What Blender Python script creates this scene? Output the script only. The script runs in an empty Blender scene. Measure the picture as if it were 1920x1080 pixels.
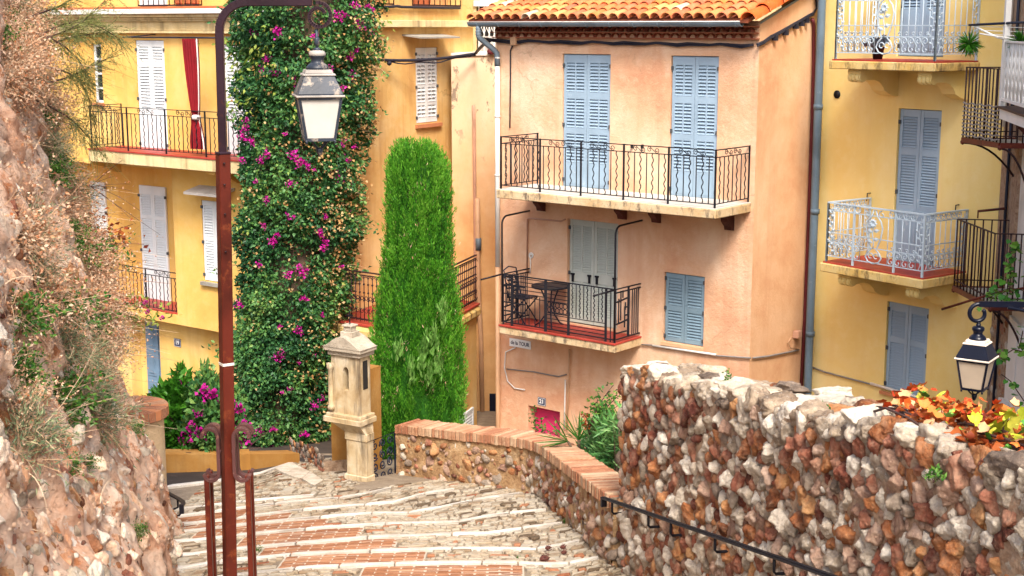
import bpy, bmesh, math, random
import numpy as np
from mathutils import Vector, Matrix, noise
random.seed(7)
rng = np.random.default_rng(7)
SC = bpy.context.scene
COL = SC.collection
R = math.radians

# ------------------------------------------------------------------ camera
FPX, PITCH, CZ = 2667.0, math.atan(491 / 2667.0), 10.0
cam_d = bpy.data.cameras.new('camera')
cam_d.sensor_width = 36.0
cam_d.lens = FPX / 1920 * 36
cam_d.clip_end = 800
cam_o = bpy.data.objects.new('camera', cam_d)
COL.objects.link(cam_o)
cam_o.location = (0, 0, CZ)
cam_o.rotation_euler = (math.pi / 2 - PITCH, 0, 0)
SC.camera = cam_o
cam_d.dof.use_dof = True
cam_d.dof.focus_distance = 22.0
cam_d.dof.aperture_fstop = 28.0

# ------------------------------------------------------------------ light
SUN_EL, SUN_AZ = 50, 6      # azimuth: degrees to the left of straight behind the camera
world = bpy.data.worlds.new('World')
SC.world = world
world.use_nodes = True
wn = world.node_tree.nodes
wl = world.node_tree.links
bg = wn['Background']
sky = wn.new('ShaderNodeTexSky')
sky.sky_type = 'NISHITA'
sky.sun_disc = False
sky.sun_elevation = R(SUN_EL)
sky.air_density = 1.0
sky.dust_density = 5.0
sky.ozone_density = 0.4
wl.new(sky.outputs[0], bg.inputs[0])
bg.inputs[1].default_value = 0.112
sun_d = bpy.data.lights.new('sun', 'SUN')
sun_d.energy = 1.5
sun_d.angle = R(16)
sun_d.color = (1.0, 0.95, 0.87)
sun_o = bpy.data.objects.new('sun', sun_d)
COL.objects.link(sun_o)
_a = R(180 - SUN_AZ)
_sd = Vector((math.sin(R(SUN_AZ)) * math.cos(R(SUN_EL)), -math.cos(R(SUN_AZ)) * math.cos(R(SUN_EL)), math.sin(R(SUN_EL))))
sun_o.rotation_euler = _sd.to_track_quat('Z', 'Y').to_euler()
sky.sun_rotation = math.atan2(_sd.x, _sd.y)
SC.view_settings.view_transform = 'Standard'
SC.view_settings.look = 'None'
SC.view_settings.exposure = 1.55
SC.view_settings.gamma = 1.0
SC.view_settings.use_curve_mapping = False
SC.cycles.max_bounces = 6
SC.cycles.diffuse_bounces = 3
SC.cycles.glossy_bounces = 2
SC.cycles.transmission_bounces = 3
SC.cycles.transparent_max_bounces = 4

# ------------------------------------------------------------------ measuring rays
_sp, _cp = math.sin(PITCH), math.cos(PITCH)
def ray(px, py):
    a, b = (px - 960) / FPX, (540 - py) / FPX
    return Vector((a, _cp + b * _sp, -_sp + b * _cp))
def at(px, py, d):
    r = ray(px, py)
    return Vector((0, 0, CZ)) + r * (d / r.y)
def at_z(px, py, z):
    r = ray(px, py)
    return Vector((0, 0, CZ)) + r * ((z - CZ) / r.z)
def pix(p):
    x, y, z = p[0], p[1], p[2] - CZ
    dep = y * _cp - z * _sp
    return 960 + FPX * x / dep, 540 - FPX * (y * _sp + z * _cp) / dep

class Facade:
    """vertical plane: origin, unit direction u to the right, n outwards"""
    def __init__(s, ox, oy, ux, uy):
        l = math.hypot(ux, uy)
        s.o = Vector((ox, oy, 0)); s.u = Vector((ux / l, uy / l, 0))
        s.n = Vector((s.u.y, -s.u.x, 0))
    def P(s, a, z, o=0.0):
        return s.o + s.u * a + s.n * o + Vector((0, 0, z))
    def uv(s, px, py, o=0.0):
        r = ray(px, py); q = s.o + s.n * o
        t = (q.x * s.n.x + q.y * s.n.y) / (r.x * s.n.x + r.y * s.n.y)
        h = Vector((0, 0, CZ)) + r * t
        return (h - q).dot(s.u), h.z
    def rect(s, xl, xr, yt, yb, o=0.0):
        m = (yt + yb) / 2
        return s.uv(xl, m, o)[0], s.uv(xr, m, o)[0], s.uv(xl, yb, o)[1], s.uv(xl, yt, o)[1]
    def M(s, a, z, o=0.0, sx=1, sy=1, sz=1):
        p = s.P(a, z, o)
        return Matrix(((s.u.x * sx, s.n.x * sy, 0, p.x), (s.u.y * sx, s.n.y * sy, 0, p.y), (0, 0, sz, p.z), (0, 0, 0, 1)))
def frame(p, x, y, z):
    return Matrix(((x[0], y[0], z[0], p[0]), (x[1], y[1], z[1], p[1]), (x[2], y[2], z[2], p[2]), (0, 0, 0, 1)))

# ------------------------------------------------------------------ objects
WM = {}
def _link(name, data, parent, M, mat=None):
    o = bpy.data.objects.new(name, data)
    COL.objects.link(o)
    M = M if M is not None else Matrix()
    WM[o.name] = M
    if parent is not None:
        o.parent = parent
        o.matrix_parent_inverse = WM[parent.name].inverted()
    o.matrix_basis = M
    if mat is not None and data is not None:
        if len(data.materials) == 0:
            data.materials.append(mat)
        if data.materials[0] is not mat:
            o.material_slots[0].link = 'OBJECT'
            o.material_slots[0].material = mat
    return o
def tag(o, label=None, cat=None, group=None, kind=None):
    if label: o['label'] = label
    if cat: o['category'] = cat
    if group: o['group'] = group
    if kind: o['kind'] = kind
    return o
def thing(name, label, cat, loc, group=None):
    o = _link(name, None, None, Matrix.Translation(loc))
    o.empty_display_size = 0.2
    return tag(o, label, cat, group)
def inst(name, me, parent, M, mat=None, label=None):
    o = _link(name, me, parent, M, mat)
    if label: o['label'] = label
    return o

def np_mesh(V, Fc, rnd=None, smooth=False, name='m'):
    """V (n,3), Fc (m,k) all the same k"""
    V = np.asarray(V, dtype=np.float32); Fc = np.asarray(Fc, dtype=np.int32)
    me = bpy.data.meshes.new(name)
    m, k = Fc.shape
    me.vertices.add(len(V)); me.vertices.foreach_set('co', V.ravel())
    me.loops.add(m * k); me.loops.foreach_set('vertex_index', Fc.ravel())
    me.polygons.add(m)
    me.polygons.foreach_set('loop_start', np.arange(0, m * k, k, dtype=np.int32))
    if smooth: me.polygons.foreach_set('use_smooth', np.ones(m, dtype=bool))
    me.update(calc_edges=True)
    if rnd is not None:
        a = me.attributes.new('rnd', 'FLOAT', 'FACE')
        a.data.foreach_set('value', np.asarray(rnd, dtype=np.float32))
    return me

class MB:
    """collects boxes, bars, tubes and prisms, then links them as ONE mesh object"""
    def __init__(s): s.v = []; s.f = []; s.mi = []; s.sm = []; s.cur = 0
    def add(s, vs, fs, smooth=False):
        b = len(s.v); s.v += [tuple(v) for v in vs]
        for f in fs:
            s.f.append([i + b for i in f]); s.mi.append(s.cur); s.sm.append(smooth)
        return s
    def hexa(s, c):
        return s.add(c, [(0, 3, 2, 1), (4, 5, 6, 7), (0, 1, 5, 4), (1, 2, 6, 5), (2, 3, 7, 6), (3, 0, 4, 7)])
    def box(s, F, a0, a1, z0, z1, o0, o1):
        return s.hexa([F.P(a0, z0, o0), F.P(a0, z0, o1), F.P(a1, z0, o1), F.P(a1, z0, o0),
                       F.P(a0, z1, o0), F.P(a0, z1, o1), F.P(a1, z1, o1), F.P(a1, z1, o0)])
    def cbox(s, x0, x1, y0, y1, z0, z1):
        return s.hexa([(x0, y0, z0), (x1, y0, z0), (x1, y1, z0), (x0, y1, z0), (x0, y0, z1), (x1, y0, z1), (x1, y1, z1), (x0, y1, z1)])
    def tube(s, pts, r, n=6, closed=False, r1=None):
        pts = [Vector(p) for p in pts]; m = len(pts); vs = []
        up = None
        for i, p in enumerate(pts):
            if closed: t = pts[(i + 1) % m] - pts[i - 1]
            else: t = pts[min(i + 1, m - 1)] - pts[max(i - 1, 0)]
            if t.length < 1e-9: t = Vector((0, 0, 1))
            t.normalize()
            if up is None:
                up = Vector((0, 0, 1)) if abs(t.z) < .9 else Vector((1, 0, 0))
            a = (up - t * up.dot(t))
            if a.length < 1e-6: a = t.orthogonal()
            a.normalize(); up = a
            b = t.cross(a)
            rr = r if r1 is None else r + (r1 - r) * i / max(1, m - 1)
            for k in range(n):
                w = 2 * math.pi * (k + .5) / n
                vs.append(p + a * (math.cos(w) * rr) + b * (math.sin(w) * rr))
        fs = []
        for i in range(m if closed else m - 1):
            j = (i + 1) % m
            for k in range(n):
                l = (k + 1) % n
                fs.append((i * n + k, i * n + l, j * n + l, j * n + k))
        if not closed:
            fs.append(tuple(range(n - 1, -1, -1))); fs.append(tuple((m - 1) * n + k for k in range(n)))
        return s.add(vs, fs, n > 4)
    def bar(s, a, b, w, h=None, up=(0, 0, 1)):
        """rectangular bar from a to b"""
        a = Vector(a); b = Vector(b); h = h or w
        t = (b - a).normalized(); up = Vector(up)
        if abs(t.dot(up)) > .95: up = Vector((1, 0, 0))
        x = t.cross(up).normalized() * (w / 2); y = x.normalized().cross(t) * (h / 2)
        return s.hexa([a - x - y, a + x - y, a + x + y, a - x + y, b - x - y, b + x - y, b + x + y, b - x + y])
    def prism(s, poly, z0, z1, cap=True):
        """poly: plan polygon, counter-clockwise"""
        n = len(poly)
        vs = [(p[0], p[1], z0) for p in poly] + [(p[0], p[1], z1) for p in poly]
        fs = [(i, (i + 1) % n, n + (i + 1) % n, n + i) for i in range(n)]
        if cap: fs += [tuple(range(n - 1, -1, -1)), tuple(range(n, 2 * n))]
        return s.add(vs, fs)
    def extr(s, prof, fn, a0, a1):
        """profile polygon in (o, z) extruded along a; fn(a, z, o) -> point"""
        n = len(prof)
        vs = [fn(a0, z, o) for o, z in prof] + [fn(a1, z, o) for o, z in prof]
        fs = [(i, (i + 1) % n, n + (i + 1) % n, n + i) for i in range(n)]
        return s.add(vs, fs + [tuple(range(n - 1, -1, -1)), tuple(range(n, 2 * n))])
    def lathe(s, prof, c, n=16, smooth=True):
        c = Vector(c); vs = []
        for r, z in prof:
            for k in range(n):
                w = 2 * math.pi * k / n
                vs.append(c + Vector((math.cos(w) * r, math.sin(w) * r, z)))
        fs = []
        for i in range(len(prof) - 1):
            for k in range(n):
                l = (k + 1) % n
                fs.append((i * n + k, i * n + l, (i + 1) * n + l, (i + 1) * n + k))
        fs.append(tuple(range(n - 1, -1, -1))); fs.append(tuple((len(prof) - 1) * n + k for k in range(n)))
        return s.add(vs, fs, smooth)
    def mesh(s, mats=(), name='m'):
        me = bpy.data.meshes.new(name)
        me.from_pydata(s.v, [], s.f)
        for m in mats: me.materials.append(m)
        me.polygons.foreach_set('material_index', s.mi)
        me.polygons.foreach_set('use_smooth', s.sm)
        me.update()
        return me
    def build(s, name, mats, parent=None, M=None, bevel=0, fix=True):
        if not isinstance(mats, (list, tuple)): mats = [mats]
        me = s.mesh(mats, name)
        if fix or bevel:
            bm = bmesh.new(); bm.from_mesh(me)
            if bevel:
                bmesh.ops.bevel(bm, geom=list(bm.edges), offset=bevel, segments=1, affect='EDGES', clamp_overlap=True)
            bmesh.ops.recalc_face_normals(bm, faces=bm.faces)
            bm.to_mesh(me); bm.free()
        return _link(name, me, parent, M)

def arc(c, r, a0, a1, n, ex, ez):
    c = Vector(c); ex = Vector(ex); ez = Vector(ez)
    return [c + ex * (math.cos(R(a0 + (a1 - a0) * i / n)) * r) + ez * (math.sin(R(a0 + (a1 - a0) * i / n)) * r) for i in range(n + 1)]
def spiral(c, r0, r1, a0, a1, n, ex, ez):
    c = Vector(c); ex = Vector(ex); ez = Vector(ez); out = []
    for i in range(n + 1):
        t = i / n; a = R(a0 + (a1 - a0) * t); r = r0 + (r1 - r0) * t
        out.append(c + ex * (math.cos(a) * r) + ez * (math.sin(a) * r))
    return out

# ------------------------------------------------------------------ materials
class NT:
    def __init__(s, name):
        s.m = bpy.data.materials.new(name); s.m.use_nodes = True
        s.t = s.m.node_tree; s.b = s.t.nodes['Principled BSDF']; s.out = s.t.nodes['Material Output']
        s.co = None
    def n(s, ty, **kw):
        x = s.t.nodes.new(ty)
        for k, v in kw.items(): setattr(x, k, v)
        return x
    def l(s, a, b): s.t.links.new(a, b)
    def coord(s, scale=None, kind='Object'):
        if s.co is None: s.co = s.n('ShaderNodeTexCoord')
        o = s.co.outputs[kind]
        if scale is None: return o
        mp = s.n('ShaderNodeMapping'); mp.inputs['Scale'].default_value = scale
        s.l(o, mp.inputs[0]); return mp.outputs[0]
    def noise(s, sc, det=4, rough=.55, scale=None, dist=0):
        x = s.n('ShaderNodeTexNoise'); x.inputs['Scale'].default_value = sc
        x.inputs['Detail'].default_value = det; x.inputs['Roughness'].default_value = rough
        x.inputs['Distortion'].default_value = dist
        s.l(s.coord(scale), x.inputs['Vector']); return x.outputs['Fac']
    def voro(s, sc, scale=None, feat='F1', out='Distance'):
        x = s.n('ShaderNodeTexVoronoi', feature=feat); x.inputs['Scale'].default_value = sc
        s.l(s.coord(scale), x.inputs['Vector']); return x.outputs[out]
    def ramp(s, fac, stops, interp='LINEAR'):
        x = s.n('ShaderNodeValToRGB'); cr = x.color_ramp; cr.interpolation = interp
        while len(cr.elements) < len(stops): cr.elements.new(.5)
        for e, (p, c) in zip(cr.elements, stops):
            e.position = p; e.color = (c[0], c[1], c[2], 1) if not isinstance(c, (int, float)) else (c, c, c, 1)
        s.l(fac, x.inputs[0]); return x.outputs[0]
    def mix(s, fac, a, b, mode='MIX'):
        x = s.n('ShaderNodeMix', data_type='RGBA', blend_type=mode)
        for sock, v in ((x.inputs[0], fac), (x.inputs[6], a), (x.inputs[7], b)):
            if isinstance(v, (int, float)): sock.default_value = v
            elif isinstance(v, tuple): sock.default_value = (v[0], v[1], v[2], 1)
            else: s.l(v, sock)
        return x.outputs[2]
    def bump(s, h, strength=.3, dist=.02, prev=None):
        x = s.n('ShaderNodeBump'); x.inputs['Strength'].default_value = strength
        x.inputs['Distance'].default_value = dist; s.l(h, x.inputs['Height'])
        if prev is not None: s.l(prev, x.inputs['Normal'])
        s.l(x.outputs[0], s.b.inputs['Normal']); return x.outputs[0]
    def rnd(s):
        return s.n('ShaderNodeObjectInfo').outputs['Random']
    def done(s, col=None, rough=.8, metal=0, spec=.3):
        if col is not None:
            if isinstance(col, tuple): s.b.inputs['Base Color'].default_value = (*col, 1)
            else: s.l(col, s.b.inputs['Base Color'])
        if isinstance(rough, (int, float)): s.b.inputs['Roughness'].default_value = rough
        else: s.l(rough, s.b.inputs['Roughness'])
        s.b.inputs['Metallic'].default_value = metal
        s.b.inputs['Specular IOR Level'].default_value = spec
        return s.m

def stucco(name, base, light, dark, streak, bumpd=.012, rough_scale=22, patch=.9, streak_amt=.5, ss=(3.2, 3.2, .22), crack=0):
    t = NT(name)
    big = t.noise(patch, 6, .62, dist=.4)
    c = t.ramp(big, [(.3, dark), (.5, base), (.68, light)])
    med = t.noise(5.5, 5, .7)
    c = t.mix(t.ramp(med, [(.52, 0), (.72, .55)]), c, light)
    c = t.mix(t.ramp(t.noise(11, 6, .75), [(.56, 0), (.7, .45)]), c, dark)
    st = t.noise(1.0, 5, .65, scale=ss)
    c = t.mix(t.ramp(st, [(.5, 0), (.75, streak_amt)]), c, streak)
    blot = t.noise(.55, 4, .6, scale=(1, 1, .8))
    c = t.mix(t.ramp(blot, [(.55, 0), (.75, .35)]), c, light)
    if crack: c = cracks(t, c, dark, crack)
    b1 = t.bump(t.noise(rough_scale, 6, .7), .55, bumpd)
    t.bump(t.noise(3.0, 3, .5), .4, .03, b1)
    return t.done(c, .9, spec=.15)
def cracks(t, c, dark, amt):
    cr = t.n('ShaderNodeTexVoronoi', feature='DISTANCE_TO_EDGE'); cr.inputs['Scale'].default_value = .85
    wv = t.n('ShaderNodeMix', data_type='RGBA'); wv.inputs[0].default_value = .35; t.l(t.coord(), wv.inputs[6])
    nn = t.n('ShaderNodeTexNoise'); nn.inputs['Scale'].default_value = 2.2; nn.inputs['Detail'].default_value = 5; t.l(t.coord(), nn.inputs['Vector']); t.l(nn.outputs['Color'], wv.inputs[7])
    t.l(wv.outputs[2], cr.inputs['Vector'])
    msk = t.mix(1.0, t.ramp(cr.outputs['Distance'], [(.002, amt), (.007, 0)]), t.ramp(t.noise(.7, 3), [(.52, 0), (.62, 1)]), 'MULTIPLY')
    return t.mix(msk, c, tuple(v * .45 for v in dark))
def paint(name, base, var=.12, rough=.5, wear=None, wear_at=.62, scale=14, bump=.15):
    t = NT(name)
    d = tuple(max(0, v * (1 - var * 2)) for v in base); l = tuple(min(1, v * (1 + var)) for v in base)
    c = t.ramp(t.noise(2.2, 4, .6), [(.3, d), (.52, base), (.7, l)])
    if wear is not None:
        c = t.mix(t.ramp(t.noise(scale, 6, .7), [(wear_at, 0), (wear_at + .08, .9)]), c, wear)
    if bump: t.bump(t.noise(40, 4, .6), bump, .004)
    return t.done(c, rough)
def stone_mat(name, cols, sc=9, grain=60, bumps=.7, rough=.85, obj_rnd=.5, smear=0):
    """cols: list of colours spread by noise and by the piece's own random number"""
    t = NT(name)
    geo = t.n('ShaderNodeNewGeometry')
    class _C: outputs = {'Object': geo.outputs['Position']}
    t.co = _C
    fac = t.n('ShaderNodeMath', operation='MULTIPLY_ADD')
    nz = t.noise(sc, 5, .65)
    at_ = t.n('ShaderNodeAttribute', attribute_name='rnd')
    ad = t.n('ShaderNodeMath', operation='ADD'); t.l(t.rnd(), ad.inputs[0]); t.l(at_.outputs['Fac'], ad.inputs[1])
    fr = t.n('ShaderNodeMath', operation='FRACT'); t.l(ad.outputs[0], fr.inputs[0])
    t.l(fr.outputs[0], fac.inputs[0]); fac.inputs[1].default_value = obj_rnd
    sub = t.n('ShaderNodeMath', operation='MULTIPLY_ADD')
    t.l(nz, sub.inputs[0]); sub.inputs[1].default_value = 1.0; sub.inputs[2].default_value = -obj_rnd / 2
    t.l(sub.outputs[0], fac.inputs[2])
    n = len(cols)
    c = t.ramp(fac.outputs[0], [(.22 + .56 * i / max(1, n - 1), cols[i]) for i in range(n)])
    sp = t.noise(grain, 4, .7)
    c = t.mix(t.ramp(sp, [(.55, 0), (.75, .5)]), c, tuple(v * .35 for v in cols[0]))
    c = t.mix(t.ramp(t.noise(grain * .6, 5, .7), [(.58, 0), (.7, .45)]), c, tuple(min(.8, v * 1.5) for v in cols[-1]))
    if smear: c = t.mix(t.ramp(t.noise(11, 6, .72, dist=.5), [(.46, 0), (.62, smear)]), c, (.37, .265, .18))
    b = t.bump(t.noise(grain * .5, 6, .75), bumps, .02)
    t.bump(t.noise(sc * 1.8, 5, .6), bumps * .7, .05, b)
    return t.done(c, rough, spec=.2)
def leaf_mat(name, cols, rough=.5, trans=.25, spec=.3):
    t = NT(name)
    a = t.n('ShaderNodeAttribute', attribute_name='rnd')
    n = len(cols)
    c = t.ramp(a.outputs['Fac'], [(i / max(1, n - 1), cols[i]) for i in range(n)])
    t.done(c, rough, spec=spec)
    if trans:
        tr = t.n('ShaderNodeBsdfTranslucent'); t.l(c, tr.inputs[0])
        mx = t.n('ShaderNodeMixShader'); mx.inputs[0].default_value = trans
        t.l(t.b.outputs[0], mx.inputs[1]); t.l(tr.outputs[0], mx.inputs[2]); t.l(mx.outputs[0], t.out.inputs[0])
    return t.m

M = {}
M['pink'] = stucco('pink_render', (.71, .43, .265), (.80, .58, .41), (.61, .30, .17), (.58, .26, .15), .028, 17, .75, .5, crack=.35)
M['pink_side'] = stucco('orange_render', (.68, .40, .225), (.76, .50, .31), (.58, .28, .14), (.50, .20, .10), .014, 22, .7, .3)
M['yellow'] = stucco('yellow_render', (.81, .62, .235), (.84, .69, .34), (.77, .54, .16), (.72, .47, .16), .004, 30, .35, .3)
M['tan'] = stucco('ochre_render', (.74, .455, .125), (.78, .54, .21), (.66, .35, .085), (.50, .24, .07), .005, 26, .5, .4)
M['tan_worn'] = stucco('worn_ochre_render', (.68, .43, .155), (.75, .55, .27), (.56, .30, .10), (.46, .23, .08), .008, 22, .8, .75, crack=.4)
M['band'] = stucco('pale_band', (.66, .52, .27), (.72, .60, .36), (.50, .36, .17), (.16, .12, .07), .006, 26, 1.2, .85)
M['salmon'] = stucco('salmon_render', (.68, .36, .145), (.74, .46, .22), (.46, .17, .08), (.30, .12, .07), .008, 24, 1.0, .6)
M['white_plaster'] = stucco('white_plaster', (.66, .62, .56), (.72, .69, .64), (.52, .48, .42), (.45, .40, .34), .006, 26, .8, .5)
def peeling():
    t = NT('peeling_plaster')
    c = t.ramp(t.noise(1.5, 5), [(.3, (.66, .46, .29)), (.7, (.73, .59, .42))])
    sx = t.n('ShaderNodeSeparateXYZ'); t.l(t.coord(), sx.inputs[0])
    ad = t.n('ShaderNodeMath', operation='MULTIPLY_ADD'); t.l(t.noise(1.2, 5, .7, scale=(2, 2, .5)), ad.inputs[0]); ad.inputs[1].default_value = 3.0; t.l(sx.outputs[2], ad.inputs[2])
    mr = t.n('ShaderNodeMapRange'); mr.inputs[1].default_value = 7.2; mr.inputs[2].default_value = 10.2; t.l(ad.outputs[0], mr.inputs[0])
    c = t.mix(mr.outputs[0], t.ramp(t.noise(2.2, 5, .65), [(.35, (.62, .33, .13)), (.65, (.72, .44, .20))]), c)
    pm_ = t.mix(1.0, t.ramp(t.noise(2.6, 6, .7, scale=(1.4, 1.4, .8)), [(.57, 0), (.6, 1)]), t.ramp(mr.outputs[0], [(.45, 0), (.8, .9)]), 'MULTIPLY')
    c = t.mix(pm_, c, (.24, .18, .13))
    t.bump(t.noise(2.6, 6, .7, scale=(1.4, 1.4, .8)), .5, .02)
    return t.done(c, .9)
M['peeling'] = peeling()
def slab_mat():
    t = NT('weathered_slab')
    c = t.ramp(t.noise(3, 6, .7), [(.35, (.50, .33, .16)), (.6, (.62, .48, .30))])
    c = t.mix(t.ramp(t.noise(5, 6, .75, scale=(1.5, 1.5, .6)), [(.52, 0), (.64, .9)]), c, (.10, .075, .055))
    t.bump(t.noise(30, 5, .7), .6, .012)
    return t.done(c, .9)
M['slab'] = slab_mat()
def ystain():
    t = NT('stained_yellow_slab')
    c = t.ramp(t.noise(3, 6, .7), [(.35, (.60, .38, .10)), (.6, (.66, .50, .22))])
    c = t.mix(t.ramp(t.noise(3, 6, .75, scale=(2.2, 2.2, .7)), [(.50, 0), (.64, .9)]), c, (.13, .085, .04))
    t.bump(t.noise(30, 5, .7), .4, .008)
    return t.done(c, .9)
M['slab_yellow'] = ystain()
M['concrete'] = paint('pale_concrete', (.62, .58, .52), .1, .9, (.35, .32, .28), .6, 9)
M['blue'] = paint('blue_grey_paint', (.29, .395, .50), .06, .5, (.42, .50, .57), .62, 6)
M['blue_dull'] = paint('dull_blue_paint', (.20, .295, .365), .08, .55, (.36, .46, .52), .64, 6)
M['white'] = paint('white_paint', (.72, .75, .76), .05, .5, (.48, .44, .40), .68, 10)
M['cream_blue'] = paint('pale_worn_paint', (.44, .48, .44), .08, .55, (.44, .36, .25), .66, 10)
M['door_blue'] = paint('blue_door_paint', (.15, .235, .33), .12, .5, (.10, .16, .24), .64, 6)
M['pink_door'] = paint('magenta_door_paint', (.62, .03, .14), .06, .5)
M['iron'] = paint('black_iron', (.007, .007, .012), .1, .5)
M['iron_brown'] = paint('rusty_dark_iron', (.028, .011, .013), .2, .6, (.07, .022, .012), .6, 20)
M['iron_pale'] = paint('pale_blue_iron', (.46, .56, .64), .06, .5, (.45, .50, .55), .64, 12)
M['iron_white'] = paint('white_iron', (.70, .70, .68), .05, .5, (.4, .35, .3), .66, 12)
M['iron_navy'] = paint('navy_iron', (.006, .010, .028), .2, .45, (.012, .016, .04), .6, 14)
M['rust'] = paint('red_brown_paint', (.095, .015, .008), .25, .4, (.16, .036, .013), .56, 9, .3)
M['rust_dark'] = paint('dark_plum_paint', (.022, .009, .016), .2, .4, (.05, .016, .012), .6, 12, .3)
M['scroll'] = paint('faded_brown_iron', (.085, .034, .032), .15, .5, (.18, .08, .06), .55, 14, .3)
M['lantern'] = paint('worn_lantern_metal', (.028, .037, .055), .25, .4, (.30, .25, .20), .56, 10, .3)
M['lantern_light'] = paint('bleached_lantern_metal', (.36, .33, .30), .2, .55, (.14, .08, .05), .6, 16, .3)
M['navy'] = paint('navy_lantern_paint', (.0028, .0048, .015), .2, .3, (.007, .009, .018), .6, 9)
M['flake'] = paint('flaking_primer', (.66, .57, .48), .12, .7, (.35, .12, .06), .58, 14)
def frosted(name, col):
    t = NT(name)
    c = t.ramp(t.noise(4, 4, .6), [(.3, tuple(v * .86 for v in col)), (.65, col)])
    t.done(c, .35, spec=.4)
    tr = t.n('ShaderNodeBsdfTranslucent'); t.l(c, tr.inputs[0])
    mx = t.n('ShaderNodeMixShader'); mx.inputs[0].default_value = .45
    t.l(t.b.outputs[0], mx.inputs[1]); t.l(tr.outputs[0], mx.inputs[2]); t.l(mx.outputs[0], t.out.inputs[0])
    return t.m
M['frost'] = frosted('frosted_glass', (.93, .91, .86))
M['frost_tan'] = frosted('tan_frosted_glass', (.74, .62, .48))
M['glass'] = NT('dark_window_glass').done((.02, .025, .03), .08, spec=.6)
M['dark'] = NT('dark_interior').done((.02, .018, .016), .8)
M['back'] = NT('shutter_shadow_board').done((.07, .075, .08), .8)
M['zinc'] = paint('zinc_gutter', (.13, .17, .21), .2, .4, (.45, .48, .48), .62, 8)
M['zinc_pipe'] = paint('blue_grey_pipe', (.11, .165, .22), .12, .45, (.20, .26, .32), .62, 6)
M['pvc'] = paint('white_pipe', (.68, .66, .62), .05, .5)
M['pipe_tan'] = paint('tan_pipe', (.55, .33, .19), .08, .6)
M['pipe_pink'] = paint('pinkish_pipe', (.50, .28, .19), .08, .6)
M['pipe_red'] = paint('dark_red_pipe', (.12, .018, .024), .15, .5)
M['cable'] = paint('black_cable', (.018, .018, .03), .1, .6)
M['grey_cable'] = paint('grey_cable', (.22, .20, .19), .1, .6)
M['red_tile'] = paint('red_floor_tile', (.36, .045, .030), .15, .5, (.45, .12, .08), .64, 8)
M['red_curtain'] = paint('red_cloth', (.20, .004, .010), .15, .85)
M['white_cloth'] = paint('white_cloth', (.68, .60, .58), .08, .9)
M['terracotta'] = paint('terracotta', (.48, .13, .05), .15, .8)
M['brown_wood'] = paint('dark_brown_wood', (.10, .030, .022), .2, .7)
M['grey_wood'] = paint('grey_canopy_board', (.30, .28, .24), .2, .85)
M['sill'] = paint('terracotta_sill', (.50, .20, .09), .12, .8)
M['enamel'] = paint('navy_enamel', (.018, .03, .085), .05, .3)
M['enamel_white'] = NT('white_enamel').done((.8, .8, .78), .3)
M['ink'] = NT('dark_lettering').done((.03, .035, .07), .5)
def tile_mat(name, cols):
    t = NT(name)
    c = t.ramp(t.rnd(), [(i / (len(cols) - 1), cols[i]) for i in range(len(cols))])
    c = t.mix(t.ramp(t.noise(9, 5, .7), [(.5, 0), (.75, .5)]), c, (.36, .12, .05))
    c = t.mix(t.ramp(t.noise(13, 5, .7), [(.6, 0), (.72, .45)]), c, (.62, .42, .26))
    t.bump(t.noise(40, 4, .6), .3, .006)
    return t.done(c, .8, spec=.2)
M['tile'] = tile_mat('roof_tile', [(.62, .20, .06), (.56, .13, .05), (.66, .28, .09), (.52, .12, .065), (.64, .21, .05), (.70, .36, .14), (.54, .13, .07), (.64, .24, .07)])
M['tile_pale'] = tile_mat('lichen_pale_tile', [(.66, .50, .34), (.60, .44, .30)])
M['tile_verge'] = tile_mat('verge_tile', [(.60, .10, .018), (.66, .15, .03)])
M['tile_dark'] = tile_mat('old_eave_tile', [(.24, .05, .028), (.30, .08, .04), (.18, .05, .035)])
M['roof_under'] = paint('roof_channel', (.30, .09, .045), .2, .85)
M['brick_old'] = stone_mat('coping_brick', [(.32, .13, .07), (.40, .20, .11), (.47, .29, .175)], 6, 50, .5, .9, .6)
M['brick_top'] = stone_mat('worn_brick_top', [(.37, .19, .11), (.45, .28, .17), (.52, .37, .24)], 6, 50, .5, .9, .6)
M['brick_street'] = stone_mat('paving_brick', [(.24, .10, .05), (.31, .14, .07), (.37, .19, .105)], 5, 45, .35, .9, .9)
M['mortar'] = stone_mat('pale_mortar', [(.17, .13, .09), (.24, .185, .13), (.32, .26, .19)], 5, 45, .5, .95, 0)
M['wall_mortar'] = stone_mat('rough_wall_mortar', [(.15, .09, .06), (.31, .20, .13), (.44, .32, .225), (.33, .18, .105)], 12, 40, 1.0, .95, 0)
M['low_mortar'] = stone_mat('sandy_wall_mortar', [(.10, .06, .035), (.30, .17, .085), (.42, .26, .13), (.50, .34, .19), (.22, .13, .075)], 7, 40, 1.0, .95, 0)
M['edging'] = stone_mat('white_edging_stone', [(.44, .385, .32), (.58, .53, .46), (.68, .635, .57)], 4, 40, .3, .85, .4)
M['cobble'] = stone_mat('cobble_stone', [(.115, .08, .05), (.25, .165, .10), (.26, .21, .145), (.34, .265, .18), (.41, .355, .275)], 3, 40, .5, .85, 1.0)
M['cobble_red'] = stone_mat('reddish_cobble', [(.26, .09, .045), (.36, .17, .09)], 3, 40, .5, .85, .8)
M['st_white'] = stone_mat('white_limestone', [(.22, .175, .13), (.46, .385, .30), (.62, .54, .44), (.72, .66, .57)], 9, 70, 1.0, .9, .5, .34)
M['st_grey'] = stone_mat('grey_stone', [(.11, .08, .062), (.26, .20, .155), (.41, .34, .27)], 9, 70, 1.0, .9, .5, .34)
M['st_red'] = stone_mat('red_sandstone', [(.09, .026, .018), (.21, .062, .036), (.33, .125, .075), (.44, .22, .14)], 9, 70, 1.0, .85, .5, .34)
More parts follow.
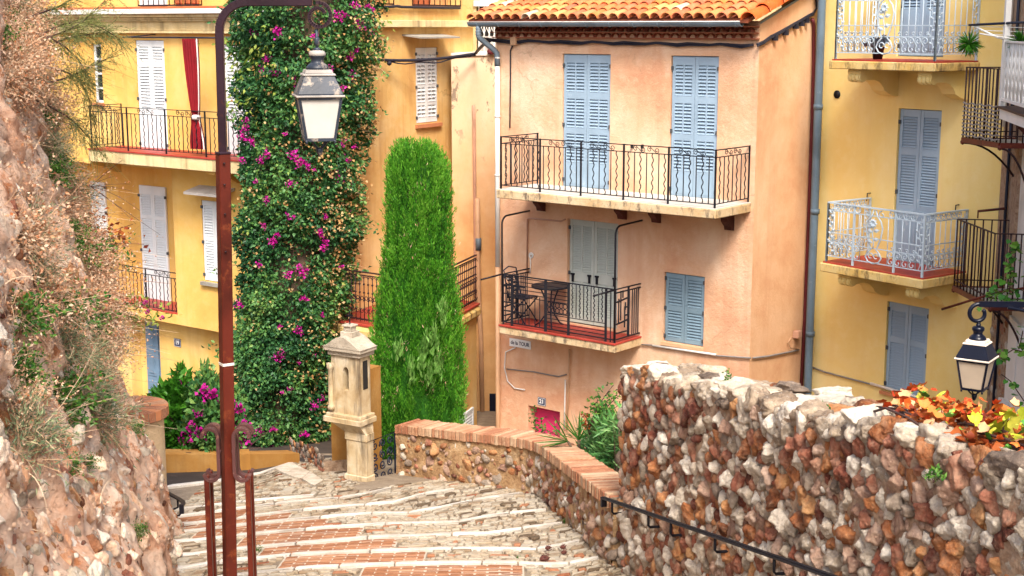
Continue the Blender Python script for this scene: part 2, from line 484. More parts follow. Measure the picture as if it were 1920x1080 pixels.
M['st_rust'] = stone_mat('rust_brown_stone', [(.12, .04, .018), (.28, .095, .035), (.42, .17, .065), (.50, .27, .12)], 9, 70, 1.0, .85, .5, .34)
M['st_pink'] = stone_mat('pinkish_stone', [(.22, .12, .085), (.40, .25, .18), (.54, .38, .29)], 9, 70, 1.0, .9, .5, .34)
M['st_bank'] = stone_mat('pale_pink_bank_stone', [(.48, .24, .13), (.70, .43, .27), (.80, .58, .41), (.82, .69, .55)], 7, 60, 1.0, .9, .6)
M['st_cap'] = stone_mat('capping_stone', [(.20, .14, .095), (.40, .31, .22), (.56, .47, .36), (.68, .61, .51)], 5, 60, 1.0, .92, .5)
M['oratory'] = stucco('weathered_carved_stone', (.50, .39, .24), (.60, .51, .37), (.36, .24, .11), (.08, .06, .045), .008, 34, 3.0, .95, (9, 9, 1.1))
M['oratory_roof'] = stone_mat('grey_carved_stone', [(.26, .21, .16), (.42, .36, .28), (.54, .48, .39)], 4, 40, .6, .9, 0)
M['ochre_wall'] = stucco('shaded_ochre_wall', (.34, .165, .04), (.42, .24, .08), (.25, .115, .03), (.14, .07, .03), .008, 26, 1.2, .6)  # ochre darkened: the shade under the bougainvillea is put into the colour
M['pillar'] = stone_mat('sandy_pillar_render', [(.46, .32, .18), (.58, .43, .26), (.64, .51, .34)], 1.6, 60, .5, .95, 0)
M['asphalt'] = paint('dark_lane_paving', (.045, .034, .028), .2, .9, (.085, .062, .05), .55, 3, .4)
M['earth'] = paint('brown_earth', (.16, .10, .06), .2, .95, (.24, .16, .10), .55, 3, .5)
M['brick_bed'] = stone_mat('pale_joint_mortar', [(.46, .38, .29), (.56, .48, .38)], 6, 40, .3, .95, 0)
# ------------------------------------------------------------------ ground, street
def zs(y):
    if y <= 19.5: return CZ - (4.82 + .165 * (y - 12))
    z0 = CZ - (4.82 + .165 * 7.5)
    if y <= 24.3: return z0 - .30 * (y - 19.5)
    return max(1.4, z0 - .30 * 4.8 - .1 * (y - 24.3))
def on_street(px, py):
    r = ray(px, py); o = Vector((0, 0, CZ)); lo, hi = 3.0, 60.0
    for _ in range(50):
        m = (lo + hi) / 2; p = o + r * (m / r.y)
        if p.z > zs(p.y): lo = m
        else: hi = m
    return o + r * (lo / r.y)

gm = MB()
gm.add([(-150, -150, .2), (150, -150, .2), (150, 150, .2), (-150, 150, .2)], [(0, 1, 2, 3)])
tag(gm.build('ground', M['earth']), kind='structure')

ys = list(np.arange(4, 32.1, .5)); xs = [-9.5, -4, -2, 0, 1.05, 1.3]
vs = []; fs = []
for y in ys:
    xr = 1.3 if y > 11 else 1.3 + (11 - y) * .27
    for x in xs:
        vs.append((min(x, xr) if x < 1.3 else xr, y, zs(y)))
nx = len(xs)
for i in range(len(ys) - 1):
    for k in range(nx - 1):
        fs.append((i * nx + k, i * nx + k + 1, (i + 1) * nx + k + 1, (i + 1) * nx + k))
nb = len(vs)
for i in range(len(ys)): vs += [(vs[i * nx][0], ys[i], -.5), (vs[i * nx + nx - 1][0], ys[i], -.5)]
for i in range(len(ys) - 1):
    fs.append((i * nx, (i + 1) * nx, nb + 2 * i + 2, nb + 2 * i)); fs.append((i * nx + nx - 1, nb + 2 * i + 1, nb + 2 * i + 3, (i + 1) * nx + nx - 1))
sm_ = MB(); sm_.add(vs, fs)
street = sm_.build('street', M['mortar'])
tag(street, kind='structure')

# step lines, read once off the photograph and laid on the slope (pixel polylines, nearest first)
LP = [
 [(330, 1098), (480, 1078), (529, 1072), (593, 1067), (712, 1062), (803, 1059), (867, 1059), (940, 1058), (1050, 1064), (1123, 1049)],
 [(339, 1070), (380, 1062), (417, 1055), (479, 1051), (552, 1043), (644, 1038), (740, 1035.5), (784, 1034), (894, 1031), (1004, 1034), (1061, 1024), (1087, 1018)],
 [(334, 1047), (373, 1041), (417, 1036), (502, 1027), (566, 1021.5), (644, 1016), (687, 1011), (770, 1008.5), (844, 1005), (922, 1004), (986, 993), (1055, 984)],
 [(335, 1020), (385, 1015), (417, 1010), (476, 1004), (552, 997), (644, 990), (740, 984.5), (857, 982.6), (935, 967), (1025, 958.5)],
 [(330, 1002.5), (382, 996), (447, 988), (476, 985), (552, 977), (644, 969), (703, 965), (789, 965), (853, 946.6), (919, 935.6), (975, 927.6)],
 [(325, 989.5), (382, 981.5), (447, 974.6), (476, 970), (552, 960), (644, 952), (701, 949), (740, 945), (766, 933), (816, 925), (853, 920)],
 [(321, 973), (382, 965), (447, 956), (476, 952), (529, 946), (598, 939), (657, 935.6), (735, 917)],
 [(318, 960), (382, 952), (447, 944), (529, 936.8), (590, 931)],
 [(311, 916), (346, 912), (415, 903), (480, 893), (520, 882), (550, 868)],
]
LW = []
for ln in LP:
    w = [on_street(*p) for p in ln]
    LW.append(([p.x for p in w], [p.y for p in w]))
def line_y(k, x):
    """distance of step line k at lateral x; beyond its ends it runs on straight"""
    X, Y = LW[k]
    if x <= X[0]: return Y[0] + (x - X[0]) * .02
    if x >= X[-1]: return Y[-1] + (x - X[-1]) * .9
    return float(np.interp(x, X, Y))
wall_base = [Vector(p) for p in ((-1.52, 18.0), (.16, 16.55), (.34, 16.1), (.47, 15.3), (.70, 13.8), (.90, 12.45))]
def right_x(y):
    P = wall_base[::-1]
    if y <= P[0].y: return .95 + (12.3 - y) * .25
    for a, b in zip(P, P[1:]):
        if a.y <= y <= b.y: return a.x + (b.x - a.x) * (y - a.y) / (b.y - a.y)
    return -1.55
def left_x(y): return -3.5 + .2 * (14.3 - y) - .1 if y < 14.3 else -3.85

# edging stones
def street_piece(poly, h0, h1, crown=0.0):
    """irregular flat stone: poly in plan, top a little smaller and higher than the base"""
    n = len(poly); cx = sum(p[0] for p in poly) / n; cy = sum(p[1] for p in poly) / n
    vs = []
    for p in poly: vs.append((p[0], p[1], zs(p[1]) - .02))
    for p in poly: vs.append((p[0], p[1], zs(p[1]) + h0))
    for p in poly:
        x = cx + (p[0] - cx) * .86; y = cy + (p[1] - cy) * .78
        vs.append((x, y, zs(y) + h1))
    fs = [(i, (i + 1) % n, n + (i + 1) % n, n + i) for i in range(n)] + [(n + i, n + (i + 1) % n, 2 * n + (i + 1) % n, 2 * n + i) for i in range(n)]
    fs.append(tuple(range(2 * n, 3 * n)))
    return vs, fs
seg_rng = random.Random(3)
for k, (X, Y) in enumerate(LW):
    x = X[0] - (.25 if k < 8 else .0); xe = X[-1]
    wdt = .085 if k < 8 else .16
    while x < xe - .08:
        L = seg_rng.uniform(.35, .8) * (.8 if x > -.5 else 1.1)
        x2 = min(x + L, xe)
        if xe - x2 < .15: x2 = xe
        g = .008; a, b = x + g, x2 - g
        n = 3
        pl = []
        jit = seg_rng.uniform(-.008, .008)
        w = wdt * seg_rng.uniform(.9, 1.15)
        for i in range(n): q = a + (b - a) * i / (n - 1); pl.append((q, line_y(k, q) - w / 2 + jit))
        for i in range(n): q = b - (b - a) * i / (n - 1); pl.append((q, line_y(k, q) + w / 2 + jit))
        vs, fs = street_piece(pl, .028, .034)
        MB().add(vs, fs).build('edging_stone', M['edging'], street)
        x = x2

# big pale slabs that edge the pavement below the shrine
slab_line = [(480, 893), (520, 881), (553, 866), (585, 884), (606, 907), (588, 915), (556, 897), (530, 892)]
for poly in ([(516, 884), (548, 872), (560, 880), (533, 893)], [(534, 893), (561, 880), (581, 890), (565, 903), (552, 900)],
             [(566, 903), (582, 890), (606, 906), (590, 917), (581, 912)]):
    w = [on_street(*p) for p in poly]
    vs, fs = street_piece([(p.x, p.y) for p in w], .045, .05)
    MB().add(vs, fs).build('kerb_slab', M['st_cap'], street)

# brick strip intervals (pixels) between line k and k+1, and the paving
BR = [(533, 795), (500, 741), (468, 678), (398, 616), (368, 555), (318, 494), (316, 350), (312, 336)]
pave_rng = random.Random(11)
cob = []; bri = []
def quad_piece(k, t0, t1, xa, xb, j):
    """four to six sided stone between line fractions t0,t1 and laterals xa,xb"""
    def pt(x, t):
        ya, yb = LINE(k, x)
        return (x, ya + (yb - ya) * t)
    r = pave_rng.uniform
    pl = [pt(xa + r(-j, j), t0 + r(-.02, .02)), pt((xa + xb) / 2 + r(-j, j), t0 + r(-.03, .03)), pt(xb + r(-j, j), t0 + r(-.02, .02)),
          pt(xb + r(-j, j), t1 + r(-.02, .02)), pt((xa + xb) / 2 + r(-j, j), t1 + r(-.03, .03)), pt(xa + r(-j, j), t1 + r(-.02, .02))]
    return pl
def LINE(k, x):
    m = .06
    if k < 0: return line_y(0, x) - 1.0 * (-k) + m, line_y(0, x) - 1.0 * (-k - 1) - m
    return line_y(k, x) + m, line_y(k + 1, x) - m
def px_of(x, y): return pix((x, y, zs(y)))[0]
for k in range(-3, 8):
    xm = -1.5
    ya, yb = LINE(k, xm); nrow = max(2, int(round((yb - ya) / .082)))
    if k == 7: nrow = 28
    # brick extent in x
    if k >= 0:
        ym = (ya + yb) / 2
        b0, b1 = BR[k]
        bx0 = on_street(b0, pix((xm, ym, zs(ym)))[1]).x
        bx1 = on_street(b1, pix((xm, ym, zs(ym)))[1]).x
    else:
        bx0, bx1 = -1.75 - k * .35 * -1, -.35 - k * .25 * -1
        bx0, bx1 = -1.7 + (-k) * .35, -.2 + (-k) * .3
    nb_ = max(3, int(round((yb - ya) / .068)))
    if k >= 7: nb_ = 0
    if nb_:
        bm_b = MB(); nq = 8; vs = []
        for i in range(nq + 1):
            q = bx0 - .01 + (bx1 - bx0 + .02) * i / nq; a, b = LINE(k, q)
            vs += [(q, a, zs(a) + .008), (q, b, zs(b) + .008)]
        bm_b.add(vs, [(2 * i, 2 * i + 2, 2 * i + 3, 2 * i + 1) for i in range(nq)]); bm_b.build('brick_bed', M['brick_bed'], street)
    for r_ in range(nb_):
        t0, t1 = r_ / nb_, (r_ + 1) / nb_
        x = bx0 - (r_ % 2) * .11
        while x < bx1:
            xa, xb = max(bx0, x), min(bx1, x + .225)
            x += .225
            if xb - xa < .05: continue
            g = .008 / (yb - ya)
            def pt(q, t):
                a, b = LINE(k, q); return (q, a + (b - a) * t)
            pl = [pt(xa + .005, t0 + g), pt(xb - .005, t0 + g), pt(xb - .005, t1 - g), pt(xa + .005, t1 - g)]
            if not (left_x(pl[0][1]) < xa and xb < right_x(pl[0][1])): continue
            bri.append((pl, .012 + pave_rng.uniform(-.003, .004)))
    for r_ in range(nrow):
        t0, t1 = r_ / nrow, (r_ + 1) / nrow
        x = -4.3 + pave_rng.uniform(0, .1)
        while x < 1.2:
            L = pave_rng.choice((pave_rng.uniform(.05, .11), pave_rng.uniform(.08, .19))); xa, xb = x, x + L; x = xb
            y0 = LINE(k, xa)[0]; y1 = LINE(k, xa)[1]
            if y1 - y0 < .04: continue
            mid = y0 + (y1 - y0) * (t0 + t1) / 2
            if nb_ and xb > bx0 + .02 and xa < bx1 - .02: continue
            if xa < left_x(mid) or xb > right_x(mid) + .05: continue
            if k == 7 and xb > -1.9 - max(0, mid - 17.3) * .25: continue
            dt = (t1 - t0)
            pl = quad_piece(k, t0 + dt * .10, t1 - dt * .10, xa + .009, xb - .009, .016)
            cob.append((pl, pave_rng.uniform(.010, .032)))
def seen_size(pl):
    P = [pix((p[0], p[1], zs(p[1]))) for p in pl]
    xs_ = [p[0] for p in P]; ys_ = [p[1] for p in P]
    if max(xs_) < 310 or min(ys_) > 1079 or min(xs_) > 1160: return 0
    return (max(xs_) - min(xs_)) * (max(ys_) - min(ys_))
def lay(items, name, mats, cap=298, label=None):
    items.sort(key=lambda it: -seen_size(it[0]))
    rest = MB()
    for i, (pl, h) in enumerate(items):
        vs, fs = street_piece(pl, h * .6, h)
        ma = mats[0] if pave_rng.random() > .05 or len(mats) == 1 else mats[1]
        if i < cap and seen_size(pl) > 0: MB().add(vs, fs).build(name, ma, street)
        else:
            rest.cur = 0 if ma is mats[0] else 1
            rest.add(vs, fs)
    o = rest.build(name + '_paving', mats, street)
    o['kind'] = 'stuff'
lay(bri, 'brick', [M['brick_street']])
lay(cob, 'cobble', [M['cobble'], M['cobble_red']])

lane = MB()
lx = [-9.4] + list(LW[8][0]) + [-2.1]
vs = []
for x in lx:
    y0 = (LW[8][1][0] if x < LW[8][0][0] else float(np.interp(x, LW[8][0], LW[8][1]))) + .06
    y0 = min(y0, 24.0)
    vs += [(x, q, zs(q) + .007) for q in sorted((y0, max(y0 + .01, 19.5)))] + [(x, 24.3, zs(24.3) + .007), (x, 31.9, zs(31.9) + .007)]
fs = []
for i in range(len(lx) - 1):
    for j in range(3): a = 4 * i + j; fs.append((a, a + 4, a + 5, a + 1))
lane.add(vs, fs)
tag(lane.build('lane', M['asphalt']), kind='structure')
# stretch between the last band and the lane
# garden ground behind the low wall
gd = MB()
gd.add([(-1.4, 18.3, 3.8), (.3, 16.9, 4.1), (1.0, 14.5, 4.3), (1.2, 12.5, 4.5), (5, 12.5, 4.0), (5, 18, 3.2), (1.5, 22, 2.0), (-1.3, 20.5, 2.8)], [(0, 1, 2, 3, 4, 5, 6, 7)])
tag(gd.build('garden_ground', M['earth']), kind='structure')
lw = MB()
lw.add([(-9, 19, 1.4), (9, 19, 1.15), (9, 40, 1.15), (-9, 40, 1.4)], [(0, 1, 2, 3)])
tag(lw.build('lower_lane', M['mortar']), kind='structure')

# ------------------------------------------------------------------ stones
def rock_variants(n, sub, seed, sharp=9, amp=.06):
    rr = np.random.default_rng(seed); out = []
    bm = bmesh.new(); bmesh.ops.create_icosphere(bm, subdivisions=sub, radius=1)
    V0 = np.array([v.co[:] for v in bm.verts]); F0 = [[v.index for v in f.verts] for f in bm.faces]; bm.free()
    for i in range(n):
        ax = np.array([[1, 0, 0], [-1, 0, 0], [0, 1, 0], [0, -1, 0], [0, 0, 1], [0, 0, -1]], float)
        N = np.concatenate([ax + rr.normal(size=(6, 3)) * .26, rr.normal(size=(sharp, 3))]); N /= np.linalg.norm(N, axis=1)[:, None]
        h = np.concatenate([rr.uniform(.62, .86, 6), rr.uniform(.68, 1.0, sharp)])
        dots = np.maximum(V0 @ N.T, 1e-3)
        rad = np.minimum((h / dots).min(axis=1), 1.12)
        off = Vector(rr.uniform(0, 50, 3))
        nz = np.array([.8 * noise.noise(Vector(v) * 1.9 + off) + .7 * noise.noise(Vector(v) * 3.9 + off) + .5 * (abs(noise.noise(Vector(v) * 8 + off)) - .2) for v in V0])
        V = V0 * (rad * (1 + amp * 1.6 * nz))[:, None]
        out.append((V, F0))
    return out
ROCKS = rock_variants(20, 4, 5, 5, .125)
ROCKS_LO = rock_variants(14, 2, 6, 5, .11)
rock_me = [np_mesh(V, F, smooth=True, name='stone') for V, F in ROCKS_LO]
rock_hi = [np_mesh(V, F, smooth=True, name='stone') for V, F in ROCKS]
ST_MATS = [M['st_white'], M['st_red'], M['st_rust'], M['st_grey'], M['st_pink']]

def pack(length, height, rmin, rmax, tries, seed, density=1.0, elong=(1, 1.7)):
    """dart throwing of ellipses in a (s, z) rectangle, large ones first"""
    rr = random.Random(seed); cell = rmax * 2; grid = {}; out = []
    for i in range(tries):
        f = (i / tries) ** .33
        r = rmax * (1 - f) + rmin * f
        s = rr.uniform(0, length); z = rr.uniform(0, height)
        gx, gz = int(s / cell), int(z / cell); ok = True
        for ax in (-1, 0, 1):
            for az in (-1, 0, 1):
                for (s2, z2, r2) in grid.get((gx + ax, gz + az), ()):
                    if (s - s2) ** 2 + (z - z2) ** 2 < ((r + r2) * density) ** 2: ok = False; break
                if not ok: break
            if not ok: break
        if ok:
            grid.setdefault((gx, gz), []).append((s, z, r)); out.append((s, z, r))
    return out

def rough_slab(name, F, length, zb, zt, thick, mat, parent, res=.06, amp=.03, zfun=None, push=0.0):
    """wall core with an uneven face; local: s along F, o outwards; zfun(s) -> (zb, zt)"""
    ns = max(2, int(length / res)); nz = max(2, int((zt - zb) / res))
    vs = []; fs = []
    for i in range(ns + 1):
        s = length * i / ns
        b, t = zfun(s) if zfun else (zb, zt)
        for j in range(nz + 1):
            z = b + (t - b) * j / nz
            p = F.P(s, z, 0)
            d = amp * (.6 * noise.noise(p * 3.1) + .7 * noise.noise(p * 9) + .6 * noise.noise(p * 19))
            q = F.P(s, z, d + push)
            vs.append(q)
    for i in range(ns):
        for j in range(nz):
            a = i * (nz + 1) + j
            fs.append((a, a + nz + 1, a + nz + 2, a + 1))
    m = MB(); m.add(vs, fs, True)
    # back, top and ends
    b0 = len(m.v)
    for i in range(ns + 1):
        s = length * i / ns; b, t = zfun(s) if zfun else (zb, zt)
        p0 = m.v[i * (nz + 1)]; p1 = m.v[i * (nz + 1) + nz]
        m.v += [p1, tuple(F.P(s, t, -thick)), tuple(F.P(s, b, -thick)), p0]
    for i in range(ns):
        a = b0 + 4 * i
        for f in ((a, a + 4, a + 5, a + 1), (a + 1, a + 5, a + 6, a + 2)):
            m.f.append(list(f)); m.mi.append(0); m.sm.append(False)
    for a in (b0, b0 + 4 * ns):
        m.f.append([a, a + 1, a + 2, a + 3]); m.mi.append(0); m.sm.append(False)
    return m.build(name, mat, parent)

def place_rock(F, s, z, o, r, ex, ez, eo, rr, hi=False):
    rot = Matrix.Rotation(rr.uniform(0, 6.28), 4, 'X') @ Matrix.Rotation(rr.uniform(0, 6.28), 4, 'Y') @ Matrix.Rotation(rr.uniform(0, 6.28), 4, 'Z')
    tilt = Matrix.Rotation(rr.uniform(-.5, .5), 4, 'Y')
    return F.M(s, z, o) @ tilt @ Matrix.Diagonal((r * ex, r * eo, r * ez, 1)) @ rot

# ------------------------------------------------------------------ tall rubble wall on the right
FW = Facade(1.0, 12.3, 1.45, -5.8)      # u runs towards the camera, n faces the street
FW.n = Vector((-abs(FW.u.y), -FW.u.x, 0)).normalized()
if FW.n.x > 0: FW.n = -FW.n
LWL = 8.3
def wall_z(s):
    y = 12.3 - s * .97
    return zs(y) - .1, zs(y) + 1.83 + .03 * math.sin(s * 3.1)
tall = thing('rubble_wall', 'tall rough wall of red and white rubble stones beside the steps', 'stone wall', (1.2, 11.5, zs(11.5)))
rough_slab('wall_core', FW, LWL, 0, 2, .5, M['wall_mortar'], tall, .045, .034, wall_z, .011)
rr = random.Random(21)
items = []
for s, h, r in pack(LWL, 1.86, .010, .080, 110000, 4, .82):
    zb, zt = wall_z(s)
    items.append((s, zb + h + .06, r))
def in_view(p, m=30):
    x, y = pix(p); return -m < x < 1920 + m and -m < y < 1080 + m
items.sort(key=lambda it: -(it[2] / max(2, 12.3 - it[0] * .97)) * (1 if in_view(FW.P(it[0], it[1])) else 0))
rest = {i: [[], [], 0] for i in range(5)}
bake_r = random.Random(2)
def bake_rock(store, Mx, V, F):
    store[3:] = [store[3] + [np.full(len(F), bake_r.random())]] if len(store) > 3 else [[np.full(len(F), bake_r.random())]]
    A = np.array(Mx)[:3, :3]; T = np.array(Mx)[:3, 3]
    store[0].append(V @ A.T + T); store[1].append(np.array(F) + store[2]); store[2] += len(V)
wts = [.39, .21, .19, .06, .15]
for i, (s, z, r) in enumerate(items):
    mi = rr.choices(range(5), wts)[0]
    zb, zt = wall_z(s)
    Mx = place_rock(FW, s, z, .006 + r * rr.uniform(-.34, .16), r * 1.08, rr.uniform(.75, 1.25), rr.uniform(.75, 1.5), rr.uniform(.6, .95), rr)
    if i < 296 and in_view(FW.P(s, z)):
        inst('stone', rr.choice(rock_hi), tall, Mx, ST_MATS[mi])
    else:
        V, F = rr.choice(ROCKS_LO); bake_rock(rest[mi], Mx, V, F)
nm = MB()
def flush_rocks(rest, name, parent, mats):
    Vs = []; Fs = []; mi = []; off = 0
    rn = []
    for k, st in rest.items():
        if not st[0]: continue
        V = np.concatenate(st[0]); F = np.concatenate(st[1]); rn.append(np.concatenate(st[3]))
        Vs.append(V); Fs.append(F + off); mi.append(np.full(len(F), k)); off += len(V)
    if not Vs: return
    me = np_mesh(np.concatenate(Vs), np.concatenate(Fs), np.concatenate(rn), smooth=True)
    for m in mats: me.materials.append(m)
    me.polygons.foreach_set('material_index', np.concatenate(mi).astype(np.int32))
    o = _link(name, me, parent, None); o['kind'] = 'stuff'
    return o
flush_rocks(rest, 'small_stones', tall, ST_MATS)
# stones of the wall's end face, turned to the slope
FE = Facade(0, 0, 1, 0); FE.o = FW.P(0, 0, -.5); FE.u = (FW.P(0, 0, 0) - FW.P(0, 0, -.5)).normalized(); FE.n = -FW.u
rest2 = {i: [[], [], 0] for i in range(5)}
for s, h, r in pack(.5, 1.8, .03, .1, 1500, 9, .93):
    mi = rr.choices(range(5), wts)[0]
    Mx = place_rock(FE, s, wall_z(0)[0] + h + .05, .01, r, 1, 1.1, .8, rr)
    V, F = rr.choice(ROCKS_LO); bake_rock(rest2[mi], Mx, V, F)
flush_rocks(rest2, 'end_stones', tall, ST_MATS)
# capping stones: large flat pieces along the top, some standing proud of the face
s = -.05
while s < LWL:
    L = rr.uniform(.12, .34) * (.8 + .1 * s / 2)
    o = .03
    first = True
    while o > -.5:
        W = rr.uniform(.12, .24)
        zt = wall_z(s + L / 2)[1]
        cm = rr.choices([M['st_cap'], M['st_white'], M['st_rust'], M['st_grey']], [.62, .22, .06, .1])[0]
        Mx = FW.M(s + L / 2, zt + rr.uniform(-.02, .035), o - W / 2) @ Matrix.Rotation(rr.uniform(-.12, .12), 4, 'X') @ Matrix.Rotation(rr.uniform(-.12, .12) - .16, 4, 'Y') \
            @ Matrix.Diagonal((L * .58, W * .66, rr.uniform(.04, .07) if not first else rr.uniform(.06, .10), 1)) @ Matrix.Rotation(rr.choice((0, 1.57, 3.14, 4.71)) + rr.uniform(-.2, .2), 4, 'Z')
        inst('capping_stone', rr.choice(rock_hi), tall, Mx, cm)
        o -= W; first = False
    s += L * .93

# ------------------------------------------------------------------ low wall with a brick coping
low = thing('low_wall', 'low stone wall with a brick coping curving round the bend of the steps', 'low wall', (.2, 16.4, zs(16.4)))
LH = .58
# dense plan path, outer (street) side
path = []
P = wall_base
def bez(a, b, c, n):
    return [a * (1 - t) ** 2 + b * 2 * t * (1 - t) + c * t * t for t in [i / n for i in range(n + 1)]]
P3 = [Vector((p.x, p.y, 0)) for p in P]
path = [P3[0] + (P3[1] - P3[0]) * i / 20 for i in range(18)] + bez(P3[0] + (P3[1] - P3[0]) * .88, Vector((.33, 16.42, 0)), Vector((.42, 15.6, 0)), 10) + \
       [Vector((.42, 15.6, 0)) + (Vector((.70, 13.8, 0)) - Vector((.42, 15.6, 0))) * i / 14 for i in range(1, 15)] + [Vector((.70, 13.8, 0)) + (Vector((.92, 12.35, 0)) - Vector((.70, 13.8, 0))) * i / 12 for i in range(1, 13)]
cum = [0]
for a, b in zip(path, path[1:]): cum.append(cum[-1] + (b - a).length)
def on_path(s):
    s = max(0, min(cum[-1] - 1e-4, s))
    for i in range(len(cum) - 1):
        if cum[i + 1] >= s:
            t = (s - cum[i]) / max(1e-6, cum[i + 1] - cum[i]); a, b = path[i], path[i + 1]
            u = (b - a).normalized()
            # average direction for a smooth turn
            a2 = path[max(0, i - 2)]; b2 = path[min(len(path) - 1, i + 3)]
            u = (b2 - a2).normalized()
            return a + (b - a) * t, u, Vector((u.y, -u.x, 0)) * (1 if u.y < 0 else 1)
TL = cum[-1]
def low_P(s, z, o):
    p, u, n = on_path(s)
    n = Vector((u.y, -u.x, 0))          # right hand of the walking direction ... turned to the street below
    if n.dot(Vector((-.5, -.85, 0))) < 0: n = -n
    return p + n * o + Vector((0, 0, z))
def low_z(s):
    p, u, n = on_path(s); return zs(p.y) - .05, zs(p.y) + LH
TH = .33
m = MB(); vs = []; fs = []
NS = int(TL / .05); NZ = 11
for i in range(NS + 1):
    s = TL * i / NS; b, t = low_z(s)
    for j in range(NZ + 1):
        z = b + (t - b) * j / NZ; p = low_P(s, z, 0)
        vs.append(low_P(s, z, .03 * noise.noise(p * 3.5) + .022 * noise.noise(p * 10)))
for i in range(NS):
    for j in range(NZ):
        a = i * (NZ + 1) + j; fs.append((a, a + NZ + 1, a + NZ + 2, a + 1))
m.add(vs, fs, True)
vs = []; fs = []
for i in range(NS + 1):
    s = TL * i / NS; b, t = low_z(s)
    vs += [low_P(s, b - .6, -TH), low_P(s, t, -TH), low_P(s, t, .0), low_P(s, b, 0)]
for i in range(NS):
    a = 4 * i; fs += [(a, a + 4, a + 5, a + 1), (a + 1, a + 5, a + 6, a + 2)]
fs += [(0, 1, 2, 3), (4 * NS + 3, 4 * NS + 2, 4 * NS + 1, 4 * NS)]
m.add(vs, fs)
m.build('wall_core', M['low_mortar'], low)
# coping bricks: headers on edge, all the way round
rb = random.Random(4)
s = 0.0; bn = 0
while s < TL - .03:
    w = .058 + rb.uniform(-.006, .006)
    if s + w > TL: break
    t = low_z(s)[1]; dz = rb.uniform(-.006, .006); oo = .035 + rb.uniform(-.012, .01); h = .115 + rb.uniform(-.006, .008)
    c = []
    for z in (t - .012 + dz, t + h - .012 + dz):
        c += [low_P(s + .004, z, -TH - .02), low_P(s + .004, z, oo), low_P(s + w - .004, z, oo), low_P(s + w - .004, z, -TH - .02)]
    MB().hexa(c).build('coping_brick', M['brick_old'] if rb.random() < .62 else M['brick_top'], low, bevel=.006)
    s += w + .004
# bedding mortar that shows in the joints
m = MB(); vs = []; fs = []
for i in range(NS + 1):
    s = TL * i / NS; t = low_z(s)[1]
    vs += [low_P(s, t - .005, -TH), low_P(s, t + .088, -TH), low_P(s, t + .088, .018), low_P(s, t - .005, .018)]
for i in range(NS):
    a = 4 * i
    for q in range(4): fs.append((a + q, a + 4 + q, a + 4 + (q + 1) % 4, a + (q + 1) % 4))
fs += [(3, 2, 1, 0), (4 * NS, 4 * NS + 1, 4 * NS + 2, 4 * NS + 3)]
m.add(vs, fs); m.build('coping_mortar', M['mortar'], low)
class LowF:
    def __init__(s, s0): p, u, n = on_path(s0); s.c = low_P(s0, 0, 0); s.n = (low_P(s0, 0, 1) - s.c); s.u = u
    def M(s, z, o):
        p = s.c + s.n * o
        return frame((p.x, p.y, z), s.u, s.n, (0, 0, 1))
rest = {i: [[], [], 0] for i in range(5)}
cnt = 0
for s, h, r in sorted(pack(TL, LH, .014, .085, 12000, 14, .92), key=lambda q: -q[2]):
    if s < .05: continue
    b, t = low_z(s)
    mi = rr.choices(range(5), [.20, .18, .22, .12, .28])[0]
    if h > LH - r * .8: continue
    if s < 2.2 and rr.random() < .3: continue
    Mx = LowF(s).M(b + h + .04, .006 - r * .26) @ Matrix.Rotation(rr.uniform(-.5, .5), 4, 'Y') @ Matrix.Diagonal((r * rr.uniform(.9, 1.35), r * .42, r * rr.uniform(.7, 1.5), 1)) @ Matrix.Rotation(rr.uniform(0, 6.28), 4, 'X') @ Matrix.Rotation(rr.uniform(0, 6.28), 4, 'Z')
    if cnt < 290 and r > .025:
        inst('stone', rr.choice(rock_me), low, Mx, ST_MATS[mi]); cnt += 1
    else:
        V, F = rr.choice(ROCKS_LO); bake_rock(rest[mi], Mx, V, F)
flush_rocks(rest, 'small_stones', low, ST_MATS)

# ------------------------------------------------------------------ left bank: battered rock wall, overgrown
def bank_face(y, h):
    """y distance, h height above the street at its foot -> point on the smooth face"""
    zb = zs(min(y, 14.3)); x0 = -3.5 + .2 * (14.3 - y)
    bat = .36 * h - (.018 * h * h if h < 6 else .018 * 36 + .216 * (h - 6)) + .02
    return Vector((x0 - bat * .95, y, zb + h))
def bank_P(y, h):
    p = bank_face(y, h)
    d = .16 * noise.noise(p * .8) + .12 * noise.noise(p * 2.2 + Vector((5, 0, 0))) + .05 * noise.noise(p * 6) + .03 * noise.noise(p * 14)
    d += .10 * (.35 - abs(noise.noise(Vector((p.x * 2, p.y * 1.7, p.z * 2.3)))) * 1.2) + .05 * abs(noise.noise(Vector((p.x * 4, p.y * 4.5, p.z * 5))))
    d += .07 * max(0, noise.noise(Vector((p.x * 2, p.y * 5, p.z * 1.1))))
    return p + Vector((d, 0, 0))
BH = 6.4
NY, NH = 230, 150
vs = []; fs = []
for i in range(NY + 1):
    y = 5.0 + (14.35 - 5.0) * i / NY
    for j in range(NH + 1): vs.append(bank_P(y, -.15 + (BH + .15) * j / NH))
for i in range(NY):
    for j in range(NH):
        a = i * (NH + 1) + j; fs.append((a, a + NH + 1, a + NH + 2, a + 1))
m = MB(); m.add(vs, fs, True)
k0 = len(m.v)
for i in range(NY + 1):
    t = m.v[i * (NH + 1) + NH]; m.v += [(-9.5, t[1], t[2] + .4), ]
for i in range(NY):
    m.f.append([i * (NH + 1) + NH, (i + 1) * (NH + 1) + NH, k0 + i + 1, k0 + i]); m.mi.append(0); m.sm.append(True)
